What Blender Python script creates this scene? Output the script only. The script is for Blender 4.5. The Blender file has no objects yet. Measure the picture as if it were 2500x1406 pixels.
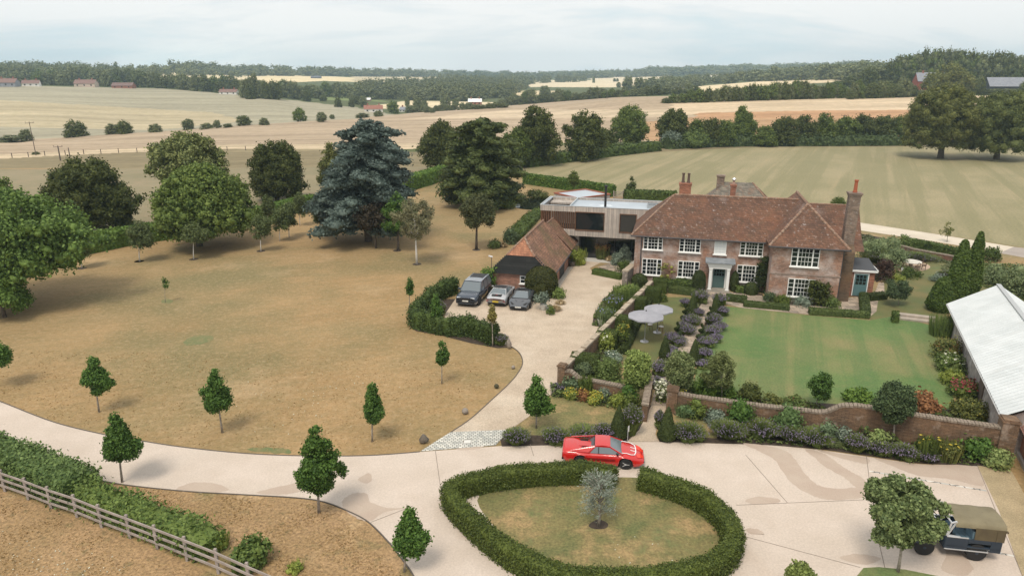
import bpy, math, random
import numpy as np
from mathutils import Vector
R=math.radians
# ---------------- camera ----------------
F=1667.;TH=math.atan(523/F);CT=math.cos(TH);ST=math.sin(TH);H=19.7
sc=bpy.context.scene; col=sc.collection
cd=bpy.data.cameras.new("camera"); cam=bpy.data.objects.new("camera",cd); col.objects.link(cam)
cam.location=(0,0,H); cam.rotation_euler=(math.pi/2-TH,0,0); cd.sensor_width=36; cd.lens=F/2500*36; cd.clip_end=20000; cd.clip_start=.5
sc.camera=cam
# ---------------- world ----------------
SUN_EL,SUN_AZ=R(60),R(205)   # azimuth clockwise from +Y; overcast, brighter sky behind-left of camera
w=bpy.data.worlds.new("World"); sc.world=w; w.use_nodes=True
nt=w.node_tree; N=nt.nodes; Lk=nt.links; bg=N['Background']
sky=N.new('ShaderNodeTexSky'); sky.sky_type='NISHITA'; sky.sun_disc=False; sky.sun_elevation=SUN_EL; sky.sun_rotation=SUN_AZ; sky.air_density=1.2; sky.dust_density=2
tc=N.new('ShaderNodeTexCoord'); sep=N.new('ShaderNodeSeparateXYZ'); Lk.new(tc.outputs['Generated'],sep.inputs[0])
mz=N.new('ShaderNodeMath'); mz.operation='MAXIMUM'; mz.inputs[1].default_value=0; Lk.new(sep.outputs['Z'],mz.inputs[0])
ma=N.new('ShaderNodeMath'); ma.operation='ADD'; ma.inputs[1].default_value=.22; Lk.new(mz.outputs[0],ma.inputs[0])
dv=N.new('ShaderNodeVectorMath'); dv.operation='DIVIDE'; cb=N.new('ShaderNodeCombineXYZ')
for i in range(3): Lk.new(ma.outputs[0],cb.inputs[i])
Lk.new(tc.outputs['Generated'],dv.inputs[0]); Lk.new(cb.outputs[0],dv.inputs[1])
mp=N.new('ShaderNodeMapping'); mp.inputs['Scale'].default_value=(.8,1.5,1); mp.inputs['Location'].default_value=(3.1,.6,0); Lk.new(dv.outputs[0],mp.inputs[0])
nz=N.new('ShaderNodeTexNoise'); nz.inputs['Scale'].default_value=1.1; nz.inputs['Detail'].default_value=9; nz.inputs['Roughness'].default_value=.58; nz.inputs['Distortion'].default_value=.4; Lk.new(mp.outputs[0],nz.inputs['Vector'])
cr=N.new('ShaderNodeValToRGB'); e=cr.color_ramp.elements
e[0].position=.36; e[0].color=(.84,.93,.96,1); e[1].position=.54; e[1].color=(1.08,1.07,1.05,1)
e2=cr.color_ramp.elements.new(.47); e2.color=(.98,1.0,1.0,1)
Lk.new(nz.outputs[0],cr.inputs[0])
skm=N.new('ShaderNodeVectorMath'); skm.operation='SCALE'; skm.inputs['Scale'].default_value=.10; Lk.new(sky.outputs[0],skm.inputs[0])
mx=N.new('ShaderNodeMixRGB'); mx.inputs[0].default_value=.93; Lk.new(skm.outputs[0],mx.inputs[1]); Lk.new(cr.outputs[0],mx.inputs[2])
Lk.new(mx.outputs[0],bg.inputs[0]); bg.inputs[1].default_value=.86
# ---------------- sun ----------------
sl=bpy.data.lights.new("sun",'SUN'); sl.energy=2.3; sl.angle=R(20); sl.color=(1,.91,.78)
so=bpy.data.objects.new("sun",sl); col.objects.link(so); so.rotation_euler=(math.pi/2-SUN_EL,0,math.pi-SUN_AZ); so.location=(0,0,100)
sc.view_settings.view_transform='Standard'; sc.view_settings.look='None'; sc.view_settings.gamma=1; sc.view_settings.exposure=0.18
sc.cycles.use_denoising=True; sc.cycles.volume_bounces=2; sc.cycles.max_bounces=8
# ---------------- projection helpers (points of the plan measured on the photo, converted to metres) ----------------
def tn(py):
    v=py-703; return (F*ST+v*CT)/(F*CT-v*ST)
def G(px,py,z=0.):
    Y=(H-z)/tn(py); d=Y*CT+(H-z)*ST; return ((px-1250)*d/F,Y)
def ZT(Y,py): return H-Y*tn(py)
def ppm(Y,z=0): return F/(Y*CT+(H-z)*ST)
# ---------------- object helpers ----------------
def thing(name,label,cat,loc=(0,0,0),rz=0,group=None):
    o=bpy.data.objects.new(name,None); col.objects.link(o); o.location=loc; o.rotation_euler=(0,0,rz); o.empty_display_size=.3
    return tag(o,label,cat,group)
def tag(o,label,cat,group=None):
    o['label']=label; o['category']=cat
    if group: o['group']=group
    return o
def struct(o,kind='structure',label=None,cat=None):
    o['kind']=kind
    if label: o['label']=label
    if cat: o['category']=cat
    return o
def dup(root,loc,rz=0,s=1,label=None):
    r=root.copy(); col.objects.link(r); r.location=loc; r.rotation_euler=(0,0,rz); r.scale=(s,s,s) if not isinstance(s,tuple) else s
    if label: r['label']=label
    for ch in list(root.children):
        c=ch.copy(); col.objects.link(c); c.parent=r
        for g in ch.children:
            d=g.copy(); col.objects.link(d); d.parent=c
    return r
def npmesh(name,chunks,mats,parent=None,smooth=False,loc=None,matidx=None):
    """chunks: list of (verts Nx3, faces Mxk) or (verts, faces, matindex)"""
    vs=[];lp=[];ls=[];mi=[];off=0;lo=0
    for ch in chunks:
        v,f=np.asarray(ch[0],dtype=np.float32),np.asarray(ch[1],dtype=np.int32)
        if len(f)==0: continue
        k=f.shape[1]; vs.append(v); lp.append((f+off).ravel()); ls.append(np.arange(len(f))*k+lo); mi.append(np.full(len(f),ch[2] if len(ch)>2 else 0,dtype=np.int32)); off+=len(v); lo+=len(f)*k
    v=np.concatenate(vs);lp=np.concatenate(lp).astype(np.int32);ls=np.concatenate(ls).astype(np.int32);mi=np.concatenate(mi)
    me=bpy.data.meshes.new(name); me.vertices.add(len(v)); me.vertices.foreach_set('co',v.ravel())
    me.loops.add(len(lp)); me.loops.foreach_set('vertex_index',lp); me.polygons.add(len(ls)); me.polygons.foreach_set('loop_start',ls)
    me.polygons.foreach_set('material_index',mi)
    if smooth: me.polygons.foreach_set('use_smooth',np.ones(len(ls),dtype=bool))
    for m in (mats if isinstance(mats,(list,tuple)) else [mats]): me.materials.append(m)
    me.update(calc_edges=True)
    o=bpy.data.objects.new(name,me); col.objects.link(o)
    if parent: o.parent=parent
    if loc is not None: o.location=loc
    return o
class MB:
    def __init__(s): s.v=[];s.f=[];s.m=[]
    def poly(s,pts,m=0):
        n=len(s.v); s.v+= [tuple(p) for p in pts]; s.f.append(tuple(range(n,n+len(pts)))); s.m.append(m); return s
    def add(s,v,f,m=0):
        n=len(s.v); s.v+=[tuple(p) for p in v]; s.f+=[tuple(i+n for i in q) for q in f]; s.m+=[m]*len(f); return s
    def box(s,x0,x1,y0,y1,z0,z1,m=0):
        return s.add([(x0,y0,z0),(x1,y0,z0),(x1,y1,z0),(x0,y1,z0),(x0,y0,z1),(x1,y0,z1),(x1,y1,z1),(x0,y1,z1)],[(0,3,2,1),(4,5,6,7),(0,1,5,4),(1,2,6,5),(2,3,7,6),(3,0,4,7)],m)
    def bar(s,p,q,w,h,m=0):
        p,q=Vector(p),Vector(q); d=(q-p).normalized(); up=Vector((0,0,1))
        if abs(d.z)>.95: up=Vector((0,1,0))
        a=d.cross(up).normalized()*w/2; b=a.cross(d).normalized()*h/2
        v=[p-a-b,p+a-b,p+a+b,p-a+b,q-a-b,q+a-b,q+a+b,q-a+b]
        return s.add(v,[(0,1,2,3),(4,7,6,5),(0,4,5,1),(1,5,6,2),(2,6,7,3),(3,7,4,0)],m)
    def cyl(s,p,q,r0,r1=None,n=10,m=0,cap=True):
        r1=r0 if r1 is None else r1; p,q=Vector(p),Vector(q); d=(q-p).normalized(); a=d.orthogonal().normalized(); b=d.cross(a)
        v=[];f=[]
        for k in range(n):
            t=2*math.pi*k/n; u=a*math.cos(t)+b*math.sin(t); v+=[p+u*r0,q+u*r1]
        for k in range(n):
            j=(k+1)%n; f.append((2*k,2*j,2*j+1,2*k+1))
        if cap: f+=[tuple(2*k for k in range(n-1,-1,-1)),tuple(2*k+1 for k in range(n))]
        return s.add(v,f,m)
    def lathe(s,prof,n=16,c=(0,0,0),m=0,ax='z'):
        v=[];f=[]
        for (r,z) in prof:
            for k in range(n):
                t=2*math.pi*k/n; p=(r*math.cos(t),r*math.sin(t),z)
                if ax=='y': p=(p[0],p[2],p[1])
                v.append((p[0]+c[0],p[1]+c[1],p[2]+c[2]))
        for i in range(len(prof)-1):
            for k in range(n):
                j=(k+1)%n; f.append((i*n+k,i*n+j,(i+1)*n+j,(i+1)*n+k))
        f+=[tuple(range(n-1,-1,-1)),tuple((len(prof)-1)*n+k for k in range(n))]
        return s.add(v,f,m)
    def tube(s,pts,r,n=8,m=0):
        pts=[Vector(p) for p in pts]; rs=r if isinstance(r,(list,tuple)) else [r]*len(pts); v=[];f=[]
        for i,p in enumerate(pts):
            d=(pts[min(i+1,len(pts)-1)]-pts[max(i-1,0)]).normalized(); a=d.cross(Vector((.3,1,.1))).normalized(); b=d.cross(a)
            for k in range(n):
                t=2*math.pi*k/n; v.append(p+(a*math.cos(t)+b*math.sin(t))*rs[i])
        for i in range(len(pts)-1):
            for k in range(n):
                j=(k+1)%n; f.append((i*n+k,(i+1)*n+k,(i+1)*n+j,i*n+j))
        f+=[tuple(range(n)),tuple((len(pts)-1)*n+k for k in range(n-1,-1,-1))]
        return s.add(v,f,m)
    def prism(s,pts,z0,z1,m=0):
        n=len(pts); v=[(p[0],p[1],z0) for p in pts]+[(p[0],p[1],z1) for p in pts]
        f=[tuple(range(n-1,-1,-1)),tuple(range(n,2*n))]+[(i,(i+1)%n,(i+1)%n+n,i+n) for i in range(n)]
        return s.add(v,f,m)
    def build(s,name,mats,parent=None,smooth=False,bevel=0,loc=None):
        me=bpy.data.meshes.new(name); me.from_pydata(s.v,[],s.f)
        for m in (mats if isinstance(mats,(list,tuple)) else [mats]): me.materials.append(m)
        me.polygons.foreach_set('material_index',s.m)
        if smooth: me.polygons.foreach_set('use_smooth',[True]*len(s.f))
        me.update()
        o=bpy.data.objects.new(name,me); col.objects.link(o)
        if parent: o.parent=parent
        if loc is not None: o.location=loc
        if bevel:
            b=o.modifiers.new('bevel','BEVEL'); b.width=bevel; b.segments=2; b.limit_method='ANGLE'
        return o
def catmull(P,k=5,closed=False):
    n=len(P); out=[]
    rng=range(n if closed else n-1)
    for i in rng:
        if closed: p0,p1,p2,p3=P[(i-1)%n],P[i],P[(i+1)%n],P[(i+2)%n]
        else: p0,p1,p2,p3=P[max(i-1,0)],P[i],P[i+1],P[min(i+2,n-1)]
        for j in range(k):
            t=j/k; out.append(tuple(.5*((2*b)+(-a+c)*t+(2*a-5*b+4*c-d)*t*t+(-a+3*b-3*c+d)*t**3) for a,b,c,d in zip(p0,p1,p2,p3)))
    if not closed: out.append(P[-1])
    return out
# ---------------- materials ----------------
def mat(name,base,rough=.8,metal=0,coat=0,spec=.5,trans=0,emis=None):
    m=bpy.data.materials.new(name); m.use_nodes=True; b=m.node_tree.nodes['Principled BSDF']
    b.inputs['Base Color'].default_value=(*base,1); b.inputs['Roughness'].default_value=rough; b.inputs['Metallic'].default_value=metal
    b.inputs['Coat Weight'].default_value=coat; b.inputs['Specular IOR Level'].default_value=spec
    if emis: b.inputs['Emission Color'].default_value=(*emis,1); b.inputs['Emission Strength'].default_value=1
    return m
def _noise(nt,vec,scale,detail=4,rough=.55,dist=0):
    n=nt.nodes.new('ShaderNodeTexNoise'); n.inputs['Scale'].default_value=scale; n.inputs['Detail'].default_value=detail; n.inputs['Roughness'].default_value=rough; n.inputs['Distortion'].default_value=dist
    nt.links.new(vec,n.inputs['Vector']); return n.outputs['Fac']
def _ramp(nt,fac,a,b,ca=(0,0,0),cb=(1,1,1)):
    r=nt.nodes.new('ShaderNodeValToRGB'); e=r.color_ramp.elements; e[0].position=a; e[1].position=b; e[0].color=(*ca,1); e[1].color=(*cb,1); nt.links.new(fac,r.inputs[0]); return r.outputs[0]
def _mix(nt,fac,a,b,mode='MIX'):
    m=nt.nodes.new('ShaderNodeMixRGB'); m.blend_type=mode
    for i,x in enumerate((fac,a,b)):
        if hasattr(x,'links'): nt.links.new(x,m.inputs[i])
        else: m.inputs[i].default_value=x if i==0 else (*x,1)
    return m.outputs[0]
def _map(nt,vec,scale=(1,1,1),rot=(0,0,0)):
    m=nt.nodes.new('ShaderNodeMapping'); m.vector_type='TEXTURE'; m.inputs['Scale'].default_value=tuple(1/q for q in scale); m.inputs['Rotation'].default_value=rot; nt.links.new(vec,m.inputs[0]); return m.outputs[0]
def layered(name,c1,c2,s1,layers=(),rough=.9,bump=0,bscale=20,brick=None,brickcols=None,metal=0,fine=None,basefac=None,lo=.35,hi=.65,slope=False):
    """c1/c2 mixed by noise s1; layers: (color,scale,lo,hi,amount,mapscale,rot); brick:(w,h,mortar col,mortarsize)"""
    m=bpy.data.materials.new(name); m.use_nodes=True; nt=m.node_tree; b=nt.nodes['Principled BSDF']; b.inputs['Roughness'].default_value=rough; b.inputs['Metallic'].default_value=metal
    tcn=nt.nodes.new('ShaderNodeTexCoord'); vec=tcn.outputs['Object']
    colr=_mix(nt,_ramp(nt,_noise(nt,vec,s1),lo,hi),c1,c2)
    hgt=None
    if brick:
        bw,bh,mc,ms=brick
        sp=nt.nodes.new('ShaderNodeSeparateXYZ'); nt.links.new(vec,sp.inputs[0])
        ad=nt.nodes.new('ShaderNodeMath'); nt.links.new(sp.outputs[0],ad.inputs[0]); nt.links.new(sp.outputs[1],ad.inputs[1])
        cbn=nt.nodes.new('ShaderNodeCombineXYZ'); nt.links.new(ad.outputs[0],cbn.inputs[0]); nt.links.new(sp.outputs[2],cbn.inputs[1])
        if slope=='floor': nt.links.new(sp.outputs[0],cbn.inputs[0]); nt.links.new(sp.outputs[1],cbn.inputs[1])
        bt=nt.nodes.new('ShaderNodeTexBrick'); bt.inputs['Scale'].default_value=1; bt.inputs['Brick Width'].default_value=bw; bt.inputs['Row Height'].default_value=bh; bt.inputs['Mortar Size'].default_value=ms
        bt.inputs['Color1'].default_value=(.72,.72,.72,1); bt.inputs['Color2'].default_value=(1.25,1.2,1.15,1); bt.inputs['Mortar'].default_value=(*mc,1); bt.inputs['Mortar Smooth'].default_value=.3
        nt.links.new(cbn.outputs[0],bt.inputs['Vector'])
        colr=_mix(nt,1.,colr,bt.outputs['Color'],'MULTIPLY'); hgt=bt.outputs['Fac']
    for L in layers:
        c,s,lo_,hi_,amt=L[:5]; v2=_map(nt,vec,L[5],L[6] if len(L)>6 else (0,0,0)) if len(L)>5 else vec
        f=_ramp(nt,_noise(nt,v2,s,6,.6),lo_,hi_,(0,0,0),(amt,amt,amt)); colr=_mix(nt,f,colr,c)
    if fine: 
        f=_ramp(nt,_noise(nt,vec,fine[0],3,.7),.3,.7,(1-fine[1],)*3,(1+fine[1],)*3); colr=_mix(nt,1.,colr,f,'MULTIPLY')
    nt.links.new(colr,b.inputs['Base Color'])
    if bump:
        bp=nt.nodes.new('ShaderNodeBump'); bp.inputs['Strength'].default_value=bump; bp.inputs['Distance'].default_value=.06
        nt.links.new(_noise(nt,vec,bscale,5,.65),bp.inputs['Height']); nt.links.new(bp.outputs[0],b.inputs['Normal'])
    return m
LM={}
def leafm(name,c1,c2,rough=.6,tr=.18,patch=.25):
    """foliage: colour varies leaf by leaf and in soft patches; a little translucent"""
    if name in LM: return LM[name]
    if not any(q in name for q in ('flower','blue','olive','grey','straw','dry','white','copper')): c1,c2=[(c[0]*1.22,c[1]*1.13,c[2]*.86) for c in (c1,c2)]
    m=bpy.data.materials.new(name); m.use_nodes=True; nt=m.node_tree; b=nt.nodes['Principled BSDF']; b.inputs['Roughness'].default_value=rough; b.inputs['Specular IOR Level'].default_value=.25
    g=nt.nodes.new('ShaderNodeNewGeometry'); tcn=nt.nodes.new('ShaderNodeTexCoord'); oi=nt.nodes.new('ShaderNodeObjectInfo')
    f=_noise(nt,tcn.outputs['Object'],.7,2); 
    ad=nt.nodes.new('ShaderNodeMath'); ad.operation='MULTIPLY_ADD'; nt.links.new(g.outputs['Random Per Island'],ad.inputs[0]); ad.inputs[1].default_value=.6; 
    s2=nt.nodes.new('ShaderNodeMath'); s2.operation='MULTIPLY'; nt.links.new(f,s2.inputs[0]); s2.inputs[1].default_value=.5; nt.links.new(s2.outputs[0],ad.inputs[2])
    colr=_mix(nt,_ramp(nt,ad.outputs[0],.22,.80),c1,c2)
    hs=nt.nodes.new('ShaderNodeHueSaturation'); nt.links.new(colr,hs.inputs['Color'])
    mr=nt.nodes.new('ShaderNodeMapRange'); nt.links.new(oi.outputs['Random'],mr.inputs[0]); mr.inputs[3].default_value=.88; mr.inputs[4].default_value=1.12; nt.links.new(mr.outputs[0],hs.inputs['Value'])
    nt.links.new(hs.outputs[0],b.inputs['Base Color'])
    tl=nt.nodes.new('ShaderNodeBsdfTranslucent'); nt.links.new(hs.outputs[0],tl.inputs[0]); ms=nt.nodes.new('ShaderNodeMixShader'); ms.inputs[0].default_value=tr
    nt.links.new(b.outputs[0],ms.inputs[1]); nt.links.new(tl.outputs[0],ms.inputs[2]); nt.links.new(ms.outputs[0],nt.nodes['Material Output'].inputs[0])
    LM[name]=m; return m
L_dark=leafm('leaf_dark',(.026,.042,.013),(.10,.125,.04))
L_mid=leafm('leaf_mid',(.036,.066,.018),(.13,.18,.05))
L_light=leafm('leaf_light',(.05,.085,.028),(.14,.20,.075))
L_oak=leafm('leaf_oak',(.045,.066,.02),(.16,.18,.065))
L_blue=leafm('leaf_bluecedar',(.036,.056,.046),(.125,.168,.145),tr=.05)
L_cedar=leafm('leaf_cedar',(.024,.042,.016),(.10,.135,.05),tr=.05)
L_hedge=leafm('leaf_hedge',(.03,.052,.016),(.09,.14,.04))
L_laurel=leafm('leaf_laurel',(.04,.09,.018),(.13,.22,.05))
L_yew=leafm('leaf_yew',(.016,.030,.011),(.055,.078,.026))
L_box=leafm('leaf_box',(.03,.055,.018),(.085,.12,.045))
L_young=leafm('leaf_young',(.026,.068,.016),(.095,.185,.045))
L_olive=leafm('leaf_olive',(.13,.16,.12),(.36,.41,.34))
L_grey=leafm('leaf_grey',(.10,.14,.10),(.24,.29,.22))
L_lavg=leafm('leaf_lavender',(.06,.095,.03),(.16,.215,.075))
L_purple=leafm('flower_lavender',(.115,.09,.14),(.26,.21,.32))
L_copper=leafm('leaf_copper',(.035,.020,.018),(.10,.06,.04))
L_white=leafm('flower_white',(.5,.5,.38),(.8,.8,.66))
L_yellow=leafm('flower_yellow',(.35,.27,.03),(.65,.52,.08))
L_red=leafm('flower_red',(.18,.03,.04),(.40,.07,.09))
L_rust=leafm('leaf_rust',(.13,.06,.03),(.32,.17,.10))
L_straw=leafm('leaf_straw',(.26,.19,.10),(.55,.43,.26))
L_lime=leafm('leaf_lime',(.10,.15,.03),(.26,.32,.09))
L_blueflow=leafm('flower_blue',(.16,.16,.35),(.33,.33,.6))
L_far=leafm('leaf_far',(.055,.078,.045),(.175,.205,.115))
M_bark=layered('bark',(.07,.055,.04),(.14,.115,.09),6,bump=.4)
M_birch=layered('birch_bark',(.62,.60,.56),(.75,.73,.70),3,layers=[((.08,.07,.06),8,.6,.66,.8,(1,1,3))])
M_youngbark=layered('young_bark',(.20,.17,.14),(.36,.32,.28),8)
M_soil=layered('soil',(.035,.024,.016),(.07,.05,.035),4,bump=.5,bscale=9)
M_grass_dry=layered('dry_lawn_grass',(.365,.235,.108),(.29,.185,.078),.16,layers=[((.225,.18,.085),.018,.45,.60,.6),((.165,.145,.06),.055,.47,.62,.8),((.47,.33,.19),.09,.56,.70,.6),((.19,.145,.06),.8,.45,.72,.5,(.22,1.8,1),(0,0,.35)),((.17,.14,.055),1.8,.45,.78,.45),((.46,.33,.19),2.6,.48,.75,.45)],bump=.7,bscale=5,fine=(7,.20))
M_grass_rough=layered('rough_grass',(.35,.225,.115),(.27,.175,.08),.3,layers=[((.12,.115,.04),.35,.56,.66,.65),((.48,.34,.19),.5,.58,.72,.55),((.13,.11,.045),2.2,.56,.68,.6)],bump=1.,bscale=4,fine=(7,.45))
M_lawn=layered('green_lawn',(.088,.155,.040),(.125,.18,.055),.25,layers=[((.23,.195,.085),.10,.46,.62,.8),((.07,.14,.038),.45,.46,.56,.5,(.06,1.6,1),(0,0,1.2)),((.16,.18,.065),1.4,.5,.68,.5)],bump=.6,bscale=6,fine=(8,.22))
M_lawn2=layered('mixed_lawn',(.12,.13,.045),(.24,.185,.075),.5,layers=[((.38,.25,.12),.35,.50,.62,.7),((.075,.12,.04),.5,.55,.66,.7),((.15,.13,.05),2.5,.52,.66,.6)],bump=.7,bscale=6,fine=(8,.35))
M_lawn3=layered('garden_lawn',(.105,.115,.038),(.165,.14,.052),.4,layers=[((.09,.13,.04),.22,.5,.66,.6)],bump=.3,bscale=12,fine=(14,.12))
M_paddock=layered('mown_paddock_grass',(.30,.25,.14),(.245,.215,.112),.06,layers=[((.205,.185,.09),.10,.46,.62,.65,(.6,1.2,1),(0,0,1.1)),((.36,.28,.16),.16,.54,.70,.5,(.10,2.2,1),(0,0,1.1)),((.205,.185,.09),.20,.47,.55,.7,(.04,1.5,1),(0,0,1.1))],bump=.5,bscale=3,fine=(3,.22))
M_drive=layered('pale_bound_drive',(.56,.475,.405),(.50,.42,.35),.5,layers=[((.46,.365,.29),.14,.56,.66,.5),((.61,.535,.465),.25,.55,.7,.4)],bump=.12,bscale=60,fine=(11,.11))
M_stain=layered('drive_damp',(.42,.33,.265),(.45,.365,.295),.8,bump=.12,bscale=60,fine=(30,.10))
M_gravel=layered('gravel',(.51,.415,.315),(.43,.345,.26),.6,layers=[((.62,.54,.44),.2,.5,.7,.5)],bump=.35,bscale=45,fine=(10,.22))
M_gravel2=layered('coarse_gravel',(.42,.33,.20),(.34,.27,.16),.8,bump=.5,bscale=30,fine=(18,.3))
M_track=layered('farm_track',(.60,.53,.43),(.52,.45,.36),.3)
M_track2=layered('farm_road',(.36,.31,.27),(.30,.26,.23),.3)
M_sett=layered('stone_setts',(.62,.62,.58),(.50,.51,.48),1.5,brick=(.22,.16,(.30,.29,.27),.022),slope='floor')
M_flag=layered('flagstones',(.42,.35,.28),(.30,.25,.20),.9,layers=[((.16,.14,.11),1.5,.58,.68,.6)],brick=(.75,.5,(.35,.33,.3),.02),slope='floor')
M_kerb=mat('edging',(.10,.085,.07),.9)
M_line=mat('joint_line',(.22,.18,.15),.9)
M_water=mat('pond_water',(.01,.015,.012),.05)
# terrain uses the plan of fields stored in a colour attribute
M_terrain=bpy.data.materials.new('fields'); M_terrain.use_nodes=True
def _terr():
    nt=M_terrain.node_tree; b=nt.nodes['Principled BSDF']; b.inputs['Roughness'].default_value=.95; b.inputs['Specular IOR Level'].default_value=.1
    at=nt.nodes.new('ShaderNodeVertexColor'); at.layer_name='field'; t=nt.nodes.new('ShaderNodeTexCoord'); v=t.outputs['Object']
    f=_ramp(nt,_noise(nt,_map(nt,v,(.25,1.6,1),(0,0,.18)),.05,7,.65),.3,.7,(.80,.80,.80),(1.18,1.18,1.18))
    f2=_ramp(nt,_noise(nt,v,.35,5,.7),.3,.7,(.85,.86,.84),(1.15,1.14,1.16))
    f3=_ramp(nt,_noise(nt,_map(nt,v,(.07,2.,1),(0,0,.12)),.11,4,.6),.35,.65,(.87,.87,.86),(1.12,1.12,1.13))
    c=_mix(nt,1.,_mix(nt,1.,_mix(nt,1.,at.outputs[0],f,'MULTIPLY'),f2,'MULTIPLY'),f3,'MULTIPLY'); nt.links.new(c,b.inputs['Base Color'])
_terr()
# ---------------- terrain ----------------
CTRL={-1800:[(235,352),(260,335),(420,240),(520,210),(800,192),(1500,168),(4000,168)],
0:[(212,349),(235,352),(260,336),(330,285),(420,240),(520,210),(620,205),(800,188),(1000,170),(1500,166),(4000,166)],
400:[(250,321),(285,324),(300,316),(360,285),(450,240),(540,218),(640,207),(800,193),(1000,180),(1300,174),(4000,173)],
620:[(290,303),(320,305),(335,300),(400,265),(470,236),(600,225),(800,205),(1000,190),(1500,182),(4000,179)],
800:[(310,291),(340,293),(355,290),(430,270),(480,258),(560,246),(700,225),(900,204),(1200,190),(1600,185),(4000,182)],
950:[(325,283),(370,286),(480,273),(600,248),(800,225),(1000,205),(1400,192),(1800,186),(4000,183)],
1250:[(260,312),(350,261),(380,267),(480,264),(600,246),(800,228),(1100,210),(1500,197),(2200,188),(4000,183)],
1620:[(270,292),(340,238),(380,240),(500,230),(700,219),(1000,206),(1500,193),(2200,180),(4000,177)],
1875:[(260,292),(330,245),(400,234),(500,217),(700,202),(1000,192),(1500,183),(2200,174),(4000,171)],
2200:[(260,292),(330,243),(400,228),(480,205),(600,192),(800,182),(1500,172),(4000,168)],
2500:[(260,292),(330,241),(400,222),(480,196),(600,182),(1000,170),(4000,167)],
4300:[(260,292),(330,241),(400,222),(480,196),(600,182),(1000,170),(4000,167)]}
_A=sorted(CTRL); _As=np.array([(a-1250)*.965/F for a in _A]); YS=np.concatenate([np.linspace(150,700,276),np.geomspace(705,4000,100)])
_Z=np.array([[0]*1 for _ in _A],dtype=float)
_Z=np.stack([np.interp(YS,[150,205]+[y for y,_ in CTRL[a]],[0,0]+[ZT(y,p) for y,p in CTRL[a]]) for a in _A])
_k=np.array([1,2,3,2,1])/9.
_Z=np.stack([np.concatenate([r[:20],np.convolve(np.pad(r,2,mode='edge'),_k,'valid')[20:]]) for r in _Z])
def hgt(X,Y):
    """ground height at any plan point(s)"""
    X=np.asarray(X,float);Y=np.asarray(Y,float); sh=np.broadcast(X,Y).shape; X=np.broadcast_to(X,sh).ravel();Y=np.broadcast_to(Y,sh).ravel()
    Yc=np.clip(Y,150,4000); a=np.clip(X/Yc,_As[0],_As[-1]-1e-6); i=np.clip(np.searchsorted(_As,a,'right')-1,0,len(_As)-2)
    t=(a-_As[i])/(_As[i+1]-_As[i]); t=t*t*(3-2*t)
    j=np.clip(np.searchsorted(YS,Yc,'right')-1,0,len(YS)-2); u=(Yc-YS[j])/(YS[j+1]-YS[j])
    z0=_Z[i,j]*(1-u)+_Z[i,j+1]*u; z1=_Z[i+1,j]*(1-u)+_Z[i+1,j+1]*u
    z=z0*(1-t)+z1*t; z=np.where(Y<=150,0,z); return z.reshape(sh) if sh else float(z[0])
def GT(px,py):
    """first ground point on the line of sight: (X,Y,z)"""
    Y=np.concatenate([np.linspace(15,700,1371),np.geomspace(700,3900,400)]); t=tn(py); z=H-Y*t; X=(px-1250)*(Y*CT+(H-z)*ST)/F
    hit=np.nonzero(hgt(X,Y)>=z-1e-6)[0]; i=hit[0] if len(hit) else len(Y)-1
    return float(X[i]),float(Y[i]),float(hgt(X[i],Y[i]))
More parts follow.
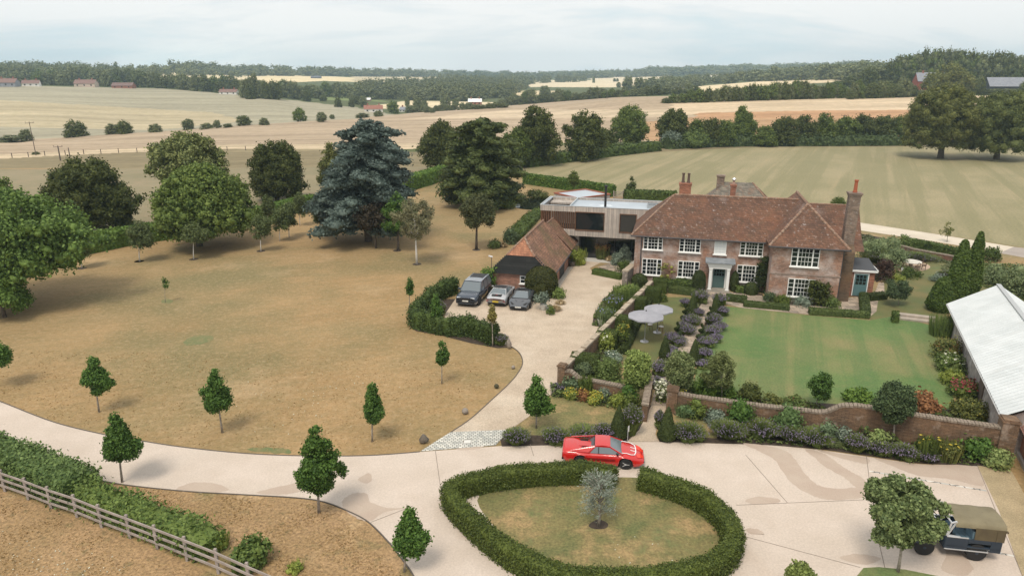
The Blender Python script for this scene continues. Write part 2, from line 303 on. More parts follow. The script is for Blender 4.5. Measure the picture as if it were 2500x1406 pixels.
# field plan (photo pixels -> painted on the ground cells they cover), colours are albedos
def inpoly(px,py,P):
    ins=np.zeros(px.shape,bool); n=len(P)
    for i in range(n):
        x1,y1=P[i];x2,y2=P[(i+1)%n]
        if y1==y2: continue
        c=((y1>py)!=(y2>py))&(px<(x2-x1)*(py-y1)/(y2-y1)+x1); ins^=c
    return ins
FIELDS=[((.10,.115,.05),[(-3000,1500),(6000,1500),(6000,0),(-3000,0)]),
 ((.225,.185,.11),[(-3000,640),(0,640),(3000,640),(6000,640),(6000,355),(1285,355),(1000,372),(780,364),(560,364),(300,373),(0,388),(-3000,470)]),   # rough pasture
 ((.50,.40,.27),[(-3000,470),(0,388),(300,373),(560,364),(1000,364),(1300,352),(1640,340),(1640,300),(1000,345),(560,352),(300,362),(0,374),(-3000,440)]),      # pale headland
 ((.385,.30,.21),[(-3000,440),(0,378),(300,364),(560,354),(1000,350),(1640,345),(2300,352),(3500,352),(6000,352),(6000,250),(2300,285),(1700,285),(1640,235),(1500,238),(1250,257),(950,281),(750,290),(500,307),(0,345),(-3000,430)]), # wheat
 ((.50,.40,.28),[(1640,268),(1250,268),(1000,290),(1250,290),(1640,285)]),
 ((.40,.255,.145),[(1560,300),(1720,285),(2250,288),(3500,288),(3500,352),(1640,352),(1560,340)]),  # brown stubble
 ((.56,.44,.30),[(1640,234),(6000,234),(6000,268),(2000,272),(1640,282)]),
 ((.42,.25,.14),[(2000,270),(2380,268),(6000,262),(6000,290),(1700,290),(1700,276)]),
 ((.33,.30,.215),[(-3000,430),(0,345),(190,334),(380,322),(620,305),(750,297),(870,290),(960,280),(865,262),(620,235),(400,217),(0,209),(-3000,209)]), # left hill field
 ((.41,.345,.225),[(-3000,330),(0,310),(380,318),(600,296),(520,275),(300,262),(0,245),(-3000,245)]),
 ((.62,.52,.34),[(300,196),(300,172),(430,172),(560,178),(700,182),(700,200),(560,197)]),
 ((.66,.54,.33),[(640,206),(640,183),(800,187),(1120,200),(1100,212),(800,198)]),
 ((.50,.42,.27),[(860,200),(860,184),(1100,184),(1100,192)]),
 ((.19,.23,.09),[(730,236),(850,238),(960,250),(850,246),(740,243)]),
 ((.60,.50,.33),[(890,262),(1000,246),(1200,250),(1200,262),(1000,272)]),
 ((.60,.49,.31),[(1240,222),(1360,222),(1360,236),(1240,236)]),
 ((.62,.52,.36),[(1290,213),(1290,196),(1440,196),(1440,187),(1640,185),(1640,196),(1560,212),(1480,214)]),
 ((.58,.50,.36),[(1690,186),(1800,178),(1960,172),(1960,182),(1720,192)]),
 ((.64,.52,.34),[(1640,218),(1800,203),(2050,186),(2110,188),(2060,200),(1900,208),(1700,226)]),
]
def terrain():
    pxs=np.concatenate([np.linspace(-1790,-60,60),np.linspace(-40,2560,600),np.linspace(2590,4290,60)]); As=(pxs-1250)*.965/F
    Ys=np.concatenate([np.linspace(150,380,190),np.linspace(382,700,140),np.geomspace(706,4000,130)])
    A,Yg=np.meshgrid(As,Ys); X=A*Yg; Z=hgt(X,Yg); d=Yg*CT+(H-Z)*ST; px=1250+F*X/d; py=703+F*((H-Z)*CT-Yg*ST)/d
    colr=np.zeros(A.shape+(4,),np.float32); colr[...,3]=1
    pj=px+6*np.sin(py*.9+px*.03); 
    for c,P in FIELDS: colr[inpoly(pj,py,P)]=(*c,1)
    hid=(Yg>230)&(px<950)&(py>330)
    nr,nc=A.shape; idx=np.arange(nr*nc).reshape(nr,nc); f=np.stack([idx[:-1,:-1],idx[:-1,1:],idx[1:,1:],idx[1:,:-1]],-1).reshape(-1,4)
    o=npmesh('hills',[(np.stack([X,Yg,Z],-1).reshape(-1,3),f)],M_terrain,smooth=True); at=o.data.color_attributes.new('field','FLOAT_COLOR','POINT'); at.data.foreach_set('color',colr.reshape(-1))
    struct(o)
    a=As[-1]*150; b=As[0]*150
    g=MB(); g.poly([(b,150,0),(b,-60,0),(a,-60,0),(a,150,0)]); gg=g.build('ground',M_grass_dry); struct(gg)
terrain()
def sheet(name,pts,z,m,smooth=True,k=4,world=False,jag=0):
    P=pts if world else [G(*p) for p in pts]
    if smooth: P=catmull(P,k,True)
    if jag:
        rr=random.Random(len(pts)); P=[(x+rr.uniform(-jag,jag),y+rr.uniform(-jag,jag)) for x,y in P]
    b=MB(); b.poly([(x,y,z) for x,y in P]); 
    o=b.build(name,m); n=o.data.polygons[0].normal
    if n.z<0: o.data.flip_normals()
    return struct(o)
# ---------------- ground sheets ----------------
M_pasture=layered('rough_pasture_grass',(.245,.20,.115),(.20,.17,.09),.09,layers=[((.30,.22,.13),.25,.5,.7,.5),((.13,.13,.06),.9,.58,.7,.5)],bump=.3,bscale=3,fine=(5,.12))
sheet('pasture',[(-900,700),(-300,640),(0,625),(200,612),(370,585),(620,545),(760,505),(1000,462),(1090,432),(1290,425),(1300,412),(1180,408),(900,408),(0,414),(-900,425)],.004,M_pasture,smooth=False)
sheet('paddock',[(1285,410),(1400,393),(1620,371),(1850,359),(2210,358.5),(2600,358.5),(3300,358.5),(3300,700),(2600,630),(2500,604),(2300,573),(2095,543),(2040,520),(1620,495),(1290,450)],.006,M_paddock,smooth=False)
sheet('rough_verge',[(215,1166),(300,1184),(450,1200),(600,1209),(720,1216),(790,1226),(850,1249),(900,1276),(950,1326),(985,1371),(1012,1411),(1050,1501),(1130,1700),(700,1700),(640,1420),(300,1260),(0,1150)],.006,M_grass_rough,smooth=False)
sheet('rough_pasture',[(-900,1000),(-110,1162),(13,1201),(189,1264),(385,1342),(610,1438),(900,1560),(900,1900),(-900,1900)],.005,M_grass_rough,smooth=False)
sheet('farm_track',[(2060,538),(2095,543),(2300,574),(2475,603),(2440,618),(2400,609),(2250,585),(2095,562),(2060,556)],.010,M_track,smooth=False)
sheet('farm_road',[(2440,618),(2475,603),(2700,628),(3000,665),(3000,690),(2600,638),(2500,629)],.010,M_track2,smooth=False)
DU=[(-500,800),(-250,880),(-100,945),(0,980),(130,1030),(260,1062),(350,1077),(450,1092),(600,1107),(750,1113),(900,1112),(1025,1103)]
DL=[(1130,1700),(1050,1500),(1012,1410),(985,1370),(950,1325),(900,1275),(850,1248),(790,1225),(720,1215),(600,1208),(450,1199),(300,1183),(210,1165),(100,1135),(0,1100),(-250,1010),(-500,930)]
gU=catmull([G(*p) for p in DU],6); gL=catmull([G(*p) for p in DL],6)
RT=[(1230,1088),(1300,1085),(1380,1084),(1480,1079),(1610,1078),(1720,1082),(1880,1086),(2000,1098),(2120,1115),(2240,1133),(2390,1138),(2440,1250),(2500,1420),(2600,1700)]
sheet('driveway',gU+[G(*p) for p in RT]+gL,.012,M_drive,smooth=False,world=True)
sheet('gravel_strip',[(2386,1136),(2470,1150),(2500,1205),(2700,1500),(2900,1900),(2600,1900),(2500,1418),(2440,1250)],.016,M_gravel2,smooth=False)
GL=[(1100,1056),(1150,1022),(1200,977),(1240,940),(1264,912),(1276,886),(1268,862),(1247,846),(1228,842)]
GR=[(1245,1050),(1290,1018),(1325,985),(1352,955),(1372,925),(1400,895),(1470,815),(1445,795),(1450,770),(1470,735),(1497,708),(1520,695),(1520,680),(1448,665),(1440,655),(1470,640),(1470,632),(1405,626),(1395,640),(1384,664),(1350,704),(1203,730),(1112,730),(1090,762),(1078,790),(1140,815)]
gl=catmull([G(*p) for p in GL],6)
sheet('gravel_courtyard',gl+[G(*p) for p in [(1140,815),(1078,790),(1090,762),(1112,730),(1203,730),(1350,704),(1384,664),(1395,640),(1405,626),(1470,632),(1470,640),(1440,655),(1448,665),(1520,680),(1520,695),(1497,708),(1470,735),(1450,770),(1445,795),(1470,800),(1405,885),(1372,925),(1352,955),(1325,985),(1290,1018),(1245,1050)]],.020,M_gravel,smooth=False,world=True)
sheet('sett_paving',[(1026,1102),(1063,1078),(1100,1055),(1245,1049),(1210,1087)],.024,M_sett,smooth=False)
sheet('pale_slab',[(1132,1074),(1151,1073),(1150,1083),(1130,1084)],.028,M_line,smooth=False)
sheet('pale_slab',[(1133.5,1075),(1150,1074),(1149,1082.3),(1131.5,1083)],.031,mat('slab',(.62,.61,.57)),smooth=False)
for pts in [[(1815,1082),(1850,1100),(1890,1122),(1915,1158),(1940,1185),(1985,1210),(2030,1220),(2100,1216),(2122,1200),(2085,1190),(2040,1193),(1995,1183),(1965,1155),(1942,1122),(1920,1102),(1880,1090)],
[(1990,1096),(2050,1108),(2116,1118),(2118,1132),(2080,1125),(2040,1115)],[(1820,1222),(1850,1212),(1900,1218),(1895,1228),(1840,1230)],[(1822,1290),(1850,1292),(1865,1305),(1830,1302)],[(625,1203),(680,1188),(740,1175),(770,1165),(790,1178),(740,1198),(690,1207)],[(430,1196),(470,1178),(520,1180),(560,1195),(500,1203)],
            [(848,1250),(835,1225),(860,1205),(895,1205),(905,1225),(950,1240),(1000,1238),(940,1250),(905,1272),(880,1268)],[(2050,1362),(2090,1352),(2150,1362),(2110,1378)],[(2280,1310),(2330,1300),(2340,1340),(2375,1385),(2350,1406),(2300,1390),(2310,1350)],[(2140,1118),(2230,1132),(2385,1140),(2400,1185),(2320,1170),(2240,1160),(2160,1130)],[(875,1170),(900,1155),(908,1170),(895,1180)],[(1120,1090),(1180,1085),(1165,1096),(1120,1098)]]:
    sheet('drive_wear',pts,.0155,M_stain,smooth=True,k=8,jag=.03)
sheet('drive_wear',[(1965,1097),(1990,1118),(2015,1140),(2060,1165),(2090,1190),(2118,1198),(2112,1172),(2075,1150),(2048,1132),(2020,1112),(2000,1103)],.0165,M_stain,k=8,jag=.03)
def strip(name,pts,w,z,m,world=False,hh=.02):
    P=pts if world else [G(*p) for p in pts]; b=MB()
    for (x0,y0),(x1,y1) in zip(P[:-1],P[1:]): b.bar((x0,y0,z),(x1,y1,z),w,hh)
    return struct(b.build(name,m))
strip('drive_edging',gU,.06,.012,M_kerb,True,.05); strip('drive_edging',gL,.06,.012,M_kerb,True,.05); strip('gravel_edging',gl,.06,.02,M_kerb,True,.05)
for a,b in [((1820,1110),(1922,1227)),((1797,1233),(2110,1220)),((2115,1112),(2128,1218)),((1063,1101),(1077,1200)),((1820,1310),(2100,1385)),((2145,1320),(2160,1385)),((905,1275),(1008,1235)),((1294,1084),(1303,1113)),((2386,1137),(2500,1416)),((1535,1077),(1610,1078))]:
    strip('expansion_joint',[a,b],.028,.018,M_line,hh=.004)
M_chan=layered('drain_setts',(.6,.6,.57),(.5,.5,.47),2,brick=(.4,.3,(.1,.1,.1),.03),slope='floor')
strip('drain_channel',[(2122,1150),(2200,1163),(2408,1198)],.11,.018,M_chan,hh=.006); strip('drain_channel',[(2400,1343),(2475,1357)],.11,.018,M_chan,hh=.006)
sheet('green_lawn',[(1768,748),(1812,752),(1975,770),(2125,782),(2180,772),(2300,800),(2318,850),(2320,930),(2335,1012),(2250,1018),(2020,1003),(1830,985),(1690,975),(1700,900),(1735,830)],.010,M_lawn,smooth=False)
sheet('garden_lawn',[(2122,720),(2150,700),(2160,672),(2200,662),(2228,655),(2262,640),(2235,622),(2300,632),(2420,655),(2600,700),(2600,760),(2400,720),(2345,700),(2310,760),(2300,795),(2180,772),(2125,782)],.014,M_lawn3,smooth=False)
sheet('garden_lawn',[(1590,725),(1692,726),(1660,790),(1615,860),(1590,900),(1510,880),(1525,840),(1560,780)],.014,M_lawn3,smooth=False)
sheet('front_lawn',[(1345,965),(1430,975),(1500,985),(1560,990),(1590,1010),(1560,1050),(1510,1085),(1300,1083),(1240,1068),(1250,1048),(1292,1017),(1325,985)],.010,M_lawn2,smooth=False)
sheet('front_lawn',[(1645,1014),(1700,1022),(1750,1032),(1800,1050),(1750,1070),(1650,1062)],.010,M_lawn2,smooth=False)
sheet('oval_lawn',[(1165,1222),(1220,1190),(1290,1180),(1400,1172),(1520,1165),(1640,1175),(1720,1215),(1765,1280),(1770,1340),(1700,1385),(1560,1410),(1420,1405),(1320,1375),(1230,1310)],.016,M_lawn2)
sheet('corner_lawn',[(2080,1420),(2108,1386),(2145,1384),(2210,1390),(2330,1414),(2400,1500),(2060,1500)],.016,M_lawn,smooth=False)
sheet('front_path',[(1590,990),(1632,990),(1607,1030),(1600,1060),(1610,1079),(1530,1079),(1560,1050),(1580,1010)],.018,M_gravel,smooth=False)
sheet('stone_path',[(1728,716),(1766,718),(1745,745),(1715,800),(1690,850),(1660,900),(1635,950),(1632,992),(1588,990),(1600,950),(1640,880),(1680,800),(1710,745)],.022,M_flag,smooth=False)
sheet('terrace',[(1520,695),(1560,690),(1660,703),(1860,722),(1870,738),(2045,752),(2060,728),(2130,722),(2150,690),(2140,760),(2122,775),(1975,768),(1812,752),(1690,722),(1600,712)],.018,M_flag,smooth=False)
sheet('terrace',[(2136,715),(2145,690),(2158,690),(2160,720)],.02,M_flag,smooth=False)
sheet('terrace',[(1458,652),(1500,640),(1535,650),(1530,672)],.022,M_flag,smooth=False)
sheet('round_terrace',[(2188,650),(2225,640),(2262,645),(2270,655),(2245,663),(2200,664)],.03,layered('sandy_paving',(.45,.33,.24),(.38,.28,.20),2))
M_patch=layered('green_patch',(.13,.155,.06),(.18,.165,.07),2,layers=[((.24,.19,.085),3,.5,.6,.6)],bump=.4,bscale=8)
sheet('drill_grass',[(448,835),(470,822),(500,818),(522,822),(515,832),(485,841),(455,843)],.008,M_patch,k=5,jag=.08)
sheet('drill_grass',[(395,733),(410,730),(424,735),(412,741),(396,740)],.008,M_patch,jag=.08)
sheet('drill_grass',[(600,1098),(650,1092),(700,1095),(705,1106),(640,1105)],.008,M_patch,jag=.1)
for pts in [[(1000,795),(1030,770),(1090,800),(1150,818),(1210,840),(1250,848),(1215,850),(1150,838),(1080,820),(1015,808)],[(1090,730),(1112,730),(1090,762),(1070,785),(1050,775),(1065,745)],
   [(1240,757),(1290,760),(1345,768),(1380,735),(1350,712),(1310,700)],[(1445,795),(1450,768),(1470,735),(1500,705),(1520,695),(1590,700),(1480,800)],[(1448,665),(1520,682),(1530,672),(1470,650)],[(1470,640),(1500,640),(1540,655),(1541,600),(1480,600),(1455,632)],
   [(1372,925),(1470,800),(1590,692),(1600,712),(1590,725),(1525,840),(1500,880),(1480,940),(1380,945)],[(1340,958),(1372,940),(1480,955),(1560,985),(1585,1010),(1590,990),(1560,990),(1500,988),(1430,978),(1345,966)],
   [(1640,1000),(2440,1118),(2465,1150),(2386,1138),(2240,1131),(2120,1113),(2000,1096),(1880,1087),(1720,1081),(1610,1079),(1606,1060),(1640,1062),(1750,1070),(1760,1035),(1645,1013)],
   [(1640,985),(2440,1050),(2430,1020),(2340,1000),(2020,985),(1700,960),(1690,900),(1735,830),(1768,748),(1766,718),(1745,745),(1700,830),(1635,950)],
   [(1728,716),(1692,726),(1660,790),(1615,860),(1580,930),(1600,950),(1650,870),(1712,745)],[(1220,1065),(1250,1060),(1500,1070),(1560,1040),(1590,1005),(1575,1060),(1520,1082),(1300,1088),(1225,1090)],
   [(2290,790),(2330,790),(2460,1045),(2360,1030),(2325,940),(2315,850)],[(2100,570),(2250,600),(2330,640),(2350,700),(2270,690),(2290,650),(2240,635),(2190,640),(2180,665),(2140,690),(2120,650),(2090,600)],[(1862,725),(2045,745),(2040,755),(1862,738)],[(1640,700),(1725,708),(1725,716),(1640,706)],[(1790,712),(1862,718),(1862,728),(1790,720)]]:
    sheet('bed_soil',pts,.013,M_soil,smooth=False)
sheet('bed_soil',[(1437,1282),(1460,1268),(1484,1278),(1478,1290),(1450,1291)],.022,M_soil)
for p in [(473,633),(340,638),(200,655),(637,613),(1018,645),(1163,610),(970,612),(340,638)]:
    x,y=G(*p); sheet('tree_soil',[(x+.5*math.cos(t),y+.5*math.sin(t)) for t in [i*math.pi/4 for i in range(8)]],.007,M_soil,world=True,k=2)
# ---------------- foliage ----------------
_q=np.array([[-.5,-.5],[.5,-.5],[.5,.5],[-.5,.5]])
def leaves(P,D,size,rng,asp=1.,jit=.7,align=None):
    """one small quad per point, facing roughly D; align=long axis"""
    n=len(P); Nn=D+rng.normal(0,jit,(n,3)); Nn/=np.linalg.norm(Nn,axis=1,keepdims=True)+1e-9
    T=rng.normal(0,1,(n,3)) if align is None else align+rng.normal(0,.25,(n,3))
    T-=Nn*(T*Nn).sum(1,keepdims=True); T/=np.linalg.norm(T,axis=1,keepdims=True)+1e-9; B=np.cross(Nn,T)
    s=size*rng.uniform(.6,1.35,(n,1))
    v=P[:,None,:]+(T*s*asp)[:,None,:]*_q[None,:,0:1]+(B*s)[:,None,:]*_q[None,:,1:2]
    # pinch the quad to a pointed leaf-clump outline
    v[:,0]+= (T*s*asp*.22); v[:,2]-=(T*s*asp*.22)
    return v.reshape(-1,3),np.arange(4*n).reshape(n,4)
def _ico():
    t=(1+5**.5)/2; v=np.array([(-1,t,0),(1,t,0),(-1,-t,0),(1,-t,0),(0,-1,t),(0,1,t),(0,-1,-t),(0,1,-t),(t,0,-1),(t,0,1),(-t,0,-1),(-t,0,1)],float); v/=np.linalg.norm(v[0])
    f=[(0,11,5),(0,5,1),(0,1,7),(0,7,10),(0,10,11),(1,5,9),(5,11,4),(11,10,2),(10,7,6),(7,1,8),(3,9,4),(3,4,2),(3,2,6),(3,6,8),(3,8,9),(4,9,5),(2,4,11),(6,2,10),(8,6,7),(9,8,1)]
    v=list(map(tuple,v)); nf=[]; c={}
    def mid(a,b):
        k=(min(a,b),max(a,b))
        if k not in c:
            m=(np.array(v[a])+np.array(v[b]))/2; m/=np.linalg.norm(m); c[k]=len(v); v.append(tuple(m))
        return c[k]
    for a,b,cc in f:
        x,y,z=mid(a,b),mid(b,cc),mid(cc,a); nf+=[(a,x,z),(b,y,x),(cc,z,y),(x,y,z)]
    return np.array(v),np.array(nf)
ICOV,ICOF=_ico()
def clumps(rng,C,Rr,nleaf,size,asp=1.,core=.8,up=.35,ell=None,jit=.6,outw=None,droop=False):
    """leaf clumps: centres C (k,3), radii Rr (k,), ell (k,3,3) optional shape matrices"""
    k=len(C); w=Rr**2; w=w/w.sum(); ci=rng.choice(k,nleaf,p=w)
    d=rng.normal(0,1,(nleaf,3)); d[:,2]+=up
    if outw is not None: d+=outw[ci]*.6
    if ell is None:   # small sprays of leaves on a ragged shell
        g=5; ns=nleaf//g; ci=ci[:ns]; d=d[:ns]; d/=np.linalg.norm(d,axis=1,keepdims=True); rad=(.62+.62*rng.beta(2.2,2.,(ns,1)))*Rr[ci][:,None]
        c0=C[ci]+d*rad*[1,1,.82]; sp=rng.normal(0,1,(ns,g,3)); P=(c0[:,None]+sp*size*1.05+(d*size*.6)[:,None]).reshape(-1,3); d=(d[:,None]*1.1+sp*.45).reshape(-1,3)
        d/=np.linalg.norm(d,axis=1,keepdims=True); al=None; core*=.86
    else:
        d/=np.linalg.norm(d,axis=1,keepdims=True); rad=rng.uniform(.78,1.12,(nleaf,1))*Rr[ci][:,None]
        off=np.einsum('nij,nj->ni',ell[ci],d*rad)
        P=C[ci]+off
        al=None
        if droop: al=np.einsum('nij,nj->ni',ell[ci],d); al[:,2]-=.15
    ch=[leaves(P,d,size,rng,asp,jit,al)]
    if core>0:
        V=ICOV[None]*(Rr[:,None,None]*core)*rng.uniform(.82,1.15,(k,len(ICOV),1))
        if ell is not None: V=np.einsum('kij,knj->kni',ell,V)
        V=V+C[:,None,:]; ch.append((V.reshape(-1,3),(ICOF[None]+(np.arange(k)*len(ICOV))[:,None,None]).reshape(-1,3)))
    return ch
PROF={'full':lambda t:np.where(t>.38,np.sqrt(np.clip(1-((t-.38)/.62)**2,0,1)),.80+.2*np.sin(np.clip(t/.38,0,1)*1.57)),'point':lambda t:np.interp(t,[0,.1,.28,.42,.6,.8,.92,1],[.3,.68,1,.85,.56,.38,.22,.04]),'round':lambda t:np.sqrt(np.clip(1-(2*t-1)**2,0,1)),'egg':lambda t:np.clip(np.sin(np.pi*np.clip(t,0,1)**.72),0,1)**.75,
 'dome':lambda t:np.sqrt(np.clip(1-t**2.2,0,1)),'cone':lambda t:np.clip(1-t,0,1)**.8*np.clip(t*9,0,1),'flame':lambda t:np.clip(np.sin(np.pi*np.clip(t,0.02,1)**.6),0,1)**.9,
 'umbrella':lambda t:np.clip((1-t**3),0,1)**.5*np.clip(.65+t,0,1),'spread':lambda t:np.clip(1-t**2,0,1)**.55*np.clip(.75+t,0,1),'open':lambda t:np.clip(np.sin(np.pi*np.clip(t,0,1)**.9),0,1)**.6}
def crown_mesh(seed,prof,rx,ry,z0,z1,nc,nl,size,cr=.28,core=.8,asp=1.,irr=.12,cx=0,lean=0,hollow=.5):
    nc=int(nc*1.9); nl=int(nl*2.3); size*=.66; cr*=.74; rng=np.random.default_rng(seed); pf=PROF[prof]; hgt_=z1-z0; R_=(rx+ry)/2
    tt=rng.uniform(.02,.97,nc*6); keep=rng.uniform(0,1,len(tt))<(pf(tt)+.15); t=tt[keep][:nc]; nc=len(t)
    an=rng.uniform(0,2*np.pi,nc); crr=R_*cr*rng.uniform(.7,1.3,nc)*(.38+.62*pf(t))
    rr=pf(t)*(np.clip(rng.uniform(hollow,1.0,nc),0,1))**.5; ph=rng.uniform(0,6.28,4); lob=1+irr*1.1*(np.sin(an*2+ph[0]+t*3)+.7*np.sin(an*3+ph[1]-t*5)+.5*np.sin(t*11+ph[2]+an)); rr=np.clip(rr-crr/R_*.6,0,1)*(1+rng.normal(0,irr*.5,nc))*lob
    zz=z0+t*hgt_; zz=np.clip(zz,z0+crr*.6,z1-crr*.75)
    C=np.stack([cx+rr*rx*np.cos(an)+lean*(t),rr*ry*np.sin(an),zz],1)
    if core>.55:
        m=max(6,nc//7); t2=rng.uniform(.12,.80,m); a2=rng.uniform(0,2*np.pi,m); r2=pf(t2)*rng.uniform(0,.5,m); C2=np.stack([cx+r2*rx*np.cos(a2)+lean*t2,r2*ry*np.sin(a2),z0+t2*hgt_],1); q2=R_*.34*pf(t2); C2[:,2]=np.clip(C2[:,2],z0+q2*.8,z1-q2); C=np.concatenate([C,C2]); crr=np.concatenate([crr,q2]); an=np.concatenate([an,a2]); rr=np.concatenate([rr,r2]); t=np.concatenate([t,t2])
    ow=np.stack([np.cos(an)*rr,np.sin(an)*rr,np.where(t>.5,(t-.5),0)],1)
    return clumps(rng,C,crr,nl,size,asp,core,outw=ow,jit=.95),C
def trunk_mb(h,r,lean=0,limbs=(),cx=0,base=(0,0,0),n=8):
    b=MB(); x0,y0,z0=base
    b.tube([(x0,y0,z0-.1),(x0+lean*.2,y0,z0+h*.25),(x0+lean*.6,y0,z0+h*.6),(x0+lean,y0,z0+h)],[r*1.35,r,r*.75,r*.45],n)
    for q in limbs:
        p0=Vector((x0+lean*.6,y0,z0+h*.55)); q=Vector(q); m=(p0+q)/2+Vector((0,0,abs(q.z-p0.z)*.12)); b.tube([p0,m,q],[r*.38,r*.22,r*.07],5)
    return b
SEED=[100]
def tree(bx,by,x0,x1,yt,yb,label,name='tree',prof='egg',leaf=None,bark=None,nl=6000,size=.28,nc=60,cr=.28,core=.8,tr=.03,ry=1.,irr=.12,group=None,cat='tree',asp=1.,limbs=6,cond=0,lean=0,hollow=.5,Yov=None):
    SEED[0]+=1; X,Y,Z=GT(bx,by); s=ppm(Y,Z); zt=ZT(Y,yt)-Z; zb=max(.15,ZT(Y-(x1-x0)/2/s*.5,yb)-Z); rx=(x1-x0)/2/s*(.70 if size<.16 else .93); cx=((x0+x1)/2-bx)/s
    # lateral correction: higher points project further from the vanishing point
    cx-= (bx-1250)/s*((zt+zb)/2*ST/(Y*CT+(H-Z)*ST))
    o=thing(name,label,cat,(X,Y,Z),0,group)
    ch,C=crown_mesh(SEED[0],prof,rx,rx*ry,zb,zt,nc,nl,size,cr,core,asp,irr,cx,lean,hollow)
    npmesh('crown',ch,leaf or L_mid,o)
    rng=random.Random(SEED[0]); th=zb+(zt-zb)*.55; li=[tuple(C[rng.randrange(len(C))]) for _ in range(limbs)]
    trunk_mb(th,max(.02,tr*(zt)),cx*.8,li).build('trunk',bark or M_bark,o,smooth=True)
    return o
def cedar(bx,by,x0,x1,yt,yb,label,leaf,nt,seed,prof,nl=16000,size=.34,sh=0):
    X,Y,Z=GT(bx,by); s=ppm(Y,Z); zt=ZT(Y,yt); R_=(x1-x0)/2/s; zb=max(.6,ZT(Y-R_*.6,yb)); cx=((x0+x1)/2-bx)/s
    cx-=(bx-1250)/s*((zt+zb)/2*ST/(Y*CT+H*ST))
    rng=np.random.default_rng(seed); C=[];Rr=[];E=[];b=MB(); b.tube([(0,0,-.1),(cx*.3,0,zt*.3),(cx*.8,0,zt*.65),(cx,0,zt*.97)],[R_*.075,R_*.055,R_*.035,.04],8)
    for i in range(nt):
        t=(i+.5)/nt; z=zb+(zt-zb)*t; Rt=R_*prof(t); nb=int(5+7*(1-t)**.6)
        for j in range(nb):
            a=2*math.pi*j/nb+i*2.4+rng.normal(0,.25); L=Rt*rng.uniform(.62,1.12); z=zb+(zt-zb)*np.clip(t+rng.normal(0,.9/nt),0.01,.97); tx=cx*min(1,.3+t*.8)+sh*(t-.45)*2
            for q in (.35,.62,.88):
                r=max(.35,L*.25*(1.3-.45*q)); c=np.array([tx+math.cos(a)*L*q,math.sin(a)*L*q,z-.10*L*q+rng.normal(0,.18)]); C.append(c); Rr.append(r)
                ca,sa=math.cos(a),math.sin(a); e=np.array([[ca,-sa,0],[sa,ca,0],[0,0,1]])@np.diag([1.3,.95,.52]); e[2,0]=-.16; E.append(e)
            b.tube([(tx,0,z-.2),(tx+math.cos(a)*L*.9,math.sin(a)*L*.9,z-.1*L)],[.09+.02*R_*(1-t),.03],4)
    C.append(np.array([cx,0,zt-.5])); Rr.append(.6); E.append(np.diag([.5,.5,1.3]))
    C=np.array(C);Rr=np.array(Rr);E=np.array(E); ch=clumps(rng,C,Rr,nl,size,1.9,.72,up=.9,ell=E,jit=.35,droop=True)
    # spiky branch tips
    o=thing('cedar_tree',label,'tree',(X,Y,Z)); npmesh('crown',ch,leaf,o); b.build('trunk',M_bark,o,smooth=True); return o
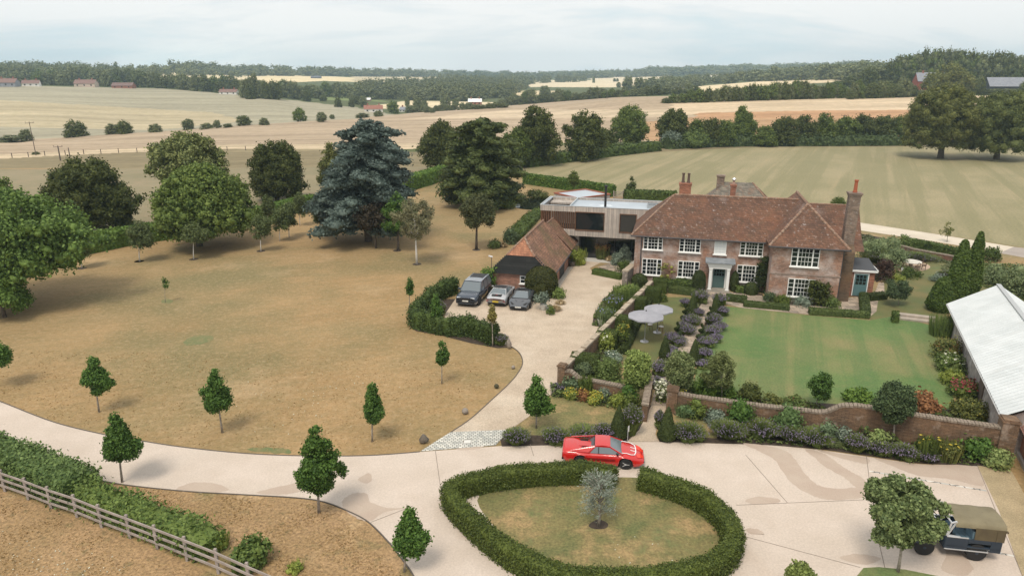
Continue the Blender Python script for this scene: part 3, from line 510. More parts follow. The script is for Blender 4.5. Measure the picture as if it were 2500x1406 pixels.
def hedge(name,label,pts,w,h,leaf,size=.10,dens=90,px=True,fuzz=.05,z0=0,cat='hedge',group=None,flat=False,wav=0,core=True,gap=None,hts=None):
    """clipped or shaggy hedge along a centre line; one mesh"""
    SEED[0]+=1; rng=np.random.default_rng(SEED[0]); P=np.array([G(*p) for p in pts] if px else pts,float)
    seg=np.linalg.norm(np.diff(P,axis=0),axis=1); L=seg.sum(); cum=np.concatenate([[0],np.cumsum(seg)]); c0=P[0].copy()
    def at(s):
        x=np.interp(s,cum,P[:,0]);y=np.interp(s,cum,P[:,1]); i=np.clip(np.searchsorted(cum,s,'right')-1,0,len(seg)-1); d=(P[i+1]-P[i])/seg[i][:,None]
        return x,y,d
    def hh(s): return h*(1+wav*(np.sin(s*1.9+SEED[0])*.5+np.sin(s*4.3+1)*.35+np.sin(s*9.1)*.15))
    n=int(dens*L*(w+2*h)+dens*2*w*h); s=rng.uniform(0,L,n); u=rng.uniform(0,w+2*h,n); x,y,d=at(s); nx,ny=-d[:,1],d[:,0]; H_=hh(s)
    lat=np.where(u<h,-w/2,np.where(u>h+w,w/2,u-h-w/2)); zz=np.where(u<h,u/h*H_,np.where(u>h+w,(u-h-w)/h*H_,H_)); D=np.stack([np.where(u<h,-nx,np.where(u>h+w,nx,0)),np.where(u<h,-ny,np.where(u>h+w,ny,0)),np.where((u>=h)&(u<=h+w),1.,.15)],1)
    ne=int(dens*w*h*2); k=rng.choice(n,min(n,ne)); end=rng.integers(0,2,len(k)); s[k]=np.where(end==1,L,0)+rng.normal(0,.02,len(k)); x[k],y[k],d_=at(np.clip(s[k],0,L)); 
    lat[k]=rng.uniform(-w/2,w/2,len(k)); zz[k]=rng.uniform(0,1,len(k))*hh(s[k]); sg=np.where(end==1,1,-1); D[k]=np.stack([d_[:,0]*sg,d_[:,1]*sg,np.zeros(len(k))],1); nx[k]=-d_[:,1];ny[k]=d_[:,0]
    if not flat: # round the shoulders
        rr=np.abs(lat)/(w/2); zz-=np.where(zz>h*.8,(rr**4)*.12*h,0)
    PP=np.stack([x+nx*lat,y+ny*lat,zz],1)+D*rng.normal(0,fuzz,(n,1))+rng.normal(0,fuzz*.5,(n,3)); PP[:,2]=np.maximum(PP[:,2],.02)
    keep=np.ones(n,bool)
    if gap: keep=(np.sin(s*gap*2*math.pi+rng.normal(0,.4,n))>-.72)|(zz<h*.35)
    PP[:,:2]-=c0; ch=[leaves(PP[keep],D[keep],size,rng,1.2,.6)]
    if core:
        m=max(2,int(L/.6)); ss=np.linspace(.03,L-.03,m); x,y,d=at(ss); nx,ny=-d[:,1],d[:,0]; Hh=hh(ss)-size*.4; W=w/2-size*.35
        if gap: W=np.full(m,W)*(.35+.65*(np.sin(ss*gap*2*math.pi)>-.5))
        else: W=np.full(m,W)
        V=[]
        for l_,q in ((-1,0),(-1,.82),(-.7,1),(.7,1),(1,.82),(1,0)): V.append(np.stack([x+nx*W*l_-c0[0],y+ny*W*l_-c0[1],Hh*q],1))
        V=np.stack(V,1)+0.; V[:,1:5]+=rng.normal(0,size*.18,(m,4,3)); fc=[]
        for i in range(m-1):
            for j in range(5): fc.append((i*6+j,i*6+j+1,(i+1)*6+j+1,(i+1)*6+j))
        V=V.reshape(-1,3); ch.append((V,np.array(fc))); e0=[(0,1,2),(0,2,3),(0,3,4),(0,4,5)]; e=[tuple(a for a in t) for t in e0]+[tuple(a+(m-1)*6 for a in t) for t in e0]; ch.append((V,np.array(e)))
    o=npmesh(name,ch,leaf,None,loc=(c0[0],c0[1],z0)); return tag(o,label,cat,group)
def bbox(x0,y0,x1,y1,ground=0):
    """plant seen in a photo box -> plan position, radius, height"""
    Yf=G((x0+x1)/2,y1)[1]; r=(x1-x0)/2/ppm(Yf)
    Yc=Yf+r*.75; X=G((x0+x1)/2,y1)[0]; X=((x0+x1)/2-1250)/ppm(Yc,.4)
    zt=max(.2,ZT(Yc+r*.35,y0)); return X,Yc,r,zt
def plant(box,label,style='mound',leaf=None,flower=None,nl=700,size=.09,name='shrub',cat='shrub',group=None,nf=0,fs=.07,ftop=.6,ry=1.,depth=None,h=None,stem=False):
    SEED[0]+=1; rng=np.random.default_rng(SEED[0]); X,Y,r,zt=bbox(*box); r*=1.12; zt*=1.18; ryr=r*ry if depth is None else depth
    if h: zt=h
    parts=[]; fl=None; leaf=leaf or L_mid
    if style=='mound':
        nc=10; an=rng.uniform(0,2*np.pi,nc); rr=rng.uniform(0,.62,nc); C=np.stack([np.cos(an)*rr*r,np.sin(an)*rr*ryr,zt*rng.uniform(.35,.72,nc)*(1-rr*.45)],1); Rr=np.minimum(r,zt)*rng.uniform(.34,.5,nc)
        ch=clumps(rng,C,Rr,nl,size,1.1,.82,up=.5); ch[0][0][:,2]=np.maximum(ch[0][0][:,2],.01); ch[1][0][:,2]=np.maximum(ch[1][0][:,2],.0)
        parts=ch
        m=nl//3; a=rng.uniform(0,2*np.pi,m); q=np.sqrt(rng.uniform(.3,1,m)); z=zt*rng.uniform(.02,.5,m); P=np.stack([np.cos(a)*q*r*.9,np.sin(a)*q*ryr*.9,z],1); parts.append(leaves(P,np.stack([np.cos(a),np.sin(a),a*0+.4],1),size,rng))
        top=ch[0][0].reshape(-1,4,3).mean(1)
    elif style in('lav','grass','upright'):
        n=nl if style!='upright' else nl//3; a=rng.uniform(0,2*np.pi,n); q=np.sqrt(rng.uniform(0,1,n)); bx_=np.cos(a)*q*r*.35; by_=np.sin(a)*q*ryr*.35; sp={'lav':.95,'grass':1.0,'upright':.35}[style]
        if style=='upright': bx_*=2.2;by_*=2.2
        L=zt*rng.uniform(.7,1.05,n)*np.where(style=='upright',1,(1-.35*q)); wd=size*.28
        tip=np.stack([bx_+np.cos(a)*q*r*sp*.75,by_+np.sin(a)*q*ryr*sp*.75,L],1)
        if style=='grass': tip[:,2]*=.9-.45*q
        base=np.stack([bx_,by_,np.zeros(n)],1); mid=(base+tip)/2; mid[:,2]+=L*.22 if style!='upright' else 0
        side=np.stack([-np.sin(a+rng.normal(0,1,n)),np.cos(a+rng.normal(0,1,n)),np.zeros(n)],1)*wd
        v=np.stack([base-side,base+side,mid+side,mid-side,tip+side*.5,tip-side*.5],1).reshape(-1,3); k=np.arange(n)*6
        parts=[(v,np.concatenate([np.stack([k,k+1,k+2,k+3],1),np.stack([k+3,k+2,k+4,k+5],1)]))]
        c=8; aa=rng.uniform(0,2*np.pi,c); rr=rng.uniform(0,.6,c); C=np.stack([np.cos(aa)*rr*r,np.sin(aa)*rr*ryr,np.full(c,zt*.2)],1); Rr=np.full(c,min(r,zt)*.38); cc=clumps(rng,C,Rr,nl//3,size*.8,1.5,.9,up=.5); cc[1][0][:,2]=np.maximum(cc[1][0][:,2],0); parts+=cc
        if style=='upright':
            c=14; aa=rng.uniform(0,2*np.pi,c); rr=rng.uniform(0,.7,c); C=np.stack([np.cos(aa)*rr*r*.8,np.sin(aa)*rr*ryr*.8,zt*rng.uniform(.3,.72,c)],1); parts+=clumps(rng,C,np.full(c,min(r,zt)*.30),nl*2,size*.75,2.2,.75,up=.5)
        top=tip
    if flower is not None:
        nf=nf or nl//3; sel=top[top[:,2]>zt*ftop*.75] if (top[:,2]>zt*ftop*.75).sum()>20 else top; Pf=sel[rng.choice(len(sel),nf)]+rng.normal(0,.02,(nf,3)); D=Pf.copy(); D[:,2]=abs(D[:,2])+.5
        if style=='lav': fl=leaves(Pf,D,fs*.5,rng,3.2,.5,np.tile([0.,0,1],(nf,1)))
        else: fl=leaves(Pf+[0,0,.02],D,fs,rng,1,.5)
    if flower is not None:
        o=thing(name,label,cat,(X,Y,0),0,group); npmesh('foliage',parts,leaf,o); npmesh('blossom',[fl],flower,o)
    else:
        o=npmesh(name,parts,leaf,None,loc=(X,Y,0)); tag(o,label,cat,group)
    return o
def topiary(px,py,label,kind,h,r,name='topiary_cone',group=None,nl=2600,size=.05,loc=None,cat='topiary',leaf=None,sq=1.):
    SEED[0]+=1; rng=np.random.default_rng(SEED[0]); X,Y=G(px,py) if loc is None else loc
    u=rng.uniform(0,1,nl); a=rng.uniform(0,2*np.pi,nl); leaf=leaf or L_yew; b=MB()
    if kind=='cone':
        t=1-np.sqrt(1-u*.999); pr=lambda t:r*np.sin(np.clip(t*9+.35,0,math.pi/2))*(1-t)**.82+.015
    elif kind=='cypress':
        t=u**1.1; pr=lambda t:r*np.clip(1-t,0,1)**.5*np.clip(.55+t*2.5,0,1)+.02
    elif kind=='dome':
        t=u; pr=lambda t:r*np.where(t<.45,.93+.07*np.sin(t/.45*math.pi/2),np.sqrt(np.clip(1-((t-.45)/.55)**2.2,0,1)))
    elif kind=='column':
        t=u; pr=lambda t:r*np.clip(np.sin(np.clip(t*.9+.12,0,1)*math.pi),0,1)**.5
    if kind=='spiral':
        n=nl; t=u; ph=t*2*math.pi*2.6; rc=r*.55*(1-t)+.03; C=np.stack([np.cos(ph)*rc,np.sin(ph)*rc,.12+t*(h-.15)],1); d=rng.normal(0,1,(n,3)); d/=np.linalg.norm(d,axis=1,keepdims=True)
        P=C+d*(r*.42*(1-t*.75)[:,None]+.02); parts=[leaves(P,d,size,rng)]
        tt=np.linspace(0,1,60); b.tube([(math.cos(q*2*math.pi*2.6)*(r*.55*(1-q)+.03),math.sin(q*2*math.pi*2.6)*(r*.55*(1-q)+.03),.12+q*(h-.15)) for q in tt],[r*.36*(1-q*.75)+.02 for q in tt],8)
    else:
        rr=pr(t)*(1+.03*np.sin(a*3+t*9)); P=np.stack([np.cos(a)*rr,np.sin(a)*rr*sq,t*h],1); D=np.stack([np.cos(a),np.sin(a),t*1.2],1); P+=rng.normal(0,size*.25,P.shape); parts=[leaves(P,D,size,rng)]
        tt=np.linspace(0,1,18); b.lathe([(float(pr(np.array(q)))*.96+.005,q*h*.99) for q in tt],20)
    v=np.array([tuple(p) for p in b.v]); 
    if kind!='spiral': v[:,1]*=sq
    q4=np.array([f for f in b.f if len(f)==4]); parts.append((v,q4))
    o=npmesh(name,parts,leaf,None,loc=(X,Y,0)); return tag(o,label,cat,group)
# ---------------- building materials ----------------
M_brick=layered('old_brick',(.34,.21,.155),(.25,.16,.125),.9,layers=[((.52,.45,.42),.8,.44,.64,.7),((.40,.165,.08),.5,.55,.7,.55),((.16,.11,.09),3.,.55,.72,.5),((.55,.49,.46),6,.60,.7,.5)],brick=(.30,.11,(.9,.85,.8),.012),rough=.95,bump=.35,bscale=18,fine=(9,.16))
M_brick_side=layered('mossy_brick',(.16,.10,.065),(.11,.085,.06),.9,layers=[((.30,.16,.06),.5,.5,.7,.5),((.12,.11,.09),2,.5,.7,.5)],brick=(.30,.11,(.9,.85,.8),.012),bump=.3,fine=(9,.15))
M_brick_red=layered('red_brick',(.30,.13,.08),(.23,.11,.075),1.2,layers=[((.42,.33,.28),1.5,.58,.72,.4)],brick=(.30,.11,(1.1,1.1,1.1),.012),bump=.3,fine=(9,.14))
M_brick_barn=layered('barn_brick',(.32,.17,.12),(.25,.135,.10),1.0,layers=[((.42,.30,.24),1.2,.5,.7,.4),((.20,.15,.12),.8,.56,.7,.4)],brick=(.30,.11,(.8,.8,.8),.012),bump=.3,fine=(9,.14))
M_tile=layered('old_clay_tile',(.155,.080,.050),(.105,.058,.040),.5,layers=[((.20,.085,.045),.35,.50,.70,.6),((.30,.25,.23),.45,.60,.68,.28),((.42,.38,.36),3.6,.60,.70,.5),((.10,.07,.045),1.6,.52,.7,.5)],brick=(.26,.17,(.55,.55,.55),.014),rough=.9,bump=.4,bscale=14,fine=(8,.22))
M_tile2=layered('orange_clay_tile',(.27,.14,.085),(.17,.09,.06),1.,layers=[((.40,.23,.15),2.,.50,.66,.55),((.10,.085,.03),.45,.48,.64,.65),((.085,.06,.045),7.,.55,.62,.75),((.52,.34,.24),6.5,.62,.68,.6)],brick=(.26,.17,(.5,.5,.5),.016),bump=.5,bscale=12,fine=(9,.3))
M_tile_hip=layered('hip_orange_tile',(.37,.175,.10),(.28,.125,.075),1.5,layers=[((.20,.10,.06),4,.55,.7,.4)],brick=(.26,.17,(.6,.6,.6),.016),bump=.3,fine=(9,.2))
M_ridge=layered('ridge_tile',(.30,.17,.11),(.19,.12,.085),3,layers=[((.36,.30,.24),5,.5,.6,.5)],bump=.4)
M_slate=layered('slate',(.20,.21,.23),(.15,.16,.18),2,brick=(.4,.25,(.6,.6,.6),.015))
M_mossroof=layered('mossy_slate',(.13,.12,.10),(.19,.17,.14),2,layers=[((.25,.13,.08),1.2,.5,.65,.5)],brick=(.3,.2,(.6,.6,.6),.015))
M_white=mat('white_paint',(.78,.78,.76),.5); M_glass=mat('window_glass',(.012,.016,.018),.06,spec=.7); M_gutter=mat('gutter',(.05,.05,.055),.5)
M_door=mat('green_grey_door',(.075,.13,.125),.5); M_lead=layered('lead',(.17,.19,.21),(.24,.26,.28),2); M_lintel=layered('stone_step',(.3,.27,.23),(.22,.2,.17),3)
M_stone=layered('chimney_stone',(.25,.19,.15),(.16,.12,.095),2.5,layers=[((.34,.31,.28),5,.58,.68,.7)],brick=(.28,.11,(.8,.8,.8),.012),bump=.5)
M_pot=mat('terracotta_pot',(.33,.09,.04),.8); M_pot2=mat('dark_pot',(.10,.065,.05),.8)
def window(parent,x0,x1,z0,z1,y,cols=(1,4,1),rows=4,sill=True,name='window',fm=None,dep=.10,mul=None,glass=None,bars=True,fr=.06):
    W=x1-x0; b=MB(); zb=z0+(.10 if sill else 0)
    b.box(x0,x1,y-dep,y+.02,z1-fr,z1); b.box(x0,x1,y-dep,y+.02,zb,zb+fr); b.box(x0,x0+fr,y-dep,y+.02,zb+fr,z1-fr); b.box(x1-fr,x1,y-dep,y+.02,zb+fr,z1-fr)
    xs=[x0+fr,x1-fr]; mw=.11 if mul is None else mul
    if len(cols)==3:
        a=x0+W*.235; c=x1-W*.235; b.box(a-mw/2,a+mw/2,y-dep,y+.02,zb+fr,z1-fr); b.box(c-mw/2,c+mw/2,y-dep,y+.02,zb+fr,z1-fr); secs=[(x0+fr,a-mw/2,cols[0]),(a+mw/2,c-mw/2,cols[1]),(c+mw/2,x1-fr,cols[2])]
    else: secs=[(x0+fr,x1-fr,cols[0])]
    if bars:
        for s0,s1,n in secs:
            for k in range(1,n): xx=s0+(s1-s0)*k/n; b.box(xx-.013,xx+.013,y-dep*.7,y,zb+fr,z1-fr)
            for k in range(1,rows): zz=zb+fr+(z1-zb-2*fr)*k/rows; t=.013 if k*2!=rows else .025; b.box(s0,s1,y-dep*.62,y,zz-t,zz+t)
    o=b.build(name,fm or M_white,parent)
    g=MB(); g.box(x0+fr*.5,x1-fr*.5,y-.035,y-.015,zb+fr*.5,z1-fr*.5); g.build('pane',glass or M_glass,o)
    if sill: s=MB(); s.box(x0-.09,x1+.09,y-.20,y,z0,zb); s.build('sill',fm or M_white,o,bevel=.01)
    return o
def hiproof(b,x0,x1,y0,y1,ze,zr,hl,hr,m=0,drop=.12):
    """hipped (or gabled when hl/hr=0) roof with ridge along x"""
    ym=(y0+y1)/2; A=(x0,y0,ze);B=(x1,y0,ze);C_=(x1,y1,ze);D=(x0,y1,ze);E_=(x0+hl,ym,zr);F_=(x1-hr,ym,zr)
    b.poly([A,B,F_,E_],m); b.poly([C_,D,E_,F_],m); b.poly([D,A,E_],m); b.poly([B,C_,F_],m); b.poly([D,C_,B,A],m)
# ---------------- the manor house ----------------
HO=G(1545,690); HA=R(-14)
def hw(x,y): return (HO[0]+x*math.cos(HA)-y*math.sin(HA),HO[1]+x*math.sin(HA)+y*math.cos(HA))
house=thing('manor_house','red brick manor house with long tiled hipped roof and white sash windows','house',(HO[0],HO[1],0),HA)
b=MB(); b.box(0,12.3,0,7.6,-.1,4.95); b.box(12.3,18.1,-2.6,8.4,-.1,5.25); b.box(15.2,20.6,4,9,-.1,4.8)
b.poly([(20.6,4,4.8),(20.6,9,4.8),(20.6,6.5,7.35)]); b.box(7.5,11,7.6,10.5,-.1,4.5)
b.build('wall',M_brick,house)
b=MB(); b.box(12.26,18.14,-2.65,-2.6,2.55,2.68); b.build('brick_band',layered('band',(.22,.15,.12),(.35,.28,.24),3),house)
rf=MB(); hiproof(rf,-.38,15.3,-.38,8.0,4.85,8.25,3.75,.2)
hx0,hx1=11.9,18.5; xm=15.2; y0=-3.0
rf.poly([(hx0,y0,5.17),(hx1,y0,5.17),(xm,.35,8.45)]); rf.poly([(hx0,8.7,5.17),(hx0,y0,5.17),(xm,.35,8.45),(xm,7.4,8.45)]); rf.poly([(hx1,y0,5.17),(hx1,8.7,5.17),(xm,7.4,8.45),(xm,.35,8.45)]); rf.poly([(hx1,8.7,5.17),(hx0,8.7,5.17),(xm,7.4,8.45)]); rf.poly([(hx0,8.7,5.17),(hx1,8.7,5.17),(hx1,y0,5.17),(hx0,y0,5.17)])
hiproof(rf,14.8,20.9,3.6,9.4,4.7,7.45,.1,.02)
rf.poly([(17.9,.8,4.2),(20.6,.8,4.2),(20.6,4.0,5.9),(17.9,4.0,5.9)]); rf.poly([(7.2,7.6,4.5),(7.2,10.9,4.5),(9.2,10.9,6.4),(9.2,5.5,6.4)]); rf.poly([(11.3,10.9,4.5),(11.3,7.6,4.5),(9.2,5.5,6.4),(9.2,10.9,6.4)]); rf.poly([(7.2,10.9,4.5),(11.3,10.9,4.5),(9.2,10.9,6.4)])
roof=rf.build('roof',M_tile,house)
def caps(p,q,r=.11,par=None):
    p,q=Vector(p),Vector(q); n=max(2,int((q-p).length/.42)); c=MB()
    for i in range(n):
        a=p.lerp(q,i/n); e=p.lerp(q,(i+.94)/n); c.cyl(a,e,r*1.12,r*.92,7)
    c.build('ridge_tiles',M_ridge,par or roof)
rg=random.Random(3)
caps((3.4,3.81,8.25),(14.9,3.81,8.25)); caps((-.38,-.38,4.88),(3.37,3.81,8.25),.09); caps((hx0,y0,5.17),(xm,.35,8.45),.12); caps((hx1,y0,5.17),(xm,.35,8.45),.12); caps((xm,.35,8.45),(xm,7.4,8.45),.12); caps((15.2,6.5,7.45),(20.9,6.5,7.45),.08); caps((-.38,8,4.88),(3.37,3.81,8.25),.09)
for nm,p_,q_,r_ in (('gutter',(-.42,-.47,4.80),(11.9,-.47,4.80),.065),('gutter',(11.85,-3.08,5.12),(18.55,-3.08,5.12),.065),('gutter',(18.57,-3.08,5.12),(18.57,1.2,5.12),.06),('downpipe',(.62,-.07,-.0),(.62,-.07,4.8),.05),('downpipe',(18.16,-2.45,0),(18.16,-2.45,5.1),.05)):
    g=MB(); g.cyl(p_,q_,r_,n=8); g.build(nm,M_gutter,house)
for (x0,x1,z0,z1,y,cc) in [(.80,2.63,3.38,4.83,0,(1,3,1)),(4.19,6.15,3.33,4.80,0,(1,4,1)),(9.72,11.78,3.33,4.80,0,(1,4,1)),(.80,2.66,.85,2.56,0,(1,3,1)),(4.2,6.2,.83,2.54,0,(1,4,1)),(9.65,11.80,.77,2.50,0,(1,4,1)),(13.88,16.2,3.27,5.1,-2.6,(1,4,1)),(13.88,16.15,.47,2.24,-2.6,(1,4,1))]:
    window(house,x0,x1,z0,z1,y,cc,4)
bw=window(house,7.4,8.5,3.30,4.78,0,(3,),5,glass=mat('painted_blind',(.66,.68,.68),.6),name='blind_window',fr=.06)
# porch
p=MB(); p.box(6.85,9.25,-.95,.0,2.62,2.78); p.box(6.98,9.12,-.85,0,2.36,2.62); p.box(7.05,9.05,-.8,0,2.16,2.36)
for x in (7.12,8.72): p.box(x,x+.26,-.82,-.56,.12,2.16); p.box(x-.04,x+.30,-.86,-.52,-.02,.14); p.box(x-.03,x+.29,-.85,-.53,2.06,2.16); p.box(x,x+.26,-.12,.0,0,2.16)
p.box(7.38,7.50,-.1,-.02,.1,2.16); p.box(8.60,8.72,-.1,-.02,.1,2.16)
porch=p.build('porch',M_white,house,bevel=.012)
p=MB(); v=[(6.7,-1.1,2.78),(9.4,-1.1,2.78),(9.4,.02,3.05),(6.7,.02,3.05),(6.7,.02,2.78),(9.4,.02,2.78)]; p.add(v,[(0,1,2,3),(0,3,4),(1,5,2),(0,4,5,1)]); p.box(6.7,9.4,-1.1,-1.04,2.74,2.80)
p.build('porch_roof',M_lead,porch)
p=MB(); p.box(7.50,8.60,-.07,-.02,.12,2.10)
for i in range(2):
    for z0,z1 in ((.25,.62),(.72,1.15)): p.box(7.60+i*.5,8.0+i*.5,-.085,-.07,z0,z1)
d=p.build('door',M_door,house)
p=MB()
for i in range(4):
    for j in range(2): p.box(7.60+i*.24,7.80+i*.24,-.078,-.072,1.30+j*.34,1.58+j*.34)
p.build('pane',M_glass,d); p=MB(); p.cyl((8.5,-.07,1.05),(8.5,-.13,1.05),.035,n=8); p.build('handle',mat('brass',(.5,.38,.15),.3,1),d)
p=MB(); p.box(7.0,9.1,-1.0,0,-.05,.11); p.box(6.8,9.3,-1.3,-1.0,-.05,.05); p.build('step',M_lintel,house)
def chimney(x,y,wx,wy,z0,z1,m,pots,capm=None,flare=.07):
    b=MB(); b.box(x-wx/2,x+wx/2,y-wy/2,y+wy/2,z0,z1-.3); b.box(x-wx/2-flare/2,x+wx/2+flare/2,y-wy/2-flare/2,y+wy/2+flare/2,z1-.3,z1-.15); b.box(x-wx/2-flare,x+wx/2+flare,y-wy/2-flare,y+wy/2+flare,z1-.15,z1)
    o=b.build('chimney',m,house,bevel=.01)
    for (px_,py_,h_,r_,pm) in pots:
        q=MB(); q.lathe([(r_*1.15,z1-.02),(r_*1.15,z1+.12),(r_*.95,z1+.16),(r_*.8,z1+h_*.85),(r_*1.0,z1+h_*.87),(r_*1.0,z1+h_),(r_*.6,z1+h_)],10,(px_,py_,0)); q.build('chimney_pot',pm,o,smooth=False)
    return o
chimney(4.35,4.2,1.12,.75,6.5,9.4,M_brick_red,[(4.1,4.2,.95,.14,M_pot2),(4.62,4.2,.95,.14,M_pot2)]); chimney(9.2,8.6,.52,.5,4.4,8.75,M_brick_red,[(9.2,8.6,.5,.12,mat('pale_pot',(.35,.22,.17),.8))])
p=MB(); p.lathe([(.17,9.15),(.2,9.3),(.12,9.42),(.0,9.45)],10,(9.2,8.6,0)); p.build('cowl',mat('cowl_metal',(.7,.7,.7),.3,.8),house)
b=MB(); b.box(18.1,19.35,-1.3,.5,-.1,4.5); b.poly([(18.1,-1.3,4.5),(19.35,-1.3,4.5),(19.25,-.9,5.2),(18.3,-.9,5.2)]); b.poly([(19.35,-1.3,4.5),(19.35,.5,4.5),(19.25,.3,5.2),(19.25,-.9,5.2)]); b.poly([(19.35,.5,4.5),(18.1,.5,4.5),(18.3,.3,5.2),(19.25,.3,5.2)]);b.poly([(18.1,.5,4.5),(18.1,-1.3,4.5),(18.3,-.9,5.2),(18.3,.3,5.2)])
b.build('chimney_breast',M_brick_side,house)
chimney(18.8,-.3,.9,.9,5.0,9.75,M_stone,[(18.8,-.3,1.1,.17,M_pot)],flare=.12)
# lean-to
ex=MB(); ex.box(19.35,21.7,.5,3.7,-.1,2.45); e_=ex.build('side_extension',M_brick_red,house)
ex=MB(); v=[(19.3,.35,2.5),(21.8,.35,2.5),(21.8,3.8,2.85),(19.3,3.8,2.85)]; ex.add(v+[(a,b_,c_+.07) for a,b_,c_ in v],[(3,2,1,0),(4,5,6,7),(0,1,5,4),(1,2,6,5),(2,3,7,6),(3,0,4,7)]); ex.build('flat_roof',mat('roof_felt',(.05,.052,.058),.6),e_)
ex=MB(); ex.box(19.3,21.82,.28,.34,2.42,2.60); ex.box(21.82,21.88,.28,3.8,2.44,2.66); ex.build('fascia',M_white,e_)
ex=MB(); ex.box(19.95,20.03,.44,.5,.1,2.2); ex.box(21.15,21.23,.44,.5,.1,2.2); ex.box(19.95,21.23,.44,.5,2.2,2.28); fr_=ex.build('side_door_frame',M_white,house)
ex=MB(); ex.box(20.03,21.15,.45,.49,.1,2.2); ex.box(20.13,21.05,.435,.45,.25,1.05); dd=ex.build('side_door',mat('teal_door',(.10,.19,.20),.5),house)
ex=MB(); 
for i in range(3):
    for j in range(3): ex.box(20.16+i*.30,20.42+i*.30,.44,.449,1.2+j*.31,1.47+j*.31)
ex.build('pane',M_glass,dd)
# ---------------- outbuilding behind ----------------
X,Y=29.2,88; ob=thing('stone_outbuilding','low outbuilding with mossy grey hipped roof and square stone chimney behind the manor','outbuilding',(X,Y,0),R(-14))
b=MB(); b.box(-3.6,3.6,-2.4,2.4,-.1,4.2); b.build('wall',M_brick,ob); b=MB(); hiproof(b,-3.9,3.9,-2.7,2.7,4.1,6.35,2.2,2.2); b.build('roof',M_mossroof,ob)
b=MB(); b.box(-2.7,-1.8,-.5,.4,4.5,7.1); b.box(-2.78,-1.72,-.58,.48,7.0,7.2); b.build('chimney',M_stone,ob); b=MB(); b.cyl((1.7,0,6.35),(3.9,-2.7,4.15),.1,n=6); b.build('ridge_tiles',M_ridge,ob); b=MB(); b.cyl((1.7,0,6.35),(3.9,2.7,4.15),.1,n=6); b.build('ridge_tiles',M_ridge,ob)
# ---------------- modern timber extension ----------------
M_clad=layered('grey_timber_cladding',(.50,.455,.41),(.42,.38,.345),1.2,layers=[((.25,.22,.2),3.2,.55,.62,.5,(5,5,.15))],brick=(.09,6,(.5,.5,.5),.012),bump=.2)
M_membrane=layered('roof_membrane',(.36,.41,.46),(.42,.47,.52),.4,rough=.35,layers=[((.62,.67,.70),.35,.60,.66,.6)])
M_slat=layered('brown_slat',(.17,.085,.045),(.11,.055,.03),3); M_dark=mat('dark_interior',(.015,.014,.013),.8); M_rust=mat('corten_edge',(.32,.10,.055),.7); M_alu=mat('dark_aluminium',(.04,.04,.045),.4)
me_=thing('timber_clad_house','flat roofed grey timber clad modern block with louvres and big dark windows','house',(3.1,74.1,0),R(-15))
b=MB(); Zb,Zt=2.75,6.0
b.box(0,15.2,0,.25,Zt-.62,Zt); b.box(7.1,8.7,0,.25,3.45,Zt-.62); b.box(10.5,15.2,0,.25,3.45,Zt-.62); b.box(0,15.2,0,.25,Zb,3.45); b.box(0,.2,.25,5.5,Zt-.62,Zt); b.box(0,15.2,5.3,5.5,Zb,Zt); b.box(0,.2,.25,5.3,Zb,3.3); b.box(15.0,15.2,.25,5.3,Zb,Zt)
b.build('cladding',M_clad,me_,bevel=.01)
b=MB(); b.box(.2,15.0,.25,5.3,Zb,Zb+.2); b.box(3.9,15,4.9,5.3,Zb+.2,Zt-.2); b.box(4.2,15,1.4,1.6,0,Zb); b.box(8.6,8.8,.4,5,Zb+.2,Zt-.3); b.build('floor_slab',M_dark,me_)
b=MB(); b.box(.2,.35,.25,5.3,Zt-.05,Zt+.06); b.box(3.3,15.0,.4,5.25,Zt-.26,Zt-.18); r_=b.build('roof',M_membrane,me_)
b=MB(); b.box(-.03,15.2,-.03,.09,Zt,Zt+.05); b.box(-.03,.09,.09,5.5,Zt,Zt+.05); b.box(.09,15.2,5.38,5.5,Zt,Zt+.05); b.box(3.2,3.3,.25,5.3,Zt-.2,Zt+.04); b.build('parapet_capping',mat('pale_capping',(.45,.48,.5),.4),me_)
b=MB(); b.box(.35,3.2,3.6,5.3,Zt-.5,Zt-.3); b.build('terrace_wall',M_clad,me_)
b=MB(); rr=random.Random(5)
x=.06
while x<3.85: b.box(x,x+.09,.02,.2,3.45,Zt-.62); x+=.21
x=.5
while x<5: b.box(.05,.18,x,x+.09,3.3,Zt-.62); x+=.25
b.build('timber_louvre',M_slat,me_)
for x0,x1 in ((3.9,7.1),(8.7,10.5)):
    fo=MB(); fo.box(x0,x1,-.06,.2,3.38,3.46); fo.box(x0,x1,-.06,.2,Zt-.63,Zt-.55); fo.box(x0,x0+.07,-.06,.2,3.46,Zt-.63); fo.box(x1-.07,x1,-.06,.2,3.46,Zt-.63); f_=fo.build('window_frame',M_slat,me_); q=MB(); q.box(x0+.07,x1-.07,.12,.14,3.46,Zt-.63); q.build('pane',M_glass,f_)
fo=MB()
for i in range(6): x=4.3+i*1.9; fo.box(x,x+.06,1.3,1.4,.05,Zb)
fo.box(4.3,14,1.3,1.4,0,.08); fo.box(4.3,14,1.3,1.4,Zb-.1,Zb); f_=fo.build('glazing_frame',M_alu,me_); q=MB(); q.box(4.3,14,1.34,1.36,.08,Zb-.1); q.build('pane',M_glass,f_)
b=MB(); b.box(3.6,14,-.3,1.3,0,.06); b.build('plinth',mat('pale_plinth',(.5,.48,.44)),me_)
b=MB(); b.cyl((7.0,.9,Zt-.3),(7.0,.9,8.1),.13,n=12); b.lathe([(.19,8.1),(.19,8.25),(.05,8.3)],12,(7.0,.9,0)); b.build('flue',mat('black_flue',(.02,.02,.022),.4),me_)
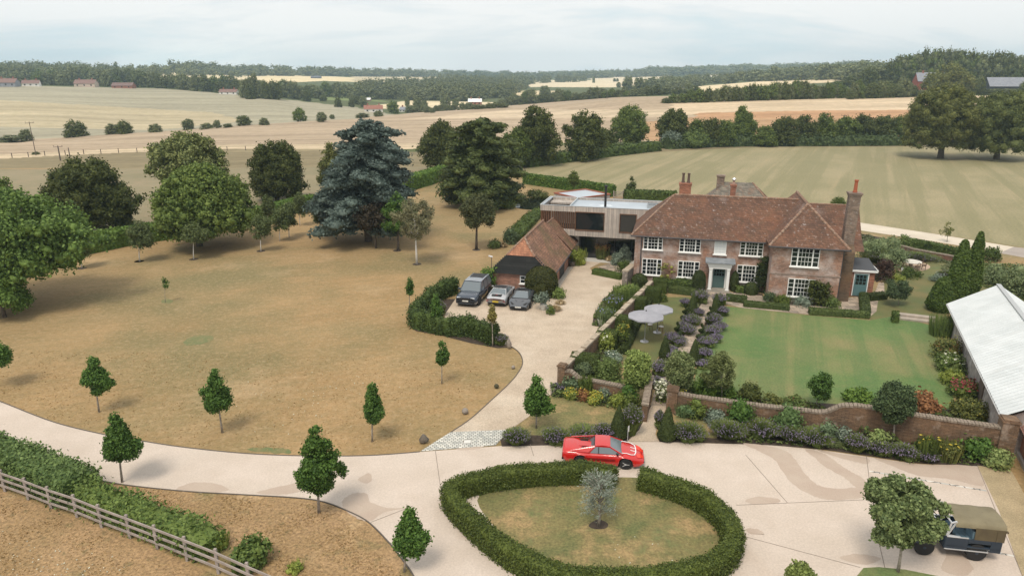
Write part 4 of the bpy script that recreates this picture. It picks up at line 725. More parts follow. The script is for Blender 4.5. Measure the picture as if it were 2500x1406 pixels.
for x0,x1,y0_,y1_ in ((11.3,12.9,2.8,3.5),(11.4,12.5,1.9,2.4),(13.4,14.8,1.2,3.4)):
    b=MB(); b.box(x0,x1,y0_,y1_,Zt-.2,Zt+.15); k_=b.build('skylight',mat('skylight_kerb',(.35,.38,.4),.4),me_); b=MB(); b.box(x0+.08,x1-.08,y0_+.08,y1_-.08,Zt+.15,Zt+.18); b.build('pane',M_glass,k_)
b=MB(); b.lathe([(.75,Zt-.175),(.75,Zt-.17),(.01,Zt-.165)],20,(6.9,2.2,0)); b.build('roof_puddle',mat('wet_sky_reflection',(.6,.66,.7),.1),me_)  # puddle coloured pale, painting in the bright reflection on the wet roof
an=thing('timber_annex','small square timber clad annex with rust red roof edge behind the modern block','outbuilding',(G(1418,490)[0]+.0,84.5,0),R(35))
an.location=(8.55,83.0,0)
b=MB(); b.box(-2.5,2.5,-2.3,2.3,0,5.65); b.build('cladding',M_clad,an)
b=MB(); b.box(-2.55,2.55,-2.35,-2.2,5.65,5.8); b.box(-2.55,2.55,2.2,2.35,5.65,5.8); b.box(-2.55,-2.4,-2.2,2.2,5.65,5.8); b.box(2.4,2.55,-2.2,2.2,5.65,5.8); b.build('rust_edge',M_rust,an); b=MB(); b.box(-2.4,2.4,-2.2,2.2,5.45,5.68); b.build('roof',M_membrane,an)
# ---------------- brick barn ----------------
BO=G(1203,706); BA=R(-14.8); bn=thing('brick_barn','small brick barn with orange tiled half hipped roof and black weatherboarded gable','barn',(BO[0],BO[1],0),BA)
W=5.6; b=MB(); b.box(0,W,0,9.4,-.1,1.95); b.box(.3,W-.2,9.4,13.8,-.1,2.0); b.build('wall',M_brick_barn,bn)
M_board=layered('black_weatherboard',(.018,.020,.020),(.03,.032,.031),1.5,brick=(6,.19,(.3,.3,.3),.02),rough=.6,bump=.3)
b=MB(); zh=3.55; k=(zh-1.95)/(5.0-1.95)*(W/2+.25)
for i in range(9):
    z0=1.9+i*(zh-1.9)/9; z1=z0+(zh-1.9)/9+.015; xa=-.12+(z0-1.9)/(5.0-1.95)*(W/2+.25); b.box(xa,W-xa,-.09+.004*(i%2),.1,z0,z1)
b.build('weatherboarding',M_board,bn)
xm=W/2; b=MB(); e=.3; y0=-.28; ye=9.6; zr=4.95; ze=1.72
xl=-e; xr=W+e; s_=(zr-ze)/(xm-xl); xh0=xl+(zh-ze)/s_; xh1=xr-(zh-ze)/s_; ya=1.15
b.poly([(xr,y0,ze),(xr,ye,ze),(xm,ye,zr),(xm,ya,zr),(xh1,y0,zh)]); b.poly([(xl,ye,ze),(xl,y0,ze),(xh0,y0,zh),(xm,ya,zr),(xm,ye,zr)])
b.poly([(xl,ye,ze),(xm,ye,zr),(xr,ye,ze)]); b.poly([(xl,y0,ze),(xr,y0,ze),(xh1,y0,zh),(xh0,y0,zh)],1)
b.poly([(xr+.02,9.61,1.85),(xr+.02,14.1,1.85),(xm+.5,13.2,4.6),(xm+.3,9.61,4.6)]); b.poly([(xl+.3,14.1,1.85),(xl+.3,9.61,1.85),(xm+.3,9.61,4.6),(xm+.5,13.2,4.6)]); b.poly([(xr+.02,14.1,1.85),(xl+.3,14.1,1.85),(xm+.5,13.2,4.6)])
br=b.build('roof',[M_tile2,M_board],bn)
b=MB(); b.poly([(xh0-.08,y0-.05,zh+.01),(xh1+.08,y0-.05,zh+.01),(xm,ya,zr+.03)]); b.build('half_hip',M_tile_hip,br)
caps((xh0,y0,zh),(xm,ya,zr+.03),.1,br); caps((xh1,y0,zh),(xm,ya,zr+.03),.1,br); caps((xm,ya,zr),(xm,ye,zr),.11,br); caps((xm+.3,9.7,4.6),(xm+.5,13.2,4.6),.09,br)
window(bn,2.7,4.25,.72,1.58,0,(1,),2,sill=True,fr=.07); 
wf=MB(); 
for x in (3.22,3.74): wf.box(x-.05,x+.05,-.1,0,.85,1.5)
wf.build('window_mullion',M_white,bn)
for y0_,y1_ in ((.6,2.9),(4.6,6.9)):
    q=MB(); q.box(W,W+.06,y0_,y1_,.02,1.9); 
    for i in range(8): yy=y0_+(y1_-y0_)*i/8; q.box(W+.06,W+.075,yy+.01,yy+.03,.02,1.9)
    q.build('barn_door',mat('black_door',(.03,.035,.038),.6),bn)
q=MB(); q.cyl((.05,-.13,0),(.05,-.13,1.8),.05,n=8); q.build('downpipe',M_gutter,bn); q=MB(); q.cyl((W+.33,-.2,1.7),(W+.33,9.5,1.7),.06,n=8); q.build('gutter',M_gutter,bn)
q=MB(); q.box(W,W+.5,-.2,9.4,-.02,.10); q.build('plinth',mat('pale_plinth2',(.42,.38,.32)),bn)
q=MB(); q.lathe([(.09,2.8),(.12,2.85),(.05,2.95)],8,(xm-.2,-.15,0)); q.build('gable_lamp',mat('lamp_grey',(.5,.5,.5)),bn)
lm=thing('floodlight','small white floodlight on a short arm at the barn roof corner','lamp',(*G(1219,690),0)); q=MB(); q.cyl((0,0,0),(0,0,2.95),.03,n=6); q.build('pole',M_gutter,lm); q=MB(); q.bar((-.28,-.05,3.05),(.1,.0,2.93),.16,.12); q.build('lamp_head',mat('lampwhite',(.75,.75,.76),.4),lm,bevel=.02)
lm.location=(BO[0]-.12,BO[1]+1.0,0)
# ---------------- white metal roofed barn, right ----------------
M_tin=layered('painted_metal_roof',(.62,.645,.65),(.54,.57,.575),.6,rough=.45,layers=[((.50,.47,.44),14,.66,.72,.5),((.68,.71,.72),.6,.5,.7,.6,(3,.3,1),(0,0,.4)),((.50,.51,.50),.9,.54,.70,.45,(.35,3,1))],fine=(20,.07))
M_roughwall=layered('grey_render_wall',(.40,.36,.34),(.30,.27,.255),1.6,layers=[((.52,.49,.47),1.2,.5,.65,.6),((.22,.18,.16),2.5,.58,.68,.5)],bump=.5,brick=(.5,.22,(.85,.85,.85),.015))
WA=R(-24.3); L_=20.6; wbn=thing('white_roof_barn','long low barn with corrugated white metal roof beside the lawn','barn',(34.7,51.6,0),WA)
# local: x to the right across the roof, -y towards the camera
b=MB(); b.box(.35,5.9,-L_+.3,-.2,-.1,2.1); b.poly([(.35,-L_+.3,2.1),(5.9,-L_+.3,2.1),(3.1,-L_+.3,4.0)]); b.poly([(5.9,-.2,2.1),(.35,-.2,2.1),(3.1,-.2,4.0)]); b.build('wall',M_roughwall,wbn)
b=MB(); n=52; v=[]; 
for i in range(n*2+1):
    y=-L_*i/(n*2); dz=.06*(i%2); v+=[(-.02,y,2.2+dz),(3.1,y,4.18+dz),(6.2,y,2.2+dz)]
f=[]
for i in range(n*2): f+=[(3*i,3*i+3,3*i+4,3*i+1),(3*i+1,3*i+4,3*i+5,3*i+2)]
b.add(v,f); b.build('roof',M_tin,wbn)
b=MB(); b.box(2.95,3.25,-L_-.02,.02,4.14,4.24); b.build('ridge_cap',mat('grey_cap',(.45,.46,.46),.5,.3),wbn)
b=MB(); b.box(.28,.36,-14.6,-13.4,.0,1.75); b.build('timber_door',mat('weathered_door',(.12,.09,.07)),wbn)
b=MB(); b.cyl((-.02,-.02,2.14),(-.02,-L_,2.14),.05,n=6); b.build('gutter',mat('pale_gutter',(.5,.5,.5)),wbn)
# red brick shed at the right edge
RX,RY=27.35,33.0; rs=thing('brick_shed','red brick shed with pink clay tile roof at the right edge of the drive','outbuilding',(RX,RY,0),R(-24.3))
b=MB(); b.box(.25,7,-16,-.1,-.1,1.75); b.poly([(.25,-.1,1.75),(7,-.1,1.75),(3.6,-.1,4.3)]); b.poly([(7,-16,1.75),(.25,-16,1.75),(3.6,-16,4.3)]); b.build('wall',layered('shed_brick',(.34,.145,.085),(.26,.12,.08),.9,brick=(.3,.11,(1.2,1.2,1.2),.012),layers=[((.42,.22,.14),.6,.5,.7,.5)],bump=.3,fine=(9,.14)),rs)
b=MB(); b.poly([(0,-16.2,1.65),(0,.05,1.65),(3.6,.05,4.5),(3.6,-16.2,4.5)][::-1]); b.poly([(7.2,.05,1.65),(7.2,-16.2,1.65),(3.6,-16.2,4.5),(3.6,.05,4.5)][::-1]); b.build('roof',layered('pink_tile',(.36,.20,.16),(.27,.155,.125),1,layers=[((.20,.12,.10),3,.55,.65,.5)],brick=(.26,.17,(.6,.6,.6),.02),bump=.4,fine=(9,.2)),rs)
b=MB(); b.box(.12,.25,-16,-.1,-.1,.25); b.build('plinth',mat('shed_plinth',(.34,.32,.3)),rs)
# ---------------- garden walls ----------------
M_gwall=layered('garden_wall_brick',(.205,.13,.08),(.14,.095,.062),1.2,layers=[((.38,.31,.25),1.6,.54,.68,.6),((.10,.08,.06),2.2,.55,.7,.5),((.27,.15,.08),.5,.5,.7,.4)],brick=(.24,.085,(.62,.56,.5),.012),bump=.5,fine=(9,.2))
M_coping=layered('brick_coping',(.30,.245,.19),(.20,.16,.12),4,layers=[((.14,.10,.08),14,.5,.6,.6)],bump=.4)
M_stonecap=layered('stone_cap',(.45,.37,.28),(.34,.28,.21),2,layers=[((.2,.15,.11),3,.55,.65,.5)],bump=.4)
def gwall(label,pts,name='garden_wall',th=.34,piers=(),cop=True,m=None,cw=.42,copm=None):
    """pts: (x,y,height) plan points"""
    P=[Vector(p) for p in pts]; n=len(P); b=MB(); L=[];Rr=[]
    for i,p in enumerate(P):
        d=(P[min(i+1,n-1)]-P[max(i-1,0)]); d.z=0; d.normalize(); nn=Vector((-d.y,d.x,0)); L.append((p+nn*th/2));Rr.append(p-nn*th/2)
    o=thing(name,label,'wall',(P[0].x,P[0].y,0)); o_=Vector((P[0].x,P[0].y,0)); v=[]
    for i in range(n): 
        l,r=L[i]-o_,Rr[i]-o_; v+=[(l.x,l.y,-.1),(l.x,l.y,P[i].z),(r.x,r.y,P[i].z),(r.x,r.y,-.1)]
    f=[]
    for i in range(n-1): a=4*i; f+=[(a,a+1,a+5,a+4),(a+1,a+2,a+6,a+5),(a+2,a+3,a+7,a+6)]
    f+=[(3,2,1,0),(4*n-4,4*n-3,4*n-2,4*n-1)]; b.add(v,f); b.build('brickwork',m or M_gwall,o)
    if cop:
        c=MB(); rr=random.Random(n)
        for i in range(n-1):
            seg=(P[i+1]-P[i]); k=max(1,int(seg.length/(.16 if cop is True else cop)))
            for j in range(k):
                a=P[i].lerp(P[i+1],j/k)-o_; q=P[i].lerp(P[i+1],(j+.86)/k)-o_; z=rr.uniform(-.012,.012); h=.11 if cop is True else .14
                c.bar((a.x,a.y,a.z+h/2+z),(q.x,q.y,q.z+h/2+z),cw+rr.uniform(-.03,.03),h)
        c.build('coping',copm or M_coping,o)
    for (x,y,w_,h_,ang) in piers:
        q=MB(); cs,sn=math.cos(ang),math.sin(ang)
        for (hw_,z0,z1) in ((w_/2,-.1,h_),(w_/2+.05,h_,h_+.09),(w_/2-.03,h_+.09,h_+.16)):
            q.prism([(x-o_.x+cs*a-sn*c_,y-o_.y+sn*a+cs*c_) for a,c_ in ((-hw_,-hw_),(hw_,-hw_),(hw_,hw_),(-hw_,hw_))],z0,z1)
        q.build('pier',m or M_gwall,o)
    return o
A=G(1643,1003); B=G(2447,1120); 
def lerp2(a,b,t): return (a[0]+(b[0]-a[0])*t,a[1]+(b[1]-a[1])*t)
def wt(px):   # parameter of the photo column along the wall line
    lo,hi=0,1
    for _ in range(40):
        m=(lo+hi)/2; p=lerp2(A,B,m); q=1250+(p[0])*ppm(p[1],1.4)
        if q<px: lo=m
        else: hi=m
    return lo
hs=[(1645,957),(1700,966),(1760,974),(1860,988),(1940,996),(1990,1002),(2015,1003),(2030,997),(2045,989),(2060,986),(2090,987),(2130,993),(2240,1011),(2340,1026),(2440,1040)]
wp=[]
for px,py in hs:
    t=wt(px); p=lerp2(A,B,t); wp.append((p[0],p[1],max(1.,ZT(p[1],py)-.1)))
wang=math.atan2(B[1]-A[1],B[0]-A[0])
gwall('long curving topped brick garden wall between the lawn and the drive',wp,piers=[(*lerp2(A,B,.995),.75,ZT(lerp2(A,B,.995)[1],1026),wang),(wp[0][0]-.1,wp[0][1],.62,1.45,wang)])
A2=G(1372,946); B2=G(1568,986); w2=[]
for px,py in [(1374,903),(1392,903),(1405,912),(1415,926),(1430,934),(1450,936),(1500,940),(1550,950)]:
    t=(px-1372)/200; p=lerp2(A2,B2,t); w2.append((p[0],p[1],max(.9,ZT(p[1],py)-.1)))
gwall('short brick garden wall with curved shoulder at the corner of the gravel drive',w2,piers=[(A2[0],A2[1],.5,ZT(A2[1],893),math.atan2(B2[1]-A2[1],B2[0]-A2[0]))])
gq=G(1560,1010); gwall('stubby brick return wall beside the path opening',[(G(1572,1030)[0],G(1572,1030)[1],1.05),(G(1585,965)[0],G(1585,965)[1],1.35)])
gwall('short dark brick return wall on the right of the path opening',[(G(1640,1003)[0],G(1640,1003)[1],1.25),(G(1632,958)[0],G(1632,958)[1],1.35)])
s0=G(1377,893,1.25); s1=G(1592,684,1.25); gwall('straight stone capped wall between the gravel drive and the box hedges',[(*lerp2(s0,s1,t),1.12) for t in (0,.25,.5,.75,1)],cop=1.4,cw=.40,copm=M_stonecap)
gwall('low flint and brick wall stub at the corner of the manor house',[(*G(1524,700),1.5),(*G(1545,682),1.5)],name='flint_wall',th=.5,cop=.5,cw=.6,m=layered('flint',(.28,.24,.2),(.16,.13,.11),6,layers=[((.5,.46,.42),8,.58,.64,.8)],bump=.8,bscale=9),copm=M_stonecap)
gwall('low red brick wall behind the lavender at the far garden edge',[(*G(2225,620),.55),(*G(2345,642),.55)],m=layered('dark_gw',(.24,.12,.08),(.16,.09,.07),2,layers=[((.4,.33,.28),4,.6,.68,.6)],brick=(.24,.085,(.8,.8,.8),.012)))
gwall('dark stone wall between flowerbeds right of the manor',[(*G(2140,602),.8),(*G(2225,620),.6)],m=layered('dark_gw2',(.2,.12,.09),(.16,.11,.08),2,brick=(.24,.085,(.8,.8,.8),.012)))
# stone garden steps
st=thing('garden_steps','two long stone garden steps beside the clipped box cube','steps',(*G(2192,782),0),math.atan2(G(2288,793)[1]-G(2192,782)[1],G(2288,793)[0]-G(2192,782)[0]))
ln=math.dist(G(2288,793),G(2192,782))
for k in range(2): q=MB(); q.box(0,ln,.15+k*.55,.70+k*.55,0.0,.17+k*.17); o_=q.build('step',layered('step%d'%k,(.40,.34,.28),(.3,.26,.22),2,layers=[((.12,.11,.08),3,.6,.7,.6)]),st,bevel=.02)
# ---------------- vehicles ----------------
M_tyre=mat('tyre',(.015,.015,.016),.85); M_rim=mat('alloy',(.52,.52,.53),.4,.1); M_black=mat('black_trim',(.012,.012,.013),.5); M_carglass=mat('car_glass',(.13,.155,.17),.08,spec=.9)  # car glass base is paled to stand in for reflected sky
M_plate=mat('white_plate',(.7,.7,.66),.5); M_yplate=mat('yellow_plate',(.65,.48,.03),.5); M_blurred=mat('plate_blur',(.5,.5,.47),.6); M_yblur=mat('plate_blur_y',(.5,.36,.03),.6); M_lamp=mat('head_lamp',(.55,.58,.6),.1); M_tail=mat('tail_lamp',(.35,.01,.01),.2)
def wheel(parent,x,y,r,wd,side,rim=None,rr=.62,spokes=5,rimcol=None):
    o=thing('wheel','','',(x,y,r)); del o['label'],o['category']; o.parent=parent
    b=MB(); h=wd/2; b.lathe([(r*rr,-h),(r*.93,-h),(r,-h*.7),(r,h*.7),(r*.93,h),(r*rr,h)],24,(0,0,0),ax='y'); b.build('tyre',M_tyre,o)
    b=MB(); f=side*h*.82; b.lathe([(r*rr,-h*.6),(r*rr,h*.6)],24,(0,0,0),ax='y',m=1)
    for k in range(spokes):
        a=2*math.pi*k/spokes; c_,s_=math.cos(a),math.sin(a); b.bar((c_*r*.08,f,s_*r*.08),(c_*r*rr,f,s_*r*rr),r*.17,.03)
    for k in range(20):
        a,a2=2*math.pi*k/20,2*math.pi*(k+1)/20; b.bar((math.cos(a)*r*rr*.95,f,math.sin(a)*r*rr*.95),(math.cos(a2)*r*rr*.95,f,math.sin(a2)*r*rr*.95),r*.09,.03)
    b.cyl((0,f-side*.02,0),(0,f+side*.02,0),r*.16,n=10)
    if rimcol is None:
        b.cyl((0,f-side*.03,0),(0,f-side*.005,0),r*rr,n=24)
        for k in range(5): a=2*math.pi*(k+.5)/5; b.cyl((math.cos(a)*r*rr*.58,f-side*.01,math.sin(a)*r*rr*.58),(math.cos(a)*r*rr*.58,f+side*.004,math.sin(a)*r*rr*.58),r*.10,n=8,m=1)
    b.build('rim',[rimcol or M_rim,M_black],o)
    return o
def interp(T,x): return float(np.interp(x,[a for a,_ in T],[b for _,b in T]))
def body(parent,L,W,top,wid,sill,wheels,ar,m,mid=.5,n=64,crown=.03,shoulder=.10,name='body'):
    b=MB(); xs=np.linspace(-L/2,L/2,n); S=[]
    for x in xs:
        w_=interp(wid,x)*W/2; zt=interp(top,x); zl=interp(sill,x)
        for xw,zr in wheels:
            q=ar*ar-(x-xw)**2
            if q>0: zl=max(zl,zr+math.sqrt(q))
        zl=min(zl,zt-.12); zs=zt-shoulder; zm=zl+(zs-zl)*mid
        S.append([(w_*.95,zl),(w_,min(zl+.06,zm)),(w_,zm),(w_*.97,zs),(w_*.86,zt-.02),(w_*.5,zt+crown*.7),(0,zt+crown)])
    k=7; v=[]
    for x,s in zip(xs,S): v+= [(x,-y,z) for y,z in s]+[(x,y,z) for y,z in s[-2::-1]]
    K=13; f=[]
    for i in range(n-1):
        for j in range(K-1): f.append((i*K+j,(i+1)*K+j,(i+1)*K+j+1,i*K+j+1))
    f.append(tuple(range(K-1,-1,-1))); f.append(tuple((n-1)*K+j for j in range(K))); b.add(v,f)
    o=b.build(name,m,parent,smooth=True)
    u=MB(); u.box(-L/2+.25,L/2-.25,-W/2+.22,W/2-.22,.2,.5); u.build('underbody',M_black,parent)
    return o
def cabin(parent,base,roofp,wb,wr,zb,zr,m,gl=None,bp=None,th=.05,rmat=None,pw=.055,rw=None):
    xr,xf=base; a,c_=roofp; P=[(xr,-wb,zb),(xf,-wb,zb),(xf,wb,zb),(xr,wb,zb)]; T=[(a,-wr,zr),(c_,-wr,zr),(c_,wr,zr),(a,wr,zr)]
    g=MB(); g.add(P+T,[(0,1,5,4),(1,2,6,5),(2,3,7,6),(3,0,4,7),(4,5,6,7)]); g.build('windows',gl or M_carglass,parent)
    q=MB()
    for i in range(4): q.bar(P[i],T[i],pw,pw)
    for i in range(4): q.bar(T[i],T[(i+1)%4],pw,pw)
    q.build('pillars',m,parent)
    if bp:
        q=MB()
        for x in bp:
            t=.5
            for s in(-1,1): q.bar((x,s*(wb+.005),zb),(x+(0),s*(wr+.005),zr),.05,.03)
        q.build('door_pillar',M_black,parent)
    r=MB(); n=8; v=[];f=[]
    for i in range(n+1):
        x=a+(c_-a)*i/n; bow=.035*math.sin(math.pi*i/n)
        for j in range(7): y=-wr+2*wr*j/6; v.append((x,y,zr+.015+bow+.03*math.cos((j-3)/3*1.4)))
    for i in range(n):
        for j in range(6): f.append((i*7+j,(i+1)*7+j,(i+1)*7+j+1,i*7+j+1))
    r.add(v,f); return r.build('roof_panel',rmat or m,parent,smooth=True)
# --- red sports car ---
M_red=mat('red_paint',(.52,.012,.010),.28,coat=.8); M_redpanel=mat('orange_red_panel',(.85,.035,.01),.35,coat=.5); M_tape=mat('white_tape',(.8,.8,.8),.6)
rw_=G(1418,1123.6,.31); fw_=G(1526.4,1131,.31); ang=math.atan2(fw_[1]-rw_[1],fw_[0]-rw_[0]); cx,cy=(rw_[0]+fw_[0])/2-math.sin(ang)*.72+0.0,(rw_[1]+fw_[1])/2+math.cos(ang)*.72
rc=thing('sports_car','low red mid engined sports car with white tape on its bonnet','car',(cx,cy,0),ang)
TOP=[(-2.12,.80),(-2.05,.86),(-1.5,.88),(-.6,.80),(.3,.80),(.75,.82),(1.15,.80),(1.6,.70),(1.95,.58),(2.12,.46)]
WID=[(-2.12,.86),(-1.9,.97),(-1.2,1),(0,.965),(1.2,.99),(1.7,.93),(2.0,.82),(2.12,.72)]
SILL=[(-2.12,.42),(-1.9,.24),(-1,.19),(1.6,.17),(1.9,.2),(2.12,.34)]
body(rc,4.24,1.74,TOP,WID,SILL,[(-1.17,.31),(1.17,.31)],.38,M_red)
cabin(rc,(-.75,1.02),(-.42,.33),.74,.56,.80,1.13,M_red,bp=[-.25])
for s in(-1,1): # flying buttresses
    q=MB(); q.add([(-.45,s*.56,1.14),(-.42,s*.60,1.10),(-.80,s*.78,.85),(-1.75,s*.76,.885),(-.55,s*.50,1.12),(-1.70,s*.66,.885)],[(0,4,5,3),(0,3,2,1),(1,2,3,0),(4,0,3,5)])
    q.build('sail_panel',M_red,rc)
q=MB(); q.box(-1.30,-.52,-.52,-.22,.86,.872); q.box(-1.30,-.80,.30,.55,.865,.877); q.box(-.50,-.46,-.52,.52,.86,1.10); q.build('engine_vent',M_black,rc)
q=MB(); q.box(-1.30,-.5,-.2,.3,.89,.905); q.build('engine_cover',M_red,rc,bevel=.02)
q=MB(); q.box(-1.0,.62,-.885,-.855,.50,.60); q.box(-2.15,-1.95,-.70,.70,.42,.52); q.build('side_scallop',mat('deep_red',(.22,.005,.005),.4),rc)
def ribbon(parent,name,pts,w,m,th=.012):
    b=MB(); 
    for a,c_ in zip(pts[:-1],pts[1:]): b.bar(a,c_,w,th)
    return b.build(name,m,parent)
def tz(x): return interp(TOP,x)+.045
ribbon(rc,'tape_stripe',[(.95,-.62,tz(.95)),(1.2,-.58,tz(1.2)+.0),(1.45,-.60,tz(1.45)),(1.62,-.52,tz(1.62))],.045,M_tape)
ribbon(rc,'tape_stripe',[(.95,.62,tz(.95)),(1.2,.60,tz(1.2)),(1.45,.60,tz(1.45)),(1.66,.48,tz(1.66))],.045,M_tape)
ribbon(rc,'tape_stripe',[(1.62,-.52,tz(1.62)),(1.70,-.2,tz(1.7)),(1.70,.2,tz(1.7)),(1.66,.48,tz(1.66))],.045,M_tape)
for y in (-.16,.14): ribbon(rc,'tape_stripe',[(1.42,y,tz(1.42)),(1.70,y+.02,tz(1.70))],.045,M_tape)
q=MB(); nn=8
for i in range(nn):
    a=1.74+i*.36/nn; c_=a+.36/nn; ya,yc=.62-.22*(i/nn)**2,.62-.22*((i+1)/nn)**2; q.poly([(a,-ya,tz(a)-.02),(c_,-yc,tz(c_)-.02),(c_,yc,tz(c_)-.02),(a,ya,tz(a)-.02)])
q.build('nose_panel',M_redpanel,rc)
q=MB(); q.box(2.03,2.14,-.62,.62,.33,.42); q.box(-2.16,-2.06,-.78,.78,.36,.46); q.build('bumper',M_black,rc)
for s in(-1,1):
    q=MB(); q.lathe([(.03,0),(.07,.03),(.07,.10),(.02,.13)],8,(.72,s*.86,.84)); q.build('wing_mirror',M_black,rc)
    for x in(-1.17,1.17): wheel(rc,x,s*.73,.31,.22,s)
# --- generic modern cars ---
M_suv=mat('dark_blue_paint',(.05,.065,.09),.22,.4,coat=.9); M_silver=mat('silver_paint',(.50,.50,.51),.28,.45,coat=.9); M_grey=mat('grey_paint',(.10,.105,.115),.25,.4,coat=.9)
suv=thing('suv','dark blue suv parked facing out beside the yew hedge','car',(-3.45,59.4,0),R(-105))
body(suv,5.05,2.02,[(-2.52,1.0),(-2.3,1.12),(.9,1.12),(1.9,1.08),(2.35,1.0),(2.52,.86)],[(-2.52,.90),(-2.2,.98),(0,1),(2.0,.98),(2.4,.92),(2.52,.86)],[(-2.52,.45),(-2.3,.32),(2.3,.3),(2.52,.36)],[(-1.5,.38),(1.5,.38)],.46,M_suv,crown=.05)
cabin(suv,(-2.4,1.15),(-2.15,.35),.94,.78,1.12,1.80,M_suv,bp=[-.2,-1.2],rmat=mat('suv_roof',(.20,.22,.25),.2,.3,coat=.8))
q=MB(); q.box(-2.0,-.7,-.62,.62,1.86,1.885); q.build('roof_glass',M_black,suv)
q=MB(); q.box(2.44,2.54,-.55,.55,.72,.88); q.box(2.42,2.53,-.85,.85,.40,.52); q.build('grille',M_black,suv); q=MB(); q.box(2.545,2.56,-.27,.27,.57,.69); pl=q.build('number_plate',M_plate,suv); q=MB(); q.box(2.561,2.565,-.2,.2,.605,.655); q.build('plate_marks',M_blurred,pl)
for s in(-1,1):
    q=MB(); q.box(2.30,2.50,s*.62-.2,s*.62+.2,.80,.93); q.build('headlight',M_lamp,suv,bevel=.03); q=MB(); q.box(.85,1.0,s*1.08-.12,s*1.08+.12,1.12,1.3); q.build('wing_mirror',M_suv,suv,bevel=.04)
    q=MB(); q.box(-2.1,.3,s*.965-.01,s*.965+.01,1.10,1.13); q.build('trim_strip',mat('chrome',(.7,.7,.7),.2,.9),suv)
    for x in(-1.5,1.5): wheel(suv,x,s*.90,.38,.26,s,rimcol=M_black)
po=thing('convertible','silver rear engined convertible with black soft top, tail towards the drive','car',(-.95,59.3,0),R(77))
TP=[(-2.26,.74),(-2.1,.86),(-1.5,.95),(-.9,.97),(.8,.93),(1.4,.90),(1.9,.80),(2.2,.62),(2.26,.5)]
body(po,4.52,1.88,TP,[(-2.26,.86),(-1.9,.98),(-1.3,1),(-.2,.95),(1.3,.96),(1.9,.9),(2.26,.72)],[(-2.26,.40),(-2.0,.25),(2.0,.2),(2.26,.3)],[(-1.25,.34),(1.2,.34)],.41,M_silver,crown=.05)
cabin(po,(-1.45,.95),(-.65,.15),.76,.56,.95,1.27,M_silver,rmat=mat('soft_top',(.02,.02,.022),.7),gl=M_carglass)
q=MB(); q.box(-2.0,-1.55,-.45,.45,.985,1.0); q.box(-2.275,-2.15,-.7,.7,.34,.45); q.build('engine_grille',M_black,po); q=MB(); q.box(-2.27,-2.2,-.78,.78,.70,.745); q.build('tail_light_bar',mat('tail_dark',(.12,.02,.02),.2),po)
q=MB(); q.box(-1.82,-1.74,-.08,.08,1.0,1.012); q.build('brake_light',M_tail,po); q=MB(); q.box(-2.30,-2.28,-.27,.27,.46,.58); pl=q.build('number_plate',M_yplate,po); q=MB(); q.box(-2.305,-2.301,-.2,.2,.495,.545); q.build('plate_marks',M_yblur,pl)
for s in(-1,1):
    q=MB(); q.box(-2.26,-2.16,s*.74-.1,s*.74+.1,.53,.60); q.build('reflector',M_tail,po); q=MB(); q.box(.55,.70,s*.98-.1,s*.98+.1,.95,1.07); q.build('wing_mirror',M_silver,po,bevel=.03)
    for x in(-1.25,1.2): wheel(po,x,s*.82,.34,.27,s,rimcol=M_black)
mc=thing('supercar','low metallic grey supercar with black roof, nose towards the drive beside the hedge','car',(.95,58.3,0),R(-101))
TM=[(-2.27,.72),(-1.9,.88),(-1.2,.92),(-.3,.86),(.7,.84),(1.3,.80),(1.8,.64),(2.15,.50),(2.27,.40)]
body(mc,4.54,1.93,TM,[(-2.27,.88),(-1.5,1),(-.2,.93),(1.3,.98),(1.9,.9),(2.27,.74)],[(-2.27,.35),(2.0,.16),(2.27,.2)],[(-1.3,.34),(1.33,.33)],.40,M_grey,crown=.0,shoulder=.08)
cabin(mc,(-1.2,1.15),(-.55,.1),.70,.50,.84,1.18,M_grey,rmat=M_black,pw=.05)
q=MB(); q.box(2.1,2.285,-.75,.75,.16,.30); q.build('splitter',M_black,mc); q=MB(); q.box(2.29,2.30,-.26,.26,.30,.41); pl=q.build('number_plate',M_plate,mc); q=MB(); q.box(2.301,2.305,-.2,.2,.335,.38); q.build('plate_marks',M_blurred,pl)
for s in(-1,1):
    q=MB(); q.add([(1.75,s*.80,.665),(2.12,s*.58,.535),(2.05,s*.40,.56),(1.85,s*.62,.655)],[(0,1,2,3)]); q.add([(1.1,s*.55,.835),(1.7,s*.2,.69),(1.7,s*.26,.69),(1.1,s*.62,.83)],[(0,1,2,3)]); q.build('headlight',M_black,mc); q=MB(); q.box(.6,.72,s*.98-.1,s*.98+.1,.90,1.0); q.build('wing_mirror',M_black,mc,bevel=.03)
    for x in(-1.3,1.33): wheel(mc,x,s*.83,.335,.27,s,rimcol=M_black)
# --- classic off-roader ---
M_navy=mat('navy_paint',(.018,.032,.052),.45); M_canvas=layered('khaki_canvas',(.215,.185,.115),(.17,.145,.09),1.5,layers=[((.13,.11,.07),4,.55,.7,.4)],bump=.3); M_canvas2=layered('dark_canvas',(.12,.095,.05),(.09,.07,.04),2); M_galv=mat('galvanised',(.58,.60,.62),.4,.4); M_seat=layered('blue_seat',(.10,.17,.22),(.15,.23,.29),3)
ax=G(2382,1346,.40); ha=R(170); nx_,ny_=math.sin(ha),-math.cos(ha) # left-hand normal points toward camera
